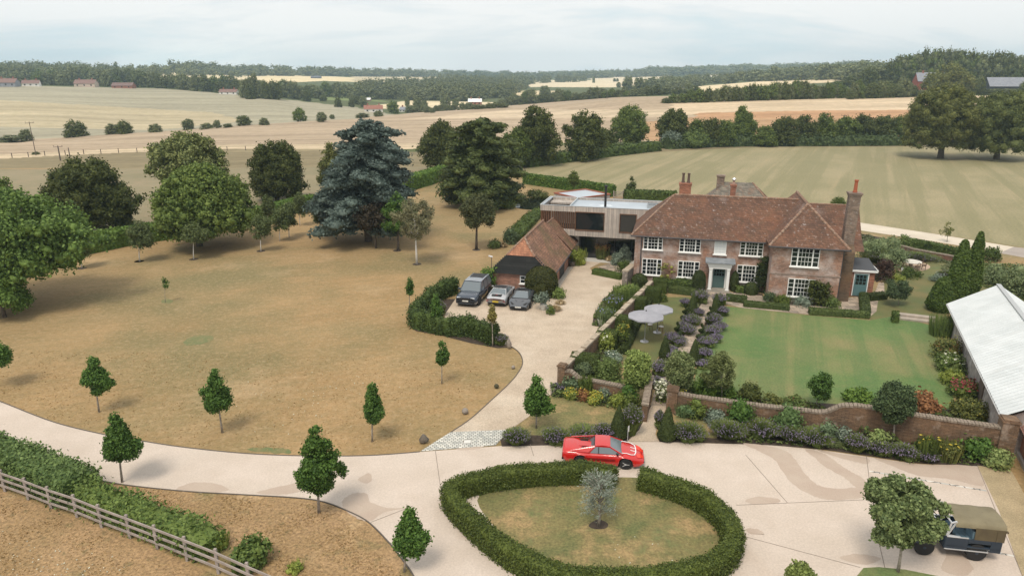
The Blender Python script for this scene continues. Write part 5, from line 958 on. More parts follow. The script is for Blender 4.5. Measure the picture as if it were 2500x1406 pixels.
# car frame: x forward, y left(+). near side is y=+0.66
lx=ax[0]-(-math.sin(ha))*.66; ly=ax[1]-math.cos(ha)*.66
lr=thing('off_roader','vintage navy off road vehicle with khaki canvas roof and spare white windscreen frame','car',(lx,ly,0),ha)
q=MB(); q.box(-.85,1.25,-.78,.78,.62,.70)
for s in(-1,1):
    q.box(-.85,-.45,s*.76-.02,s*.76+.02,.50,1.05); q.box(.42,1.30,s*.76-.02,s*.76+.02,.50,1.08); q.box(-.45,.42,s*.76-.02,s*.76+.02,.86,1.05)
q.box(-.87,-.83,-.78,.78,.5,1.05)
for s in(-1,1): q.box(-.5,.46,s*.60-.12,s*.60+.12,.84,.90)
q.box(1.25,1.33,-.76,.76,.5,1.12); q.build('body',M_navy,lr,bevel=.015)
q=MB(); q.add([(1.33,-.42,1.10),(2.40,-.38,1.02),(2.40,.38,1.02),(1.33,.42,1.10),(1.33,-.45,.62),(2.42,-.42,.62),(2.42,.42,.62),(1.33,.45,.62)],[(3,2,1,0),(0,1,5,4),(1,2,6,5),(2,3,7,6)]); q.build('bonnet',M_navy,lr,bevel=.02)
for s in(-1,1):
    q=MB(); q.box(1.5,2.42,s*.60-.18,s*.60+.18,.86,.90); q.box(2.30,2.42,s*.60-.18,s*.60+.18,.6,.90); q.build('front_wing',M_navy,lr,bevel=.015); q=MB(); q.cyl((2.42,s*.58,.76),(2.46,s*.58,.76),.09,n=12); q.build('headlight',M_lamp,lr)
q=MB(); q.box(2.42,2.45,-.35,.35,.62,1.0); q.build('grille',M_black,lr)
q=MB(); q.box(2.5,2.56,-.75,.75,.48,.58); q.box(-.95,-.88,-.7,-.3,.42,.5); q.box(-.95,-.88,.3,.7,.42,.5)
for s in(-1,1): q.box(-.4,1.3,s*.785-.015,s*.785+.015,.48,.52); q.box(.44,1.28,s*.765-.03,s*.765+.03,1.075,1.105)
q.build('galvanised_trim',M_galv,lr)
# windscreen frame
q=MB()
for a,c_ in (((1.3,-.74,1.12),(1.18,-.72,1.72)),((1.3,.74,1.12),(1.18,.72,1.72)),((1.18,-.72,1.72),(1.18,.72,1.72)),((1.3,-.74,1.14),(1.3,.74,1.14)),((1.3,0,1.14),(1.18,0,1.72)),((1.18,-.72,1.72),(.98,-.70,1.80)),((1.18,.72,1.72),(.98,.70,1.80)),((1.25,.72,1.12),(.75,.74,1.10)),((.98,.7,1.8),(1.28,.76,1.12))): q.bar(a,c_,.05,.05)
q.build('windscreen_frame',M_galv,lr)
q=MB(); q.box(.25,.75,-.68,-.05,.78,.92); q.box(.25,.75,.05,.68,.78,.92)
for k in range(3): q.box(.25+k*.165,.40+k*.165,-.67,.67,.921,.945)
q.box(.14,.26,-.68,-.05,.8,1.35); q.box(.14,.26,.05,.68,.8,1.35); q.build('seat',M_seat,lr,bevel=.03)
q=MB(); q.tube([(1.0,.35+.19*math.cos(t),1.16+.19*math.sin(t)) for t in np.linspace(0,2*math.pi,17)],.015,6); q.cyl((1.0,.35,1.16),(1.28,.35,1.0),.02,n=6); q.build('steering_wheel',M_black,lr)
q=MB(); n=16; v=[];f=[]
for i in range(n+1):
    x=-.92+i*(1.02+.92)/n
    for j in range(13):
        t=j/12; a=(t-.5)*math.pi*1.0; y=.77*math.sin(a)/1.0; z=1.58+.30*max(0,math.cos(a))**.55+.02*math.sin(i*1.1)*math.sin(math.pi*t)
        v.append((x,y,z))
    # drop edges
for i in range(n):
    for j in range(12): f.append((i*13+j,(i+1)*13+j,(i+1)*13+j+1,i*13+j+1))
q.add(v,f); q.build('canvas_roof',M_canvas,lr,smooth=True)
q=MB()
for s in(-1,1): q.add([(-.9,s*.775,1.05),(.22,s*.775,1.05),(.24,s*.77,1.62),(-.92,s*.77,1.62)],[(0,1,2,3)])
q.add([(-.92,-.77,1.0),(-.92,.77,1.0),(-.92,.77,1.62),(-.92,-.77,1.62)],[(0,1,2,3)]); 
for s in(-1,1): q.bar((-.6,s*.79,1.06),(-.6,s*.785,1.6),.03,.015); q.bar((-.92,s*.78,1.6),(-1.0,s*.72,1.5),.06,.06)
q.build('canvas_side',M_canvas2,lr)
for s in(-1,1):
    for x in(0,2.03): wheel(lr,x,s*.66,.40,.22,s,rr=.5,spokes=0,rimcol=M_navy)
for w_ in [c for c in lr.children if c.name.startswith('wheel')]:
    q=MB(); sgn=1 if w_.location.y>0 else -1; q.lathe([(.19,sgn*.03),(.17,sgn*.06),(.08,sgn*.07),(.07,sgn*.11),(.0,sgn*.115)],14,(0,0,0),ax='y'); q.build('hub',M_navy,w_)
# ---------------- garden furniture ----------------
M_para=layered('grey_parasol',(.32,.32,.35),(.27,.27,.30),2,rough=.9); M_steel=mat('steel',(.5,.5,.52),.35,.6)
def parasol(px,py,wpx,topy,label,dark=False):
    X,Y=G(px,py); s=ppm(Y); r=wpx/2/s; zt=ZT(Y,topy); o=thing('parasol',label,'parasol',(X,Y,0)); b=MB(); n=8; zr=zt-.42; v=[(0,0,zt)]
    for k in range(n*2):
        a=math.pi*k/n+.2; rr=r*(1 if k%2==0 else .95); zz=zr+(.0 if k%2==0 else .035); v.append((math.cos(a)*rr*.5,math.sin(a)*rr*.5,(zt+zz)/2+.03)); v.append((math.cos(a)*rr,math.sin(a)*rr,zz)); v.append((math.cos(a)*rr,math.sin(a)*rr,zz-.09))
    f=[]
    for k in range(n*2):
        j=(k+1)%(2*n); a,c_=1+3*k,1+3*j; f+=[(0,a,c_),(a,a+1,c_+1,c_),(a+1,a+2,c_+2,c_+1)]
    b.add(v,f); b.build('canopy',M_para,o)
    b=MB(); b.cyl((0,0,.05),(0,0,zt-.02),.03,n=8); b.build('pole',M_steel if not dark else M_gutter,o); b=MB(); b.lathe([(.33,0),(.33,.05),(.1,.09),(.05,.3)],12); b.build('base',M_steel,o)
    b=MB(); 
    for k in range(n): a=2*math.pi*k/n+.2; b.cyl((0,0,zt-.75),(math.cos(a)*r*.9,math.sin(a)*r*.9,zr+.01),.012,n=4)
    b.build('ribs',M_gutter,o); b=MB(); b.lathe([(.05,zt-.02),(.06,zt+.05),(.01,zt+.1)],8); b.build('finial',M_gutter,o); return o
parasol(1573,834,88,759,'nearer pale grey parasol with open canopy over the small garden lawn'); parasol(1604,812,72,743,'farther grey parasol, partly behind the other parasol',True)
def chair(px,py,label,rz,m,cush,name='bistro_chair',s=1.):
    X,Y=G(px,py); o=thing(name,label,'chair',(X,Y,0),rz); o.scale=(s,s,s); b=MB(); b.lathe([(.2,.43),(.21,.45),(.2,.47)],12); b.build('seat',m,o); b=MB(); b.lathe([(.19,.47),(.21,.50),(.18,.53)],12); b.build('cushion',cush,o)
    for a in range(4): q=MB(); t=math.pi/4+a*math.pi/2; q.cyl((math.cos(t)*.17,math.sin(t)*.17,.44),(math.cos(t)*.23,math.sin(t)*.23,0),.014,n=6); q.build('leg',m,o)
    b=MB(); b.tube([(math.cos(t)*.19,math.sin(t)*.19+.02,.45+.42*math.sin(k/8*math.pi)) for k,t in [(k,math.pi*(.15+.7*k/8)) for k in range(9)]],.014,6)
    for k in (3,5): t=math.pi*(.15+.7*k/8); b.cyl((math.cos(t)*.19,math.sin(t)*.19,.45),(math.cos(t)*.19,math.sin(t)*.19+.02,.84),.01,n=5)
    b.build('backrest',m,o); return o
M_copper=mat('copper_frame',(.20,.09,.04),.5,.3); M_cush=mat('cream_cushion',(.65,.62,.58),.9); M_wick=layered('dark_wicker',(.11,.07,.045),(.17,.12,.08),14,bump=.6)
chair(1586,806,'copper framed bistro chair with white cushion, left of the darker parasol pole',R(30),M_copper,M_cush); chair(1613,811,'copper framed bistro chair with white cushion, right of the darker parasol pole',R(-20),M_copper,M_cush)
X,Y=G(2222,655); tb=thing('garden_table','round pale stone garden table in the far corner garden','table',(X,Y,0)); b=MB(); b.lathe([(.95,.70),(1.0,.73),(1.0,.78),(.0,.78)],28); b.build('table_top',layered('pale_stone_top',(.62,.59,.53),(.5,.47,.42),3),tb); b=MB(); b.lathe([(.4,0),(.2,.1),(.18,.6),(.35,.7)],12); b.build('pedestal',M_stonecap,tb)
for i,(dx,dy,l) in enumerate([(-1.0,-.75,'front left of'),(0.0,-1.2,'directly in front of'),(.95,-.75,'front right of'),(1.25,.35,'right of'),(-.2,1.25,'behind'),(-1.3,.3,'left of')]):
    o=chair(2222,655,'dark wicker garden chair %s the pale stone table'%l,math.atan2(dy,dx)-math.pi/2,M_wick,M_wick,'wicker_chair',1.15); o.location=(X+dx,Y+dy,0)
def ball(px,py,r,label,name='stone_ball',m=None,cat='ornament',dz=0,sq=1.):
    X,Y=G(px,py); b=MB(); n=10; b.lathe([(r*math.sin(math.pi*k/n)+.001,r*.95-r*math.cos(math.pi*k/n)*sq) for k in range(n+1)],16); o=b.build(name,m or M_stonecap,None,smooth=True,loc=(X,Y+r,dz)); return tag(o,label,cat)
M_ball=layered('weathered_stone',(.30,.26,.22),(.20,.17,.15),5,bump=.5); M_ball2=layered('pale_ball',(.55,.53,.48),(.42,.40,.36),5,bump=.4)
ball(1714,702,.30,'brown sphere ornament left of the porch','sphere_ornament',layered('rusty_ball',(.20,.13,.07),(.13,.09,.05),9,bump=.6)); ball(1784,708,.30,'brown sphere ornament right of the porch','sphere_ornament',layered('rusty_ball2',(.20,.13,.07),(.13,.09,.05),9,bump=.6))
ball(1343,765,.20,'pale stone sphere beside the potted shrub by the parking bay',m=M_ball2); ball(1135,1014,.20,'grey stone sphere on the dry lawn edge nearest the sett paving',m=M_ball); ball(1212,950,.16,'small dark mossy sphere on the lawn edge half way up the gravel drive',name='mossy_ball',m=layered('moss_ball',(.08,.07,.03),(.05,.05,.03),8,bump=.6)); ball(1253,902,.13,'small dark stone at the lawn edge where the gravel drive bends',name='stone',m=M_ball); ball(1350,965,.16,'stone sphere half hidden behind the tree at the corner flowerbed',m=M_ball)
def rock(px,py,w_,h_,label,seed,m=None,name='standing_stone'):
    X,Y=G(px,py); rng=np.random.default_rng(seed); v=ICOV*np.array([w_/2,w_*.35,h_/2])*rng.uniform(.85,1.1,(len(ICOV),1)); v[:,0]*=np.where(v[:,2]>0,.7,1.15); v[:,2]+=h_*.45
    o=npmesh(name,[(v,ICOF)],m or M_ball,loc=(X,Y,0)); return tag(o,label,'stone')
M_rock=layered('grey_brown_rock',(.17,.145,.115),(.11,.095,.08),4,bump=.6)
rock(1035,1082,.50,.62,'pointed grey brown stone on the lawn at the sett paving corner',1,M_rock); rock(1243,852,.35,.85,'slim upright stone post where the yew bed meets the gravel',2)
def pot(px,py,r,h,label,leaf,pr,ph,seed,m=None,nl=600,flower=None):
    X,Y=G(px,py); o=thing('potted_plant',label,'plant pot',(X,Y+r,0)); b=MB(); b.lathe([(r*.72,0),(r*.95,h*.6),(r,h*.9),(r*1.08,h*.92),(r*1.08,h),(r*.9,h),(r*.88,h*.93)],16); b.build('pot',m or M_ball2,o,smooth=False)
    rng=np.random.default_rng(seed); C=rng.normal(0,pr*.35,(9,3)); C[:,2]=h+ph*rng.uniform(.25,.75,9); ch=clumps(rng,C,np.full(9,pr*.38),nl,.09,1.6,.5,up=.4); npmesh('foliage',ch,leaf,o)
    if flower: npmesh('blossom',[leaves(C[rng.integers(0,9,40)]+rng.normal(0,pr*.2,(40,3)),rng.normal(0,1,(40,3))+[0,0,1],.07,rng)],flower,o)
    return o
pot(1327,760,.30,.55,'pale stone pot with a silvery leafed shrub beside the parking bay',L_grey,.75,1.0,11); pot(1468,796,.30,.48,'pale stone pot at the tip of the flowerbed beside the stone capped wall',L_grey,.2,.15,12,nl=60)
pot(1397,652,.36,.5,'dark round pot with lime green grassy plant against the barn',L_lime,.6,1.6,13,m=M_rock)
# signs
def sign(px,py,h,label,w_=.18,hh=.30,rz=0,lean=0):
    X,Y=G(px,py); o=thing('sign',label,'sign',(X,Y,0),rz); b=MB(); b.cyl((0,0,0),(0,0,h-hh*.5),.018,n=6); b.build('post',M_galv,o); b=MB(); b.box(-w_/2,w_/2,-.035,-.02,h-hh,h); b.build('panel',mat('sign_white',(.75,.75,.74),.5),o); return o
sign(1532,1076,.95,'small white sign on a thin post between the cone topiary and the front path',.16,.35,R(55)); sign(2203,668,.65,'small white plaque on a stake among the shrubs of the far garden',.42,.32); sign(1593,1204,.32,'tiny white marker standing against the oval hedge',.20,.16)
# post and rail fence
M_fence=layered('weathered_rail',(.36,.31,.28),(.26,.22,.195),2.5,layers=[((.46,.41,.38),5,.5,.7,.5)],bump=.3)
FP=[(-110,1158),(-50,1180),(13,1199),(70,1219),(126,1241),(189,1262),(249,1287),(318,1313),(385,1339),(458,1368),(534,1399),(610,1434),(692,1470),(780,1508)]
g0=[G(*p) for p in FP]; fe=thing('post_and_rail_fence','weathered grey three rail timber fence along the hedge in the near left corner','fence',(g0[0][0],g0[0][1],0)); o_=g0[0]
for x,y in g0: q=MB(); q.box(x-o_[0]-.06,x-o_[0]+.06,y-o_[1]-.05,y-o_[1]+.05,-.1,1.22); q.build('post',M_fence,fe,bevel=.008)
for z in (1.08,.72,.36):
    q=MB()
    for (x0,y0_),(x1,y1_) in zip(g0[:-1],g0[1:]): q.bar((x0-o_[0],y0_-o_[1]-.07,z),(x1-o_[0],y1_-o_[1]-.07,z),.045,.105)
    q.build('rail',M_fence,fe)
# utility poles
M_pole=layered('pole_wood',(.14,.11,.09),(.09,.075,.06),3)
def pole(px,py,ty,label,cross=False,r=.14,transformer=False):
    X,Y,Z=GT(px,py); h=ZT(Y,ty)-Z; o=thing('utility_pole',label,'pole',(X,Y,Z)); b=MB(); b.cyl((0,0,-.3),(0,0,h),r,r*.7,8); b.build('pole',M_pole,o)
    if cross: b=MB(); b.bar((-1.1,0,h-.25),(1.1,0,h-.1),.10,.10); [b.cyl((x,0,h-.1),(x,0,h+.18),.05,n=6) for x in(-1,0,1)]; b.build('crossarm',M_pole,o)
    return o,(X,Y,Z+h)
_,pa=pole(148,393,357,'twin armed dark utility pole rising behind the big dark tree',True,.17); pole(171,385,361,'short bare dark pole beside the crossarm pole'); _,pb=pole(88,380,299,'tall thin leaning utility pole in the field at far left',True,.10)
_,pc=pole(1515,358,304,'pale wooden utility pole in front of the round field tree',False,.17); _,pd=pole(2055,336,281,'pale wooden utility pole in front of the dark hedgerow',True,.17); pole(900,275,272,'distant thin pole by the white cottage',False,.08); pole(891,327,276,'thin utility pole rising behind the blue cedar',False,.12); pole(1482,243,222,'tiny pale pole at the crest of the wheat field')
# field wire fence
q=MB(); FPs=[(30,386),(70,384),(110,381),(160,379),(205,377),(247,376),(290,374),(335,373),(372,372),(415,371),(505,370),(555,369),(600,368),(640,367),(700,366)]; P=[GT(*p) for p in FPs]; o_=P[0]
wf=thing('wire_fence','thin post and wire fence along the pale track across the left field','fence',o_)
for p in P: q=MB(); q.box(p[0]-o_[0]-.07,p[0]-o_[0]+.07,p[1]-o_[1]-.07,p[1]-o_[1]+.07,p[2]-o_[2],p[2]-o_[2]+1.2); q.build('post',M_pole,wf)
q=MB()
for a,c_ in zip(P[:-1],P[1:]):
    for z in(.5,1.05): q.bar((a[0]-o_[0],a[1]-o_[1],a[2]-o_[2]+z),(c_[0]-o_[0],c_[1]-o_[1],c_[2]-o_[2]+z),.02,.02)
q.build('wire',M_pole,wf)
# field gate
X,Y=G(1508,487); gt=thing('field_gate','weathered timber five bar field gate between the two clipped hedges','gate',(X-.6,Y,0)); b=MB()
for z in (.2,.45,.7,.95,1.2): b.bar((0,0,z),(1.4,0,z),.05,.09)
b.bar((0,0,.2),(1.4,0,1.2),.05,.07); b.build('bars',M_fence,gt); b=MB(); b.box(-.16,-.02,-.08,.08,0,1.45); b.box(1.42,1.56,-.08,.08,0,1.45); b.build('post',M_fence,gt)
# pond
sheet('pond',[(1258,492),(1290,484),(1335,480),(1352,490),(1345,505),(1310,513),(1262,508)],.02,M_water)
# ---------------- young trees along the drive ----------------
yk=dict(leaf=L_young,bark=M_youngbark,nc=44,cr=.34,core=.5,asp=1.3,irr=.30,cat='tree',name='young_tree')
def young(bx,by,x0,x1,yt,yb,label,nl=5200,size=.11,prof='point',**k):
    nl=int(nl*1.5)

    d=dict(yk); d.update(k); return tree(bx,by,x0,x1,yt,yb,label,prof=prof,nl=nl,size=size,tr=k.get('tr',.013) if 'tr' not in d else d['tr'],**{q:v for q,v in d.items() if q!='tr'})
young(242,1006,198,267,870,968,'young green tree on the dry lawn, leftmost of the full ones inside the drive',nl=3600)
young(300,1185,240,343,1013,1135,'young tree with a rightward side branch on the near left verge of the drive')
young(543,1057,490,567,903,1012,'slim young tree with a narrow top and leftward lower branch on the dry lawn',nl=3600)
young(779,1258,720,838,1045,1218,'tallest young tree, bushy and pointed, on the near verge of the drive',nl=8000,nc=44)
young(909,1080,881,940,938,1038,'narrow young tree on the dry lawn behind the tallest drive tree',nl=3200)
young(1079,944,1064,1096,833,890,'small narrow sapling on the dry lawn edge near the gravel drive',nl=1500,nc=16)
young(1309,1052,1275,1347,917,1022,'young tree on the small front lawn beside the gravel drive',nl=4200)
young(987,1402,960,1046,1237,1370,'young tree with loose crown at the bottom edge by the pale junction',nl=4600,irr=.24,core=.6)
young(2190,1408,2116,2296,1180,1352,'round young oak in front of the vintage off road vehicle',leaf=leafm('leaf_youngoak',(.06,.10,.045),(.20,.27,.14)),nl=15000,size=.11,nc=54,cr=.22,core=0,irr=.26,prof='round',asp=1.8)
young(1203,846,1188,1214,742,800,'thin yellowing sapling in front of the silver convertible',leaf=leafm('leaf_yellowing',(.12,.12,.04),(.28,.26,.10)),nl=700,nc=9,core=.4,size=.11)
young(1000,772,989,1011,680,722,'tiny round sapling on the lawn left of the yew parking hedge',nl=700,nc=8)
young(1063,815,1048,1082,720,778,'dark columnar sapling in front of the curved yew hedge',nl=1500,nc=14)
young(-8,945,-50,34,830,898,'young tree cut off by the left edge of the frame',nl=3000)
young(1951,1450,1925,1990,1388,1425,'tip of a small tree at the bottom edge in the middle of the drive',nl=1200,nc=12,prof='round',leaf=leafm('leaf_tip',(.07,.10,.03),(.2,.26,.1)))
young(404,741,396,412,672,705,'very thin almost leafless sapling on the big dry lawn',nl=90,nc=5,core=0,limbs=2,tr=.008)
young(2312,592,2290,2335,543,580,'wispy sapling beside the pale farm track',nl=260,nc=9,core=0,leaf=L_oak)
# olive tree in the oval
def olive():
    SEED[0]+=1; rng=np.random.default_rng(9); X,Y=G(1461,1284); s=ppm(Y); o=thing('olive_tree','silvery feathery weeping tree in the middle of the oval hedge lawn','tree',(X,Y,0))
    zt=ZT(Y,1160); C=[];al=[]; b=MB(); b.tube([(0,0,-.05),(.03,0,.5),(0,.02,1.3),(.05,0,zt*.85)],[.07,.06,.045,.015],6); P=[];A=[]
    for i in range(85):
        t=rng.uniform(.12,1)**.8; z=t*zt; a=rng.uniform(0,2*math.pi); Lr=(.95-.30*t if t<.85 else .6)*rng.uniform(.6,1.2); e=np.array([math.cos(a)*Lr,math.sin(a)*Lr,min(zt,z+.35)]); st_=np.array([.03*t,0,z*.85]); b.tube([st_,(st_+e)/2+[0,0,.12],e],[.014,.010,.004],4)
        m=46
        for q in range(m): u=rng.uniform(.35,1.05); p=st_+(e-st_)*u+[0,0,.12*math.sin(u*3)]+rng.normal(0,.06,3)-np.array([0,0,.3*max(0,u-.6)]); P.append(p); A.append((e-st_)+[0,0,-.2])
    P=np.array(P);A=np.array(A);A/=np.linalg.norm(A,axis=1,keepdims=True); npmesh('crown',[leaves(P,rng.normal(0,1,P.shape),.022,rng,4.5,.6,A)],L_olive,o); b.build('trunk',M_youngbark,o,smooth=True)
olive()
# ---------------- birches by the back hedge ----------------
for i,(bx,by,x0,x1,yt,yb,l) in enumerate([(200,656,178,222,590,628,'white stemmed young birch at the far left, under the big spreading tree'),(341,639,312,368,540,608,'white stemmed young birch left of the big round tree'),(473,634,448,500,545,592,'white stemmed young birch standing in front of the big round tree'),(637,614,614,660,525,582,'white stemmed young birch right of the big round tree'),(683,591,664,704,505,562,'young birch, third from the blue cedar going left'),(706,581,690,722,497,552,'slim young birch just right of another birch, half way to the blue cedar'),(732,553,718,748,474,528,'young birch close to the dark round tree and the clipped hedge'),(782,578,764,800,500,545,'young birch at the left skirt of the blue cedar'),(655,560,640,668,480,528,'small birch under the dark round tree')]):
    tree(bx,by,x0,x1,yt,yb,l,name='birch_tree',leaf=leafm('leaf_birch',(.05,.08,.035),(.14,.185,.09)),bark=M_birch,nl=2200,size=.19,nc=22,core=.6,cr=.34,prof='full',tr=.012,cat='tree',limbs=3,irr=.15)
# ---------------- large trees ----------------
tree(45,745,-190,215,470,690,'big spreading green tree at the left edge, boughs reaching over the lawn',prof='spread',leaf=leafm('leaf_left',(.036,.075,.022),(.13,.21,.06)),nl=26000,size=.28,nc=190,cr=.135,irr=.16,tr=.04,core=.7)
tree(12,775,-70,62,645,760,'bright green low tree at the far left edge in front of the spreading tree',prof='dome',leaf=leafm('leaf_bright',(.05,.10,.02),(.13,.22,.06)),nl=7000,size=.2,nc=40,cr=.25,tr=.03)
tree(-20,600,-90,40,432,560,'mid green tree at the left edge behind the spreading tree',prof='round',leaf=L_mid,nl=7000,size=.3)
tree(212,575,110,316,388,572,'broad dark green tree sloping down to the right, behind the clipped hedge',prof='full',leaf=L_dark,nl=26000,size=.29,nc=150,cr=.15,irr=.1,tr=.03,core=.85)
tree(455,525,375,542,325,470,'feathery light green willow like tree behind the big round tree',prof='open',leaf=leafm('leaf_willow',(.07,.10,.042),(.20,.235,.11)),nl=14000,size=.26,nc=70,cr=.2,core=.6,asp=2,irr=.14)
tree(487,602,362,628,403,584,'big round fine leaved tree at the back of the dry lawn',prof='spread',leaf=leafm('leaf_fine',(.042,.078,.02),(.145,.205,.06)),nl=30000,size=.25,nc=260,cr=.12,irr=.06,core=.85,asp=1.4)
tree(677,492,603,750,344,492,'dark rounded tree between the big round tree and the blue cedar',prof='full',leaf=L_dark,nl=22000,size=.28,nc=130,cr=.16,irr=.08,core=.85)
tree(812,480,765,850,345,455,'small green tree just behind the left side of the blue cedar',prof='cone',leaf=L_oak,nl=6000,size=.3,nc=40)
cedar(900,590,758,1022,292,560,'huge blue grey cedar with layered drooping boughs in the middle of the lawn edge',L_blue,19,21,lambda t:.92*(1-t)**.29 if t<.95 else .24,nl=70000,size=.16,sh=1.1)
tree(918,606,868,962,495,572,'dark purplish low tree under the right side of the blue cedar',prof='round',leaf=leafm('leaf_plum',(.022,.022,.018),(.06,.05,.042)),nl=5000,size=.22,nc=34,tr=.02)
tree(972,613,930,1012,473,572,'mid green tree with dark trunk right of the blue cedar',prof='egg',leaf=L_young,nl=6500,size=.2,nc=42,tr=.022)
tree(1018,647,962,1062,482,590,'sparse pale barked twin stemmed tree on the dry lawn',prof='open',leaf=leafm('leaf_sparse',(.10,.105,.07),(.19,.20,.14)),bark=M_birch,nl=4200,size=.17,nc=60,cr=.2,core=0,tr=.014,limbs=22,irr=.2)
tree(1163,611,1117,1214,477,556,'rounded olive green tree on a straight trunk near the small barn',prof='umbrella',leaf=leafm('leaf_dull',(.045,.06,.03),(.12,.14,.075)),nl=6500,size=.18,nc=50,cr=.22,core=.6,tr=.022,irr=.1)
tree(1080,418,1020,1142,295,412,'dark leafy tree between the blue cedar and the green cedar',prof='egg',leaf=L_dark,nl=9000,size=.42,nc=60)
cedar(1178,505,1066,1284,290,492,'dark green cedar with flat layered boughs beside the pond',L_cedar,15,23,lambda t:.97*(1-t)**.26 if t<.95 else .34,nl=60000,size=.18)
for a in [(1312,405,1256,1366,262,400,'dark tall tree right of the green cedar',L_dark,'egg'),(1422,392,1376,1476,274,388,'dark rounded tree, second from the green cedar',L_dark,'egg'),(1478,372,1450,1502,318,368,'small dark tree tucked right of the rounded dark tree',L_dark,'round'),(1540,357,1494,1584,258,350,'round field tree standing alone behind the pale pole',L_mid,'round'),(1646,358,1606,1684,266,352,'dark tree with a pointed top at the left end of the hedgerow',L_dark,'egg'),
          (1812,352,1768,1852,262,345,'bright green pointed tree in the middle of the hedgerow',L_mid,'cone'),(1260,410,1225,1300,320,400,'dark green tree half hidden behind the green cedar',L_mid,'round')]:
    tree(*a[:6],a[6],prof='full' if a[8]!='cone' else 'point',leaf=a[7],nl=8500,size=.42,nc=55,cr=.22,core=.85,irr=.12,tr=.03)
tree(2296,387,2214,2388,207,366,'very large field tree with forked trunk at the right of the paddock',prof='full',leaf=L_oak,nl=34000,size=.32,nc=130,cr=.17,core=.85,irr=.09,tr=.035)
tree(2432,389,2352,2545,224,372,'very large field tree at the right edge of the paddock',prof='full',leaf=leafm('leaf_oak2',(.038,.06,.022),(.13,.16,.06)),nl=34000,size=.32,nc=130,cr=.17,core=.85,irr=.09,tr=.035)
tree(2312,238,2266,2362,152,236,'rounded tree in front of the red brick farmhouse on the hill',prof='egg',leaf=L_oak,nl=9000,size=.8,nc=60,cr=.2)
tree(1402,485,1390,1412,414,455,'slim dark evergreen behind the timber annex',prof='flame',leaf=L_mid,nl=1500,size=.2,nc=16,tr=.01,bark=M_bark)
tree(1541,478,1528,1556,433,470,'thin wispy conifer behind the clipped hedge by the field gate',prof='cone',leaf=L_cedar,nl=500,size=.18,nc=14,core=0,asp=2)
tree(2047,505,2032,2064,484,502,'low bush behind the manor roof',name='shrub',cat='shrub',prof='dome',leaf=L_mid,nl=900,size=.16,nc=12)
# hedgerow right middle: bushes one by one
rr=random.Random(77)
hb=[(1700,350,40,58,'mid'),(1735,350,44,60,'dark'),(1768,350,40,52,'mid'),(1868,350,46,38,'mid'),(1912,348,60,62,'dark'),(1962,346,60,60,'dark'),(2012,345,56,66,'mid'),(2066,344,60,58,'mid'),(2110,343,62,64,'dark'),(2158,342,60,60,'dark'),(2200,342,60,56,'mid'),(1690,352,70,30,'light'),(1640,354,44,32,'grey')]
for i,(px,py,w_,h_,k) in enumerate(hb):
    tree(px,py+8,px-w_*.6,px+w_*.6,py-h_,py+4,['Nth','bush at the left of the tall hedgerow beside the pointed dark tree','dark bush in the tall hedgerow left of the bright green tree','bush touching the left of the bright green tree in the hedgerow','bush touching the right of the bright green tree in the hedgerow','dark rounded bush in the hedgerow left of the slanted pole','dark bush in the hedgerow, second left of the slanted pole','tall bush in the hedgerow just left of the slanted pole','bush in the hedgerow just right of the slanted pole','dark tall bush in the hedgerow right of the slanted pole','dark bush near the right end of the tall hedgerow','bush at the right end of the tall hedgerow by the big field tree','light low bush in front of the left end of the hedgerow','greyish shrub at the left foot of the hedgerow'][i+1],name='hedgerow_bush',cat='bush',prof='dome',leaf={'mid':L_mid,'dark':L_dark,'light':L_light,'grey':L_grey}[k],nl=4200,size=.42,nc=34,cr=.28,core=.9,limbs=2,group='bushes of the tall hedgerow beyond the paddock')
def hg(name,label,pts,w_,h_,leaf,size,dens,fuzz,**k): return hedge(name,label,pts,w_,h_,leaf,size,dens,True,fuzz,**k)
hg('field_hedge','low dark field hedge along the far edge of the paddock',[(1625,364),(1720,359),(1850,356),(2000,356),(2120,355.5),(2225,355)],3.2,2.6,leafm('leaf_fieldhedge',(.03,.055,.025),(.085,.125,.055)),.42,7,.3,wav=.25)
hg('field_hedge','green hedge along the paddock below the row of dark trees',[(1285,408),(1345,400),(1420,391),(1500,380),(1605,368)],2.6,2.3,L_hedge,.36,9,.22,wav=.18)
hg('clipped_hedge','long clipped green hedge behind the birches at the back of the lawn',[(196,622),(300,600),(375,588),(460,575)],1.6,2.2,L_laurel,.16,60,.06)
hg('clipped_hedge','clipped hedge behind the birches between the big round tree and the blue cedar',[(600,545),(660,532),(700,520),(765,505)],1.6,1.9,L_laurel,.18,50,.06)
hg('clipped_hedge','clipped bright hedge between the blue cedar and the green cedar',[(985,468),(1040,452),(1085,436)],1.8,2.6,L_laurel,.22,36,.08)
hg('clipped_hedge','straight clipped hedge behind the pond and the timber annex',[(1282,448),(1350,458),(1420,468),(1497,480)],1.5,1.9,L_laurel,.18,45,.05)
hg('clipped_hedge','straight clipped hedge right of the field gate behind the modern block',[(1523,489),(1580,490),(1650,493)],1.6,1.7,L_hedge,.18,45,.05)
hg('clipped_hedge','low clipped hedge beside the farm track at the far right garden',[(2215,600),(2260,608),(2345,628),(2372,640)],.9,.95,L_hedge,.12,70,.04)
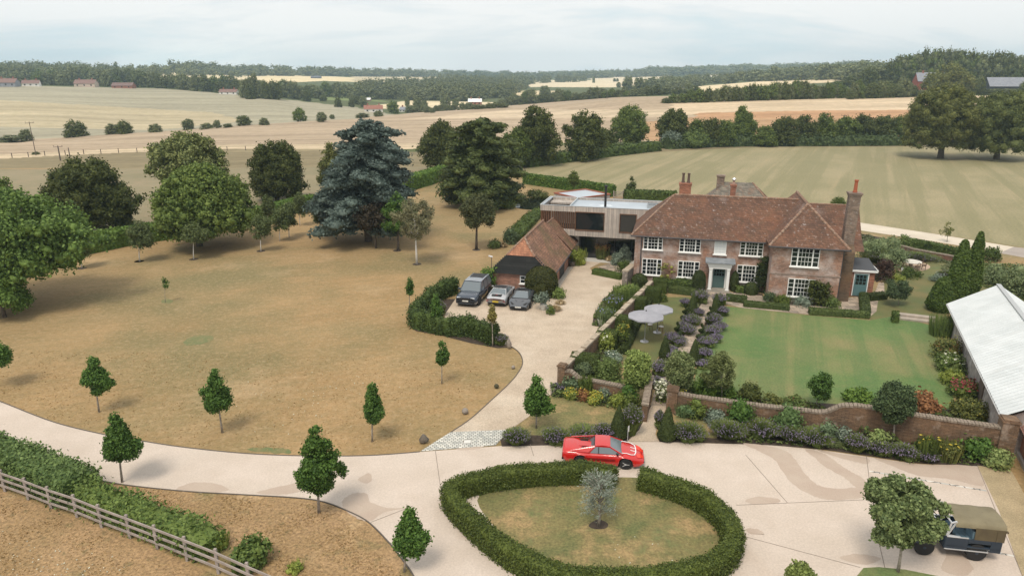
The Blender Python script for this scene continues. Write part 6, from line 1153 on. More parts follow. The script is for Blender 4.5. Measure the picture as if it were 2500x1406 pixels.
# ---------------- hedges and topiary of the garden ----------------
def inner(px,py,z): return G(px,py,z)
hz=.98
ov=[(1500,1146),(1450,1134),(1350,1134),(1260,1141),(1180,1152),(1110,1174),(1098,1192),(1122,1226),(1185,1284),(1265,1340),(1360,1382),(1480,1398),(1600,1392),(1712,1372),(1775,1335),(1792,1288),(1768,1240),(1718,1200),(1640,1168),(1565,1146)]
ow=catmull([inner(x,y,hz) for x,y in ov],4)
hedge('oval_hedge','oval yew hedge round the small dry lawn, open at the back',ow,.72,hz,leafm('leaf_oval',(.026,.046,.012),(.095,.13,.034)),.055,900,px=False,fuzz=.065,wav=.09)
yh=[inner(x,y,1.45) for x,y in [(1110,678),(1069,694),(1040,718),(1016,742),(1012,757),(1038,763),(1089,774),(1140,776),(1180,785),(1206,798)]]
hedge('parking_hedge','curved shaggy yew hedge enclosing the parking bay',catmull(yh,4),.8,1.45,leafm('leaf_park',(.022,.045,.014),(.075,.12,.038)),.09,300,px=False,fuzz=.12,wav=.2,gap=.75)
hedge('boundary_hedge','thick leafy hedge behind the post and rail fence in the near left corner',catmull([G(*p) for p in [(-150,1095),(-60,1118),(20,1145),(110,1180),(205,1222)]],3),1.7,1.35,leafm('leaf_bound',(.04,.08,.03),(.13,.20,.08)),.095,280,px=False,fuzz=.15,wav=.12)
hedge('ragged_hedge','lower ragged continuation of the corner hedge behind the fence',catmull([G(*q) for q in [(215,1228),(300,1262),(380,1292),(460,1326),(520,1352)]],3),1.2,.95,leafm('leaf_bound2',(.045,.09,.025),(.15,.22,.07)),.10,220,px=False,fuzz=.16,wav=.35)
bl=leafm('leaf_bound2',(0,0,0),(0,0,0))
plant((565,1322,650,1398),'small leafy shrub behind the fence, nearest the bottom edge',leaf=bl,nl=1800,size=.11); plant((505,1300,560,1350),'thin yellow green weeds behind the fence',style='upright',leaf=L_lime,nl=120,size=.06); plant((690,1370,740,1406),'small weedy tuft at the bottom edge near the fence end',style='upright',leaf=L_lime,nl=90,size=.06)
def box(label,p0,p1,w_,h_,leaf=L_box,size=.06,dens=330,name='box_hedge',fz=.02): return hedge(name,label,[p0,p1],w_,h_,leaf,size,dens,True,fz)
box('low clipped box hedge in front of the manor left of the garden path',(1632,713),(1698,721),.75,.62); box('short low clipped box hedge right of the garden path top',(1772,733),(1822,739),.7,.6); box('long low clipped box hedge before the wing, left of the gap',(1815,747),(1926,757),.65,.5)
box('long low clipped box hedge before the wing, right of the gap',(1974,766),(2120,776),.7,.55); box('low clipped box hedge running back towards the side door',(2112,772),(2108,726),.75,.55); box('short dark clipped box hedge by the side extension',(2118,733),(2158,728),.8,.6,leaf=L_yew)
box('small clipped box hedge beside the flint wall and gravel',(1450,668),(1519,682),.9,.55,leaf=L_hedge,dens=250)
for (x0,y0_,x1,y1_,h_,l) in [(1592,711,1628,714,1.25,'dark box cube nearest the manor beside the stone capped wall'),(1566,732,1612,737,1.25,'box cube second from the manor beside the stone capped wall'),(1535,757,1576,762,1.25,'box cube third from the manor beside the parasols'),(1492,806,1543,812,1.25,'box cube fourth from the manor left of the parasol poles'),(1457,842,1507,848,1.25,'box cube fifth from the manor above the white roses'),(1393,905,1460,912,1.25,'largest and lowest box cube at the corner by the curved wall')]:
    hedge('box_cube',l,[(x0,y0_),(x1,y1_)],1.25,h_,leafm('leaf_cube',(.022,.038,.011),(.075,.11,.03)),.05,600,True,.012,cat='topiary',flat=True,group='box cubes along the stone capped wall')
hedge('box_edging','low dark box edging along the left side of the small parasol lawn',[(1586,738),(1555,795),(1522,866)],.55,.5,L_yew,.06,260,True,.02)
hedge('box_cube','small box cube at the left end of the garden steps',[(2176,784),(2192,786)],.9,.8,L_hedge,.07,250,True,.03,cat='topiary',flat=True)
tp=[(1690,764,1.95,.46,'tall yew cone left of the garden path nearest the manor'),(1746,768,1.95,.46,'tall yew cone right of the garden path nearest the manor'),(1622,872,1.75,.46,'yew cone left of the garden path at its lower end'),(1693,890,2.0,.50,'yew cone right of the garden path at its lower end')]
for px,py,h_,r_,l in tp: topiary(px,py,l,'cone',h_,r_,group='yew cones along the stone garden path')
for px,py,h_,r_,l in [(1671,785,1.5,.42,'spiral yew left of the garden path, upper one'),(1731,790,1.5,.42,'spiral yew right of the garden path, upper one'),(1652,828,1.45,.46,'spiral yew left of the garden path, lower one'),(1711,832,1.45,.46,'spiral yew right of the garden path, lower one')]: topiary(px,py,l,'spiral',h_,r_,name='topiary_spiral',nl=1800,group='spiral yews along the stone garden path')
topiary(1508,1068,'large yew cone left of the front path by the red car','cone',2.05,.56,nl=4000); topiary(1627,1072,'large yew cone right of the front path entrance','cone',2.1,.58,nl=4000)
topiary(0,0,'big dark yew dome against the gable of the brick barn','dome',2.75,1.5,name='yew_dome',nl=7000,size=.09,loc=(2.75,60.6),leaf=leafm('leaf_dome',(.018,.026,.008),(.055,.062,.018)))
hedge('yew_hedge','short dark yew hedge between the dark supercar and the potted shrub',[(1318,740),(1334,708)],.9,1.5,leafm('leaf_dome',(0,0,0),(0,0,0)),.09,180,True,.04)
topiary(1724,690,'dark clipped shrub against the wall left of the porch','dome',1.9,.62,name='wall_shrub',cat='shrub',loc=hw(6.25,-.75),leaf=L_yew,nl=2500,size=.07); topiary(1790,700,'narrow clipped shrub against the wall right of the porch','column',2.0,.38,name='wall_shrub',cat='shrub',loc=hw(9.5,-.45),leaf=L_yew,nl=1800,size=.07); topiary(1830,710,'round dark clipped shrub below the window right of the porch','dome',1.15,.6,name='wall_shrub',cat='shrub',loc=hw(11.0,-1.0),leaf=L_yew,nl=1800,size=.07)
hedge('foundation_planting','dark leafy planting along the manor wall left of the porch',[hw(2.7,-.5),hw(5.8,-.5)],.8,.75,L_hedge,.1,150,px=False,fuzz=.08,wav=.2); hedge('foundation_planting','dark leafy planting along the manor wall right of the porch',[hw(9.7,-.55),hw(10.8,-.6)],.7,.6,L_hedge,.1,150,px=False,fuzz=.08,wav=.2)
topiary(0,0,'round dark clipped shrub beside the flint wall at the manor corner','dome',1.3,.75,name='clipped_shrub',cat='shrub',loc=hw(.7,-1.2),leaf=L_yew,nl=2000,size=.08)
# climber in the corner of the wing
def climber(label,x,y,z,sx,sz,depth,leaf,nl,size,nc,seed,flower=None):
    rng=np.random.default_rng(seed); o=thing('climber',label,'climbing plant',(*hw(x,y),0),HA); C=np.stack([rng.uniform(-sx/2,sx/2,nc),rng.normal(0,.05,nc),rng.uniform(.05,z,nc)],1); C[:,0]*=1-.3*(C[:,2]/z); ch=clumps(rng,C,np.full(nc,.26),nl,size,1,.7); ch=[(c[0]*[1,depth,1],c[1]) for c in ch]; npmesh('foliage',ch,leaf,o)
climber('dark climber growing up the inner corner of the wing',11.95,-.5,3.3,.9,3,.9,L_yew,2600,.10,30,5); climber('bushy climber below the right wing window',16.5,-2.85,2.0,1.9,2,1.6,L_dark,2600,.10,26,6)
o=thing('climber','small leafy climber on the left of the brick barn','climbing plant')
rng=np.random.default_rng(8); C=np.stack([rng.normal(0,.28,26),rng.normal(0,.3,26),rng.uniform(.1,2.2,26)],1); npmesh('foliage',clumps(rng,C,np.full(26,.3),2200,.11,1,.7),L_laurel,o); o.location=(BO[0]-.35,BO[1]+.2,0)
climber('slender pale climber between the two left ground floor windows',3.2,-.35,2.1,1.3,2,1,leafm('leaf_pear',(.10,.12,.03),(.26,.27,.09)),240,.12,14,11)
# ---------------- lavender and border plants ----------------
lav=dict(style='lav',leaf=L_lavg,flower=L_purple,name='lavender',cat='lavender')
def lv(x0,y0,x1,y1,label,nl=520,nf=300,group=None,**k): d=dict(lav); d.update(k); return plant((x0,y0,x1,y1),label,nl=nl,nf=nf,size=.06,fs=.055,ftop=.7,group=group,**d)
gp='lavender bushes lining the stone garden path'; 
def chain(pts,labels,rr_=.55,n=0):
    for (px,py,w_,h_),l in zip(pts,labels): lv(px-w_*.47,py-h_*.9,px+w_*.47,py-1,l,group=gp,nl=520,nf=650)
chain([(1712,745,44,42),(1757,750,40,38),(1690,800,50,36),(1742,800,44,40),(1680,822,48,34),(1741,826,44,36),(1657,850,44,34),(1728,852,44,34),(1640,872,30,30),(1722,880,36,34),(1650,890,40,34),(1718,905,36,30),(1612,925,50,50),(1605,955,44,40)],
 ['lavender bush left of the path top beside the first left cone','lavender bush right of the path top beside the first right cone','lavender bush at the foot of the first left cone','lavender bush at the foot of the first right cone','lavender bush beside the upper left spiral','lavender bush beside the upper right spiral','lavender bush left of the path between the two spirals','lavender bush right of the path below the upper right spiral','lavender bush behind the lower left cone','lavender bush beside the lower right spiral','lavender bush just right of the lower left cone','lavender bush right of the lower right cone','pale lavender bush below the lower left cone','lavender bush between the two round bushes at the path opening'])
chain([(1672,752,24,26),(1668,812,30,30),(1640,838,36,30),(1708,775,26,24),(1765,775,30,30),(1758,812,34,30),(1748,840,30,28),(1702,790,20,18)],['small lavender left behind the first left cone','lavender at the lawn side of the upper left spiral','lavender on the small lawn side above the lower left spiral','small lavender between the first cones, left of the path','lavender on the green lawn side of the first right cone','lavender on the green lawn side below the first right cone','lavender on the green lawn side beside the lower right spiral','lavender tuft spilling on the path below the first left cone'])
for a in [(1228,1046,1292,1094,'lavender mound at the corner of the sett paving'),(1325,1046,1388,1090,'lavender mound just left of the red car'),(1388,1042,1470,1078,'lavender behind the red car roof'),(1452,1035,1500,1076,'tall lavender left of the large yew cone'),(1518,990,1566,1070,'tall purple lavender right of the large left yew cone'),(1598,1003,1622,1050,'lavender left of the large right yew cone'),
          (1640,1032,1722,1086,'lavender mound right of the large right yew cone'),(1736,1028,1820,1082,'second lavender mound right of the front path'),(1820,1024,1905,1078,'large lavender mound below the wall foxtails'),(1895,1038,1965,1086,'dark lavender mound in the middle of the wall border'),(1948,1046,2030,1096,'dark lavender mound left of the grassy fountain plant'),
          (2066,1060,2120,1112,'lavender left of the pale sedum'),(2120,1075,2180,1118,'lavender below the wall tree'),(2180,1084,2240,1130,'dark lavender edging right of the wall tree'),(2235,1095,2290,1132,'dark lavender edging before the yellow lilies'),(2262,1062,2290,1100,'small lavender behind the edging near the yellow lilies'),(1345,935,1380,960,'small lavender tuft at the corner pier by the gravel'),(1208,815,1240,846,'silvery lavender at the end of the parking hedge'),
          (1060,735,1088,775,'dull catmint mound beside the dark blue suv'),(2110,610,2190,650,'soft catmint drift in the far right garden'),(2205,615,2290,640,'long catmint drift behind the stone table'),(2290,660,2330,690,'small lavender in front of the tall cypress')]:
    lv(*a,nl=1500,nf=420)
def pl(x0,y0,x1,y1,label,style='mound',leaf=None,flower=None,nl=900,size=.09,**k): return plant((x0,y0,x1,y1),label,style,leaf,flower,nl,size,**k)
def cover(polys,label,leaf,n,hh,size,seed,name='ground_cover'):
    rng=np.random.default_rng(seed); V=[]
    for P in polys:
        A_=np.array([G(*p) for p in P]); lo,hi=A_.min(0),A_.max(0); ar=np.prod(hi-lo); q=rng.uniform(lo,hi,(int(n*ar),2)); m=inpoly(q[:,0],q[:,1],[tuple(a) for a in A_]); V.append(q[m])
    q=np.concatenate(V); f=np.sin(q[:,0]*2.1+np.sin(q[:,1]*1.7)*1.5)*np.sin(q[:,1]*2.3+1); q=q[f>-.35]; z=rng.uniform(.02,1,len(q))*hh*(.7+.5*np.sin(q[:,0]*3.1)*np.sin(q[:,1]*2.7))
    D=rng.normal(0,.6,(len(q),3))+[0,0,1]; o=npmesh(name,[leaves(np.c_[q,np.maximum(z,.03)],D,size,rng,1.3,.5)],leaf,None); struct(o,'stuff',label,'ground cover')
B1=[(1445,795),(1450,768),(1470,735),(1500,705),(1520,697),(1585,700),(1480,800)]
B2=[(1376,925),(1470,805),(1592,697),(1600,714),(1590,728),(1525,842),(1500,882),(1480,940),(1385,943)]
B3=[(1343,960),(1374,952),(1480,976),(1565,996),(1580,1012),(1500,1000),(1430,984),(1348,970)]
B4=[(1643,1003),(2440,1120),(2460,1148),(2386,1136),(2240,1128),(2120,1110),(2000,1093),(1880,1084),(1800,1080),(1770,1055),(1770,1035),(1645,1015)]
B5=[(1645,985),(2430,1045),(2425,1020),(2340,1003),(2020,990),(1710,965),(1700,900),(1735,835),(1765,750),(1745,745),(1705,830),(1640,950)]
B6=[(2295,792),(2330,792),(2455,1042),(2365,1030),(2330,940),(2320,850)]
B7=[(2100,572),(2250,602),(2330,642),(2350,700),(2285,690),(2300,650),(2240,628),(2190,636),(2178,662),(2140,688),(2120,650),(2090,600)]
B8=[(1728,718),(1694,728),(1662,790),(1617,860),(1582,930),(1600,948),(1648,870),(1710,745)]
B9=[(2345,640),(2420,640),(2560,665),(2560,760),(2400,700),(2350,700)]
cover([B1,B2,B9],'mixed low green planting filling the beds beside the gravel and cubes',leafm('leaf_cov1',(.04,.07,.025),(.13,.18,.07)),110,.30,.10,1)
cover([B3],'bushy mixed planting filling the corner bed before the short wall',leafm('leaf_cov1',(0,0,0),(0,0,0)),190,.62,.10,4)
cover([[(1645,1003),(2430,1118),(2420,1128),(2240,1108),(2000,1072),(1770,1030),(1650,1012)]],'taller mixed planting along the foot of the long garden wall',leafm('leaf_cov2',(.04,.07,.025),(.14,.19,.07)),190,.85,.11,5)
cover([B4,B5,B6],'mixed low green planting filling the garden wall borders',leafm('leaf_cov2',(.04,.065,.025),(.14,.17,.07)),110,.28,.10,2)
cover([B7,B8],'grey green low planting in the far garden and path borders',leafm('leaf_cov3',(.05,.075,.04),(.15,.18,.11)),110,.28,.10,3)
# two big round bushes and neighbours
young(1552,985,1512,1598,858,955,'large round bright green bush tree left of the garden path opening',prof='round',leaf=leafm('leaf_roundb',(.08,.13,.04),(.24,.32,.12)),nl=8000,size=.12,nc=70,cr=.26,core=.95,irr=.02,name='round_bush_tree')
young(1657,985,1617,1702,860,955,'large round grey green bush tree right of the garden path opening',prof='round',leaf=leafm('leaf_roundb2',(.07,.11,.05),(.21,.26,.14)),nl=8000,size=.12,nc=70,cr=.26,core=.95,irr=.02,name='round_bush_tree')
young(1762,985,1708,1805,862,960,'airy young fruit tree on the lawn edge right of the round bushes',prof='round',leaf=leafm('leaf_airy',(.07,.10,.04),(.17,.21,.10)),nl=2600,size=.09,nc=34,cr=.24,core=0,irr=.2)
young(1990,1000,1962,2045,918,985,'thin young tree behind the wall where its top dips',prof='round',nl=1700,size=.10,nc=20,core=0,irr=.25)
young(2178,1094,2135,2232,938,1038,'leafy young tree planted in front of the garden wall right part',prof='round',leaf=leafm('leaf_wallt',(.03,.055,.03),(.09,.14,.075)),nl=6500,size=.11,nc=46,core=.7)
young(2193,748,2158,2230,688,732,'small umbrella shaped tree in the garden lawn beside the steps',prof='umbrella',leaf=leafm('leaf_umb',(.035,.06,.035),(.10,.15,.09)),nl=2600,size=.11,nc=26,core=.5)
tree(1545,640,1508,1545,600,650,'grey green shrub at the left corner of the manor',name='shrub',cat='shrub',prof='dome',leaf=L_grey,nl=2600,size=.12,nc=26)
for a in [
 (1600,925,1635,985,'white hydrangea cluster at the garden path opening','mound',L_mid,L_white,900,.09,dict(nf=420,fs=.17,ftop=.3,name='hydrangea')),
 (1378,925,1418,962,'grey blue leafy clump in front of the curved wall shoulder','mound',leafm('leaf_glauc',(.07,.12,.08),(.17,.24,.17)),None,700,.13,{}),
 (1400,880,1450,925,'rounded grey green shrub below the largest box cube','mound',leafm('leaf_sage',(.07,.11,.07),(.16,.22,.14)),None,1800,.08,{}),
 (1452,868,1520,940,'loose light green shrub left of the round bush tree','mound',L_light,None,2600,.09,{}),
 (1450,910,1520,950,'low light green shrub row behind the short wall','mound',L_light,None,1800,.09,{}),
 (1412,922,1448,972,'tall upright green perennial before the short wall','upright',L_mid,None,360,.09,{}),
 (1512,925,1560,994,'tall upright dark green perennial before the short wall, right one','mound',L_young,None,420,.09,{}),
 (1376,948,1412,977,'yellow flowering clump, leftmost in the corner bed','mound',L_lime,L_yellow,700,.07,dict(nf=160)),
 (1405,950,1440,982,'brownish seed head clump in the corner bed','mound',L_rust,L_yellow,600,.07,dict(nf=60)),
 (1430,958,1472,990,'bright yellow flowering clump in the middle of the corner bed','mound',L_lime,L_yellow,700,.07,dict(nf=260)),
 (1450,945,1492,980,'silver grey clump in the corner bed','mound',L_grey,None,700,.07,{}),
 (1490,955,1530,998,'lime green clump right of the yellow flowers in the corner bed','mound',L_lime,None,700,.08,{}),
 (1520,960,1562,1004,'dark leafy clump next to the brick return wall','mound',L_mid,None,800,.09,{}),
 (1550,975,1572,1000,'small green and brown clump at the foot of the brick return wall','mound',L_oak,None,300,.07,{}),
 (1455,803,1500,862,'white rose bush below the fifth box cube','mound',L_lime,L_white,900,.08,dict(nf=26,fs=.12,name='rose_bush')),
 (1500,775,1535,850,'climbing yellow and white rose beside the small lawn','mound',L_mid,L_yellow,900,.08,dict(nf=60,fs=.10,name='rose_bush')),
 (1475,850,1520,895,'blue grey shrub by the white roses','mound',L_grey,L_white,700,.08,dict(nf=16,fs=.10)),
 (1562,765,1590,792,'rose shrub along the box cubes behind the parasols','mound',L_mid,L_white,800,.08,dict(nf=12,fs=.10,name='rose_bush')),
 (1605,722,1632,738,'loose rose growth behind the second box cube','mound',L_mid,None,700,.08,{}),
 # left flowerbed between gravel and capped wall
 (1498,698,1560,738,'lush green grassy clump in the long gravel side bed','upright',leafm('leaf_lush',(.07,.12,.035),(.18,.25,.09)),None,1100,.10,{}),
 (1475,728,1520,770,'blue agapanthus clump in the long gravel side bed','upright',L_mid,L_blueflow,700,.08,dict(nf=130,fs=.07,name='agapanthus')),
 (1455,755,1500,798,'green clump at the pointed end of the gravel side bed','upright',leafm('leaf_lush2',(.06,.10,.05),(.15,.21,.11)),L_blueflow,700,.08,dict(nf=30,fs=.07)),
 (1520,725,1560,760,'straw coloured feather grass in the gravel side bed','grass',L_straw,None,700,.05,dict(name='ornamental_grass',cat='grass')),
 (1500,750,1545,780,'bronze tufted grass against the stone capped wall','grass',L_oak,None,600,.05,dict(name='ornamental_grass',cat='grass')),
 (1340,740,1372,762,'straw feather grass by the yew hedge and the gravel','grass',L_straw,None,600,.05,dict(name='ornamental_grass',cat='grass')),
 (1355,728,1382,745,'second straw feather grass by the gravel, farther one','grass',L_straw,None,500,.05,dict(name='ornamental_grass',cat='grass')),
 (1345,700,1382,732,'green bushy plant beside the barn doors and gravel','mound',leafm('leaf_lush',(0,0,0),(0,0,0)),None,1000,.09,{}),
 (1332,745,1355,770,'small blue flowered plant beside the pale stone pot','mound',L_mid,L_blueflow,500,.07,dict(nf=14,fs=.06)),
 (1392,612,1432,650,'light green grassy plant at the barn corner near the modern glazing','upright',L_lime,None,420,.08,{}),
 (1453,600,1490,636,'tall rust orange topped ornamental grass before the modern glazing','upright',leafm('leaf_misc',(.06,.08,.03),(.13,.16,.07)),L_rust,900,.07,dict(nf=500,fs=.08,ftop=.85,name='ornamental_grass',cat='grass')),
 (1476,620,1502,640,'small straw grass before the modern glazing','grass',L_straw,None,350,.05,dict(name='ornamental_grass',cat='grass')),
 (1490,618,1530,650,'grey green shrub before the modern glazing','mound',L_grey,None,1000,.09,{}),
 (1500,638,1545,668,'low green shrub by the flint wall terrace','mound',L_hedge,None,800,.09,{}),
 # barn left plants
 (1228,558,1268,598,'dark rounded shrub beside the far side of the barn roof','mound',leafm('leaf_sage2',(.04,.07,.045),(.10,.15,.09)),None,1500,.12,{}),
 (1190,588,1222,608,'small bright green tuft left of the barn roof','mound',L_light,None,500,.11,{}),
 (1218,588,1240,605,'small straw grass tuft left of the barn roof','grass',L_straw,None,300,.06,dict(name='ornamental_grass',cat='grass')),
 # wall border right of path
 (1648,985,1720,1026,'blue green leafy clump at the foot of the wall','upright',leafm('leaf_glauc2',(.06,.12,.06),(.15,.23,.13)),None,500,.08,{}),
 (1655,958,1670,1000,'pale yellow spiked flower beside the wall pier','upright',L_lime,L_yellow,120,.07,dict(nf=60)),
 (1675,960,1722,1028,'dark green upright clump before the left wall part','mound',L_mid,None,420,.08,{}),
 (1718,1000,1775,1042,'silver grey leaved clump at the foot of the wall','mound',L_grey,None,700,.08,{}),
 (1772,966,1842,1052,'tall bushy green perennial before the wall, left one','mound',L_young,None,900,.10,{}),
 (1878,992,1962,1070,'tall bushy green perennial before the wall, right one','mound',leafm('leaf_lush3',(.05,.10,.04),(.12,.20,.09)),None,900,.10,{}),
 (1812,1032,1850,1062,'yellow flowering clump between lavenders before the wall','mound',L_lime,L_yellow,400,.07,dict(nf=80)),
 (1985,1050,2062,1092,'fountain shaped green grass in the wall border','grass',leafm('leaf_fount',(.07,.11,.05),(.18,.23,.12)),None,1000,.05,dict(name='ornamental_grass',cat='grass')),
 (2000,1028,2042,1084,'teal leaved clump before the wall','mound',leafm('leaf_glauc',(0,0,0),(0,0,0)),None,600,.09,{}),
 (2040,1034,2075,1088,'grey green clump before the wall right of the teal clump','mound',L_grey,None,500,.08,{}),
 (2118,1050,2168,1104,'pale lime sedum mound in the wall border','mound',leafm('leaf_sedum',(.13,.20,.08),(.30,.38,.19)),None,1000,.09,dict(name='sedum')),
 (2238,1072,2290,1128,'yellow lily clump, left one','upright',L_mid,L_yellow,600,.08,dict(nf=16,fs=.11,name='lily')),
 (2285,1080,2345,1132,'olive grassy clump with a few yellow lilies','upright',L_oak,L_yellow,700,.08,dict(nf=10,fs=.11,name='lily')),
 (2338,1050,2420,1130,'tall dark green bushy perennial near the right end of the wall','mound',L_young,None,1300,.10,{}),
 (2398,1100,2462,1146,'pale green sedum mound at the corner of the brick shed','mound',leafm('leaf_sedum',(0,0,0),(0,0,0)),None,1500,.10,dict(name='sedum')),
 # behind wall
 (1690,925,1760,975,'dark leafy low shrub mass behind the wall left part','mound',L_laurel,None,1800,.10,{}),
 (1745,940,1800,982,'leafy low shrub behind the wall beside the round dark bush','mound',L_laurel,None,1200,.10,{}),
 (1802,932,1856,988,'round dark green bush behind the wall','mound',L_dark,None,2000,.09,{}),
 (1860,965,1915,990,'dull seedhead clump behind the wall','mound',L_rust if 0 else L_oak,None,600,.07,{}),
 (1912,972,1985,1000,'low green border plants with orange flowers behind the wall','mound',L_light,L_red,900,.08,dict(nf=30)),
 (2062,952,2130,992,'glossy green shrub behind the raised wall part','mound',L_laurel,None,1600,.11,{}),
 (2225,965,2295,1012,'copper brown leaved shrub behind the wall','mound',L_rust,None,1200,.13,{}),
 # white barn border
 (2270,775,2330,828,'tall fresh green fennel like plant at the barn corner','upright',L_light,None,900,.08,{}),
 (2272,822,2345,885,'pinkish brown and green shrub by the white roofed barn','mound',L_oak,L_rust,1600,.09,dict(nf=260)),
 (2288,868,2370,918,'white hydrangea shrub by the white roofed barn','mound',L_light,L_white,1500,.10,dict(nf=80,fs=.13,name='hydrangea')),
 (2300,905,2350,945,'pale lime hydrangea clump by the white roofed barn','mound',L_lime,None,700,.10,dict(name='hydrangea')),
 (2315,925,2398,978,'crimson flowered perennial by the white roofed barn','mound',L_mid,L_red,1500,.09,dict(nf=420,fs=.09,ftop=.8)),
 (2325,975,2415,1030,'yellow green shrub at the end of the barn border','mound',L_oak,L_yellow,1800,.09,dict(nf=60)),
 # wing front
 (1862,715,1895,738,'low dark shrub at the left corner of the wing','mound',leafm('leaf_sage2',(0,0,0),(0,0,0)),None,700,.09,{}),
 (1890,722,1930,748,'green clump below the wing window, left one','upright',L_mid,None,500,.07,{}),
 (1930,725,1985,752,'grey green clump below the wing window','mound',L_grey,None,700,.07,{}),
 (2010,728,2055,756,'green low clump at the right corner of the wing','mound',L_light,None,700,.08,{}),
 # right garden
 (2090,575,2150,640,'tall silvery green shrub beside the manor extension','mound',leafm('leaf_silv',(.09,.14,.08),(.20,.26,.16)),None,2200,.11,{}),
 (2135,570,2200,640,'tall loose green and pink perennial mass in the right garden','mound',leafm('leaf_silv',(0,0,0),(0,0,0)),L_rust,2000,.11,dict(nf=120)),
 (2190,570,2225,615,'upright green shrub before the dark stone wall','mound',L_light,None,1100,.11,{}),
 (2150,600,2210,660,'pale feathery shrub left of the stone table','mound',leafm('leaf_silv',(0,0,0),(0,0,0)),None,1800,.11,{}),
 (2128,628,2180,690,'dark purple leaved shrub beside the side extension','mound',L_copper,None,1600,.10,{}),
 (2178,655,2250,682,'low rounded green shrubs in front of the stone table','mound',L_hedge,None,1500,.09,{}),
 (2160,668,2210,690,'yellow green low clump in front of the white plaque','mound',L_lime,None,600,.08,{}),
 (2270,668,2310,690,'low grey green mound at the lawn edge before the cypresses, left one','mound',L_grey,None,900,.08,{}),
 (2290,680,2325,700,'low green mound at the lawn edge before the cypresses, right one','mound',L_light,None,800,.08,{}),
 (2400,600,2442,640,'rounded shrub right of the cypresses by the farm track','mound',L_hedge,None,1200,.11,{}),
 (2400,645,2460,700,'pale green shrub behind the white barn ridge','mound',leafm('leaf_silv',(0,0,0),(0,0,0)),None,2000,.11,{}),
 (2440,640,2520,730,'grey green tall shrub mass behind the white barn at the right edge','mound',leafm('leaf_silv',(0,0,0),(0,0,0)),None,2600,.11,{}),
 # pond
 (1208,478,1262,512,'low leafy bank planting left of the pond','mound',L_mid,None,1200,.14,{}),
 (1205,466,1275,488,'pale flowering bank shrub behind the pond edge','mound',L_grey,L_white,1000,.13,dict(nf=60)),
 (1268,465,1345,488,'reedy dark planting behind the pond','mound',L_dark,None,900,.14,{}),
 (150,480,152,482,'x','mound',L_mid,None,5,.1,dict(skip=1)),
 ]:
    k=dict(a[10])
    if k.pop('skip',0): continue
    plant(a[:4],a[4],a[5],a[6],a[7],a[8],a[9],**k)
# cypresses and pond bank
topiary(0,0,'tall bright green cypress, left of the pair behind the white barn','cypress',5.9,1.0,name='cypress_tree',cat='tree',nl=9000,size=.15,loc=(39.4,57.8),leaf=leafm('leaf_cyp',(.03,.06,.012),(.08,.13,.03)))
topiary(0,0,'tall bright green cypress, right and taller of the pair','cypress',6.2,.8,name='cypress_tree',cat='tree',nl=8000,size=.15,loc=(41.9,59.6),leaf=leafm('leaf_cyp',(0,0,0),(0,0,0)))
topiary(0,0,'low bushy conifer at the far corner of the white barn','cypress',3.0,1.15,name='cypress_tree',cat='tree',nl=7000,size=.15,loc=(37.2,56.2),leaf=leafm('leaf_cyp',(0,0,0),(0,0,0)))
hedge('bank_planting','strip of low green plants on the bank left of the modern block',[(1250,588),(1275,560),(1300,535),(1316,522)],2.0,.7,L_hedge,.14,50,True,.12,wav=.3,cat='shrub')
# long grass tufts near the camera: uncountable
def tufts():
    rng=np.random.default_rng(4); P=[]
    ar=[np.array([G(*p) for p in q]) for q in ([(0,1210),(330,1340),(690,1500),(300,1900),(-500,1500)],[(215,1180),(600,1215),(800,1235),(1000,1420),(900,1560),(640,1420),(300,1260)],[(0,985),(260,1068),(640,1100),(1020,1095),(1260,900),(1000,870),(300,860),(-300,840)])]
    out=[]
    for A_,n in zip(ar,(9000,6500,7000)):
        lo,hi=A_.min(0),A_.max(0); q=rng.uniform(lo,hi,(n*3,2)); m=inpoly(q[:,0],q[:,1],[tuple(a) for a in A_]); out.append(q[m][:n])
    q=np.concatenate(out); n=len(q); cl=.5+.5*np.sin(q[:,0]*1.7+np.sin(q[:,1]*1.3)*2); h=rng.uniform(.015,.05,n)*(0.6+cl)
    a=rng.uniform(0,2*np.pi,n); w_=rng.uniform(.03,.07,n); d=np.stack([np.cos(a),np.sin(a)],1)*w_[:,None]; t=rng.normal(0,.04,(n,2))
    v=np.stack([np.c_[q-d,np.zeros(n)],np.c_[q+d,np.zeros(n)],np.c_[q+t,h]],1).reshape(-1,3); o=npmesh('grass',[(v,np.arange(3*n).reshape(n,3))],leafm('leaf_drygrass',(.27,.185,.08),(.42,.285,.14)),None); struct(o,'stuff','short dry grass tufts over the near lawns and verges','grass')
tufts()
def specks():
    rng=np.random.default_rng(6); q=[]
    for cx_,cy_,sx,sy,n in ((60,1360,70,25,60),(200,1385,60,15,50),(830,945,60,30,60),(720,990,90,40,50),(1550,1350,60,20,12)):
        for k in range(n): q.append(G(cx_+rng.normal(0,sx),cy_+rng.normal(0,sy)))
    q=np.array(q); o=npmesh('wild_flowers',[leaves(np.c_[q,np.full(len(q),.06)],np.tile([0,0,1.],(len(q),1)),.05,rng)],L_white,None); struct(o,'stuff','tiny white wild flowers scattered through the dry grass','flowers')
specks()
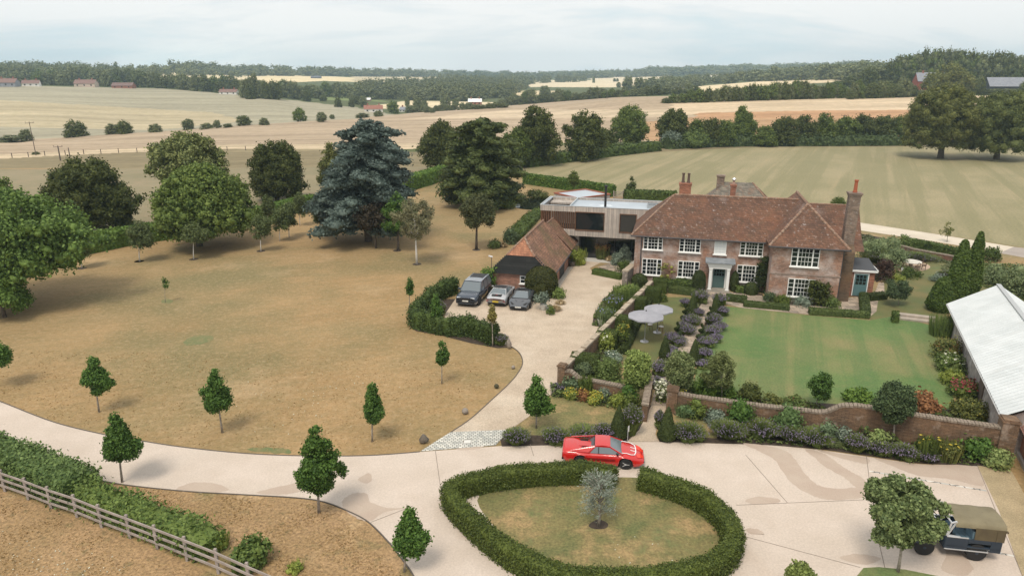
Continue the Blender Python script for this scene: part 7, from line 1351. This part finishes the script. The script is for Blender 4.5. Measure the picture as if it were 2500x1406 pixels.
# ---------------- background trees, hedges, houses ----------------
def template(seed,prof,nl,nc,size,leaf,core=.9,aspect=1.):
    ch,C=crown_mesh(seed,prof,.5,.5,.0,1.,nc,nl,size,.30,core,1.1,.05); o=thing('field_tree','t','tree'); npmesh('crown',ch,leaf,o); trunk_mb(.5,.03,0,[tuple(C[0])],n=5).build('trunk',M_bark,o); return o
TM_=[template(500+i,p,1500,30,.055,l) for i,(p,l) in enumerate([('full',L_far),('dome',L_far),('full',L_far),('full',L_mid),('dome',L_dark),('full',leafm('leaf_farlight',(.05,.075,.03),(.13,.16,.07)))])]
def ftree(px,py,wpx,hpx,label,t,group=None,cat='tree',name='field_tree'):
    X,Y,Z=GT(px,py); s=ppm(Y,Z); o=dup(TM_[t],(X,Y,Z-.15),rr.uniform(0,6),(wpx/s,wpx/s,hpx/s*1.03),label); o.name=name; o['category']=cat
    if group: o['group']=group
    return o
rr=random.Random(12)
def ordn(i): i+=1; return '%d%s'%(i,'th' if 10<=i%100<=20 else {1:'st',2:'nd',3:'rd'}.get(i%10,'th'))
for a in [(187,334,56,38,'large dark round bush in the line across the left fields',4),(276,328,36,25,'left of the joined pair of bushes in the left field line',1),(304,327,38,31,'right of the joined pair of bushes in the left field line',4),(380,323,34,20,'small pointed bush right of the joined pair',1),(460,317,30,25,'round pale green bush left of the feathery tree top',5),(505,315,34,14,'low wide bush in the field line',1),(531,313,20,19,'small bush right of the low wide bush',0),(556,312,24,10,'low pale scrub in the field line',5),(595,307,34,24,'pale round tree in the field line above the round fine leaved tree',5),(645,306,26,18,'small dark bush in the field line right of the pale round tree',1),(733,297,32,32,'round tree in the field line above the dark rounded tree',3),(786,298,26,23,'dark round bush right of the round field line tree',0),(811,291,14,11,'tiny round bush at the right of the field line',0),
          (66,345,30,28,'dark bush beside the tall pole at far left',0),(88,378,20,8,'low scrub at the foot of the tall thin pole',1),(886,288,36,12,'low bush before the white cottages',1),(924,285,24,14,'small bush near the thin distant pole',0),(30,348,60,18,'long low bush at the far left of the field line',1),
          (873,256,20,20,'small dark tree left of the white cottages',4),(858,262,16,18,'dark tree beside the cottage hedge',4),(888,262,22,25,'green tree just left of the white gabled cottage',0),(960,278,32,30,'bushy tree between the two white cottages',3),(1020,270,28,30,'round tree right of the small white cottage',0),(1036,270,20,24,'smaller tree beside the round tree right of the cottages',0),(1088,266,28,30,'round tree in the pale valley field',0),(1112,262,20,20,'pale round tree in the valley field',5),(1042,276,14,14,'small bush below the valley trees',0),(1055,276,16,12,'low bush in the valley hedge',0),
          (750,248,20,25,'dark conical tree at the right end of the left hill field',4),(826,262,20,22,'dark round tree above the valley lane',4),(790,248,18,14,'small pale tree above the valley lane',5),(995,262,14,20,'narrow tree behind the small white cottage',5),(860,248,18,16,'tree beside the white roofed shed',0),
          (1296,254,34,34,'big blue green tree in front of the pale valley field right of centre',0),(1330,240,30,28,'rounded tree in the pale strip right of centre',0),(1532,222,30,32,'round dark tree on the far pale field',0),(1560,222,34,30,'twin round dark tree on the far pale field',0),(1510,214,12,12,'small tree left of the twin far trees',0),(1585,205,24,10,'low far thicket on the pale slope',1),(1449,203,8,14,'small narrow tree on the far pale field',2),(1500,200,8,8,'little round tree on the far pale field',0),(1507,200,7,8,'second little round tree on the far pale field',0)]:
    ftree(*a[:4],a[4],a[5],cat='bush' if 'bush' in a[4] or 'scrub' in a[4] else 'tree')
# village belt trees behind the hill field
gv='trees of the village belt above the left hill field'
for i in range(46):
    px=-10+i*14.4+rr.uniform(-4,4); yb=np.interp(px,[0,200,400,640],[206,211,216,236])
    if any(abs(px-h_)<d_ for h_,d_ in ((20,20),(76,20),(214,28),(302,26),(560,20))): yb-=9
    ftree(px,yb-rr.uniform(0,2),rr.uniform(26,42),rr.uniform(24,40),ordn(i)+' tree from the left in the dense belt around the village houses',rr.choice([0,1,2,3,4,5,0,2]),gv)
for i in range(30):
    px=600+i*13+rr.uniform(-4,4); yb=np.interp(px,[600,720,850,1000],[244,248,235,240])
    ftree(px,min(yb,244)-rr.uniform(0,6),rr.uniform(24,38),rr.uniform(20,34) if px>720 else rr.uniform(34,56),ordn(i)+' tree from the left in the valley belt right of the left hill field',rr.choice([0,1,2,3,4,5]),'trees of the valley belt')
for i in range(36):
    px=1225+i*13.5+rr.uniform(-3,3); t=(px-1225)/420; yb=np.interp(px,[1200,1250,1500,1650,1720],[262,259,240,233,226])-2
    ftree(px,yb,rr.uniform(20,34),rr.uniform(14,30)*(1 if px<1560 else .8),ordn(i)+' tree from the left in the belt along the wheat field crest',rr.choice([0,1,4,3,4]),'trees along the crest of the wheat field')
for i in range(40):
    px=1630+i*11+rr.uniform(-3,3); yb=np.interp(px,[1620,2065],[252,240]); 
    ftree(px,yb,rr.uniform(22,34),np.interp(px,[1620,1700,1850,2065],[18,30,44,34])*rr.uniform(.75,1.1) if i>0 else 12,ordn(i)+' bush from the left in the thick dark hedge on the right hill field',rr.choice([4,4,1,3,0]),'bushes of the thick hedge on the right hill field',cat='bush',name='hedgerow_bush')
for i in range(30):
    px=1225-i*16+rr.uniform(-4,4); yb=np.interp(px,[800,900,1000,1250],[262,268,276,262]); 
    if px<1000: continue
    ftree(px,yb,rr.uniform(20,30),rr.uniform(9,18),ordn(i)+' bush from the right along the valley lane hedge beyond the wheat field',rr.choice([0,1]),'bushes of the valley lane hedge',cat='bush')
ftree(2075,243,24,22,'pale grey leaved bush in the gap of the right hill hedge',5,cat='bush'); 
gw='trees of the hilltop wood on the right'
for i in range(46):
    px=2080+i*11+rr.uniform(-5,5); yb=np.interp(px,[2080,2200,2300,2600],[236,232,226,226]); 
    if 2228<px<2290 or 2395<px<2500: yb-=0; hh_=14
    else: hh_=rr.uniform(24,44)
    ftree(px,yb+6,rr.uniform(26,44),hh_,ordn(i)+' tree from the left at the lower edge of the right hilltop wood',rr.choice([4,0,3,1,5]),gw)
for i in range(44):
    px=2060+i*12.5+rr.uniform(-5,5); top=np.interp(px,[2060,2110,2180,2240,2340,2400,2460,2560],[196,172,150,128,128,138,136,150])
    yb=207 if px>2130 else 212; ftree(px,yb,rr.uniform(36,60),(yb-top)*rr.uniform(.86,1.05),ordn(i)+' tall tree from the left on the right hilltop wood skyline',rr.choice([4,0,3,2,4,5]),gw+', skyline')
# far off woods, each read as one mass
def wood(label,poly,n,hm,seed,leaf=L_far,wm=None,nlq=150,name='distant_wood'):
    rng=np.random.default_rng(seed); P=[]; lo=np.min(poly,0);hi=np.max(poly,0)
    while len(P)<n:
        q=rng.uniform(lo,hi); 
        if inpoly(np.array([q[0]]),np.array([q[1]]),poly)[0]: P.append(q)
    V=[];Fq=[];V2=[];F2=[];o1=o2=0; tm=[crown_mesh(900+seed*10+k,'dome',.5,.5,.0,1.,14,nlq,.09,.28,.92,1,.1)[0] for k in range(4)]
    p0=None
    for q in P:
        X,Y,Z=GT(*q); 
        if p0 is None: p0=(X,Y,Z)
        h_=hm*rng.uniform(.7,1.2); w_=(wm or hm*1.1)*rng.uniform(.8,1.25); k=rng.integers(4); a=rng.uniform(0,6.28); c_,s_=math.cos(a),math.sin(a); M_=np.array([[c_*w_,-s_*w_,0],[s_*w_,c_*w_,0],[0,0,h_]])
        d=np.array([X-p0[0],Y-p0[1],Z-p0[2]-.3])
        v=tm[k][0][0]@M_.T+d; V.append(v); Fq.append(tm[k][0][1]+o1); o1+=len(v); v=tm[k][1][0]@M_.T+d; V2.append(v); F2.append(tm[k][1][1]+o2); o2+=len(v)
    o=npmesh(name,[(np.concatenate(V),np.concatenate(Fq)),(np.concatenate(V2),np.concatenate(F2))],leaf,None,loc=p0); return struct(o,'stuff',label,'wood')
wood('dense wooded ridge along the left horizon above the village',[(-300,196),(-300,172),(200,172),(420,176),(640,184),(640,192),(400,186),(250,200)],330,13,1)
wood('dark wood along the horizon left of centre',[(380,178),(620,182),(900,184),(1250,185),(1250,190),(900,188),(620,186)],300,17,2,wm=30)
wood('broad valley wood in the middle distance',[(820,240),(900,218),(1060,205),(1250,206),(1290,214),(1240,238),(1160,248),(1000,246)],380,12,3)
wood('scattered copses beyond the pale valley fields',[(1060,200),(1270,196),(1300,206),(1200,212)],110,13,4)
wood('far wood along the horizon right of centre',[(1230,189),(1480,184),(1640,181),(1640,187),(1450,192),(1240,194)],220,15,5,wm=26)
wood('hazy forested ridge on the right horizon',[(1560,184),(1650,177),(1850,173),(2130,168),(2130,176),(1850,180),(1640,186)],330,20,6,wm=40)
wood('blue green wooded slope before the far ridge',[(1840,200),(1900,186),(2080,176),(2150,182),(2140,196),(2000,196)],240,14,7,wm=22)
wood('band of trees across the far valley right of centre',[(1560,222),(1640,206),(1800,196),(1860,192),(1850,200),(1720,210),(1640,220)],130,11,8)
wood('hedgerow trees on the far pale fields',[(1280,200),(1440,195),(1440,199),(1290,206)],26,12,9)
# houses
M_hw=mat('render_white',(.72,.70,.66)); M_hb=layered('far_brick',(.30,.13,.09),(.25,.11,.08),1); M_hr=layered('far_tile',(.22,.13,.11),(.18,.11,.095),1); M_hs=layered('far_slate',(.20,.21,.24),(.26,.27,.30),1); M_hd=mat('far_window',(.02,.02,.025),.2); M_tinr=mat('far_tin',(.75,.75,.74))
def cottage(px,py,wpx,hpx,label,wall,roof_,rz=0,rooff=.5,dep=6,gable_chim=True,win=3,name='cottage',cat='house',brs=True):
    X,Y,Z=GT(px,py); s=ppm(Y,Z); w_=wpx/s; h_=hpx/s; e=h_*(1-rooff); o=thing(name,label,cat,(X,Y,Z-.2),rz); b=MB(); b.box(-w_/2,w_/2,-dep/2,dep/2,-1,e); b.poly([(-w_/2,-dep/2,e),(-w_/2,dep/2,e),(-w_/2,0,h_*.97)]); b.poly([(w_/2,dep/2,e),(w_/2,-dep/2,e),(w_/2,0,h_*.97)]); b.build('wall',wall,o)
    b=MB(); b.poly([(-w_/2-.3,-dep/2-.4,e-.1),(w_/2+.3,-dep/2-.4,e-.1),(w_/2+.3,0,h_),(-w_/2-.3,0,h_)]); b.poly([(w_/2+.3,dep/2+.4,e-.1),(-w_/2-.3,dep/2+.4,e-.1),(-w_/2-.3,0,h_),(w_/2+.3,0,h_)]); r=b.build('roof',roof_,o)
    if gable_chim:
        for x in(-w_*.3,w_*.32): c_=MB(); c_.box(x-.4,x+.4,-.4,.4,h_-.6,h_+1.1); c_.build('chimney',M_hb,r)
    for i in range(win):
        x=-w_/2+(i+.5)*w_/win; q=MB(); q.box(x-.5,x+.5,-dep/2-.05,-dep/2,e*.35,e*.75); q.build('window',M_hd,o)
    return o
cottage(22,212,46,20,'long low house with red roof at the far left of the village',M_hs,M_hr); cottage(78,211,36,15,'white gabled bungalow with pinkish roof in the village',M_hw,M_hr,R(20)); cottage(212,213,50,18,'pale pinkish houses with solar panelled roof in the village',mat('pinkwall',(.5,.4,.33)),M_hr); cottage(303,216,50,14,'long brown roofed barn in the village',M_hb,mat('brownroof',(.16,.10,.09)),gable_chim=False); cottage(560,231,42,13,'red roofed cottage with white gable at the field corner',M_hw,M_hr)
cottage(912,274,44,17,'white and brick cottage in the valley',M_hw,M_hb,R(12)); cottage(990,273,24,12,'small white cottage in the valley right of the larger one',M_hw,M_hs,R(-15)); cottage(893,246,24,7,'pale roofed shed in the valley',M_hb,M_tinr,gable_chim=False,rooff=.6); cottage(1160,256,32,15,'red and white house at the edge of the valley wood',M_hb,M_tinr); cottage(772,192,24,6,'dark barn on the far pale field',mat('darkbarn',(.08,.09,.11)),mat('darkbarnroof',(.12,.13,.16)),gable_chim=False,win=0)
cottage(2268,227,72,48,'red brick farmhouse with slate roof on the right hill',layered('hillbrick',(.30,.085,.06),(.24,.07,.05),1),M_hs,R(-8),rooff=.42,dep=8,win=3,name='farmhouse'); cottage(2452,222,90,32,'dark timber barn with long slate roof on the right hill',mat('blackbarn',(.03,.035,.04)),M_hs,R(-6),rooff=.65,dep=9,gable_chim=False,win=3,name='hill_barn',cat='barn')
for t in TM_:
    for c_ in list(t.children): bpy.data.objects.remove(c_)
    bpy.data.objects.remove(t)
# ---------------- haze ----------------
b=MB(); b.box(-9600,9600,-80,4030,-16,125); hz_=b.build('haze',mat('hazemat',(1,1,1))); m=hz_.data.materials[0]; nt=m.node_tree; nt.nodes.remove(nt.nodes['Principled BSDF']); pv=nt.nodes.new('ShaderNodeVolumePrincipled'); pv.inputs['Color'].default_value=(.62,.83,1.,1); pv.inputs['Density'].default_value=.00021; pv.inputs['Anisotropy'].default_value=.2
nt.links.new(pv.outputs[0],nt.nodes['Material Output'].inputs['Volume']); struct(hz_,'stuff','thin summer haze over the distant fields','haze'); hz_.visible_shadow=True
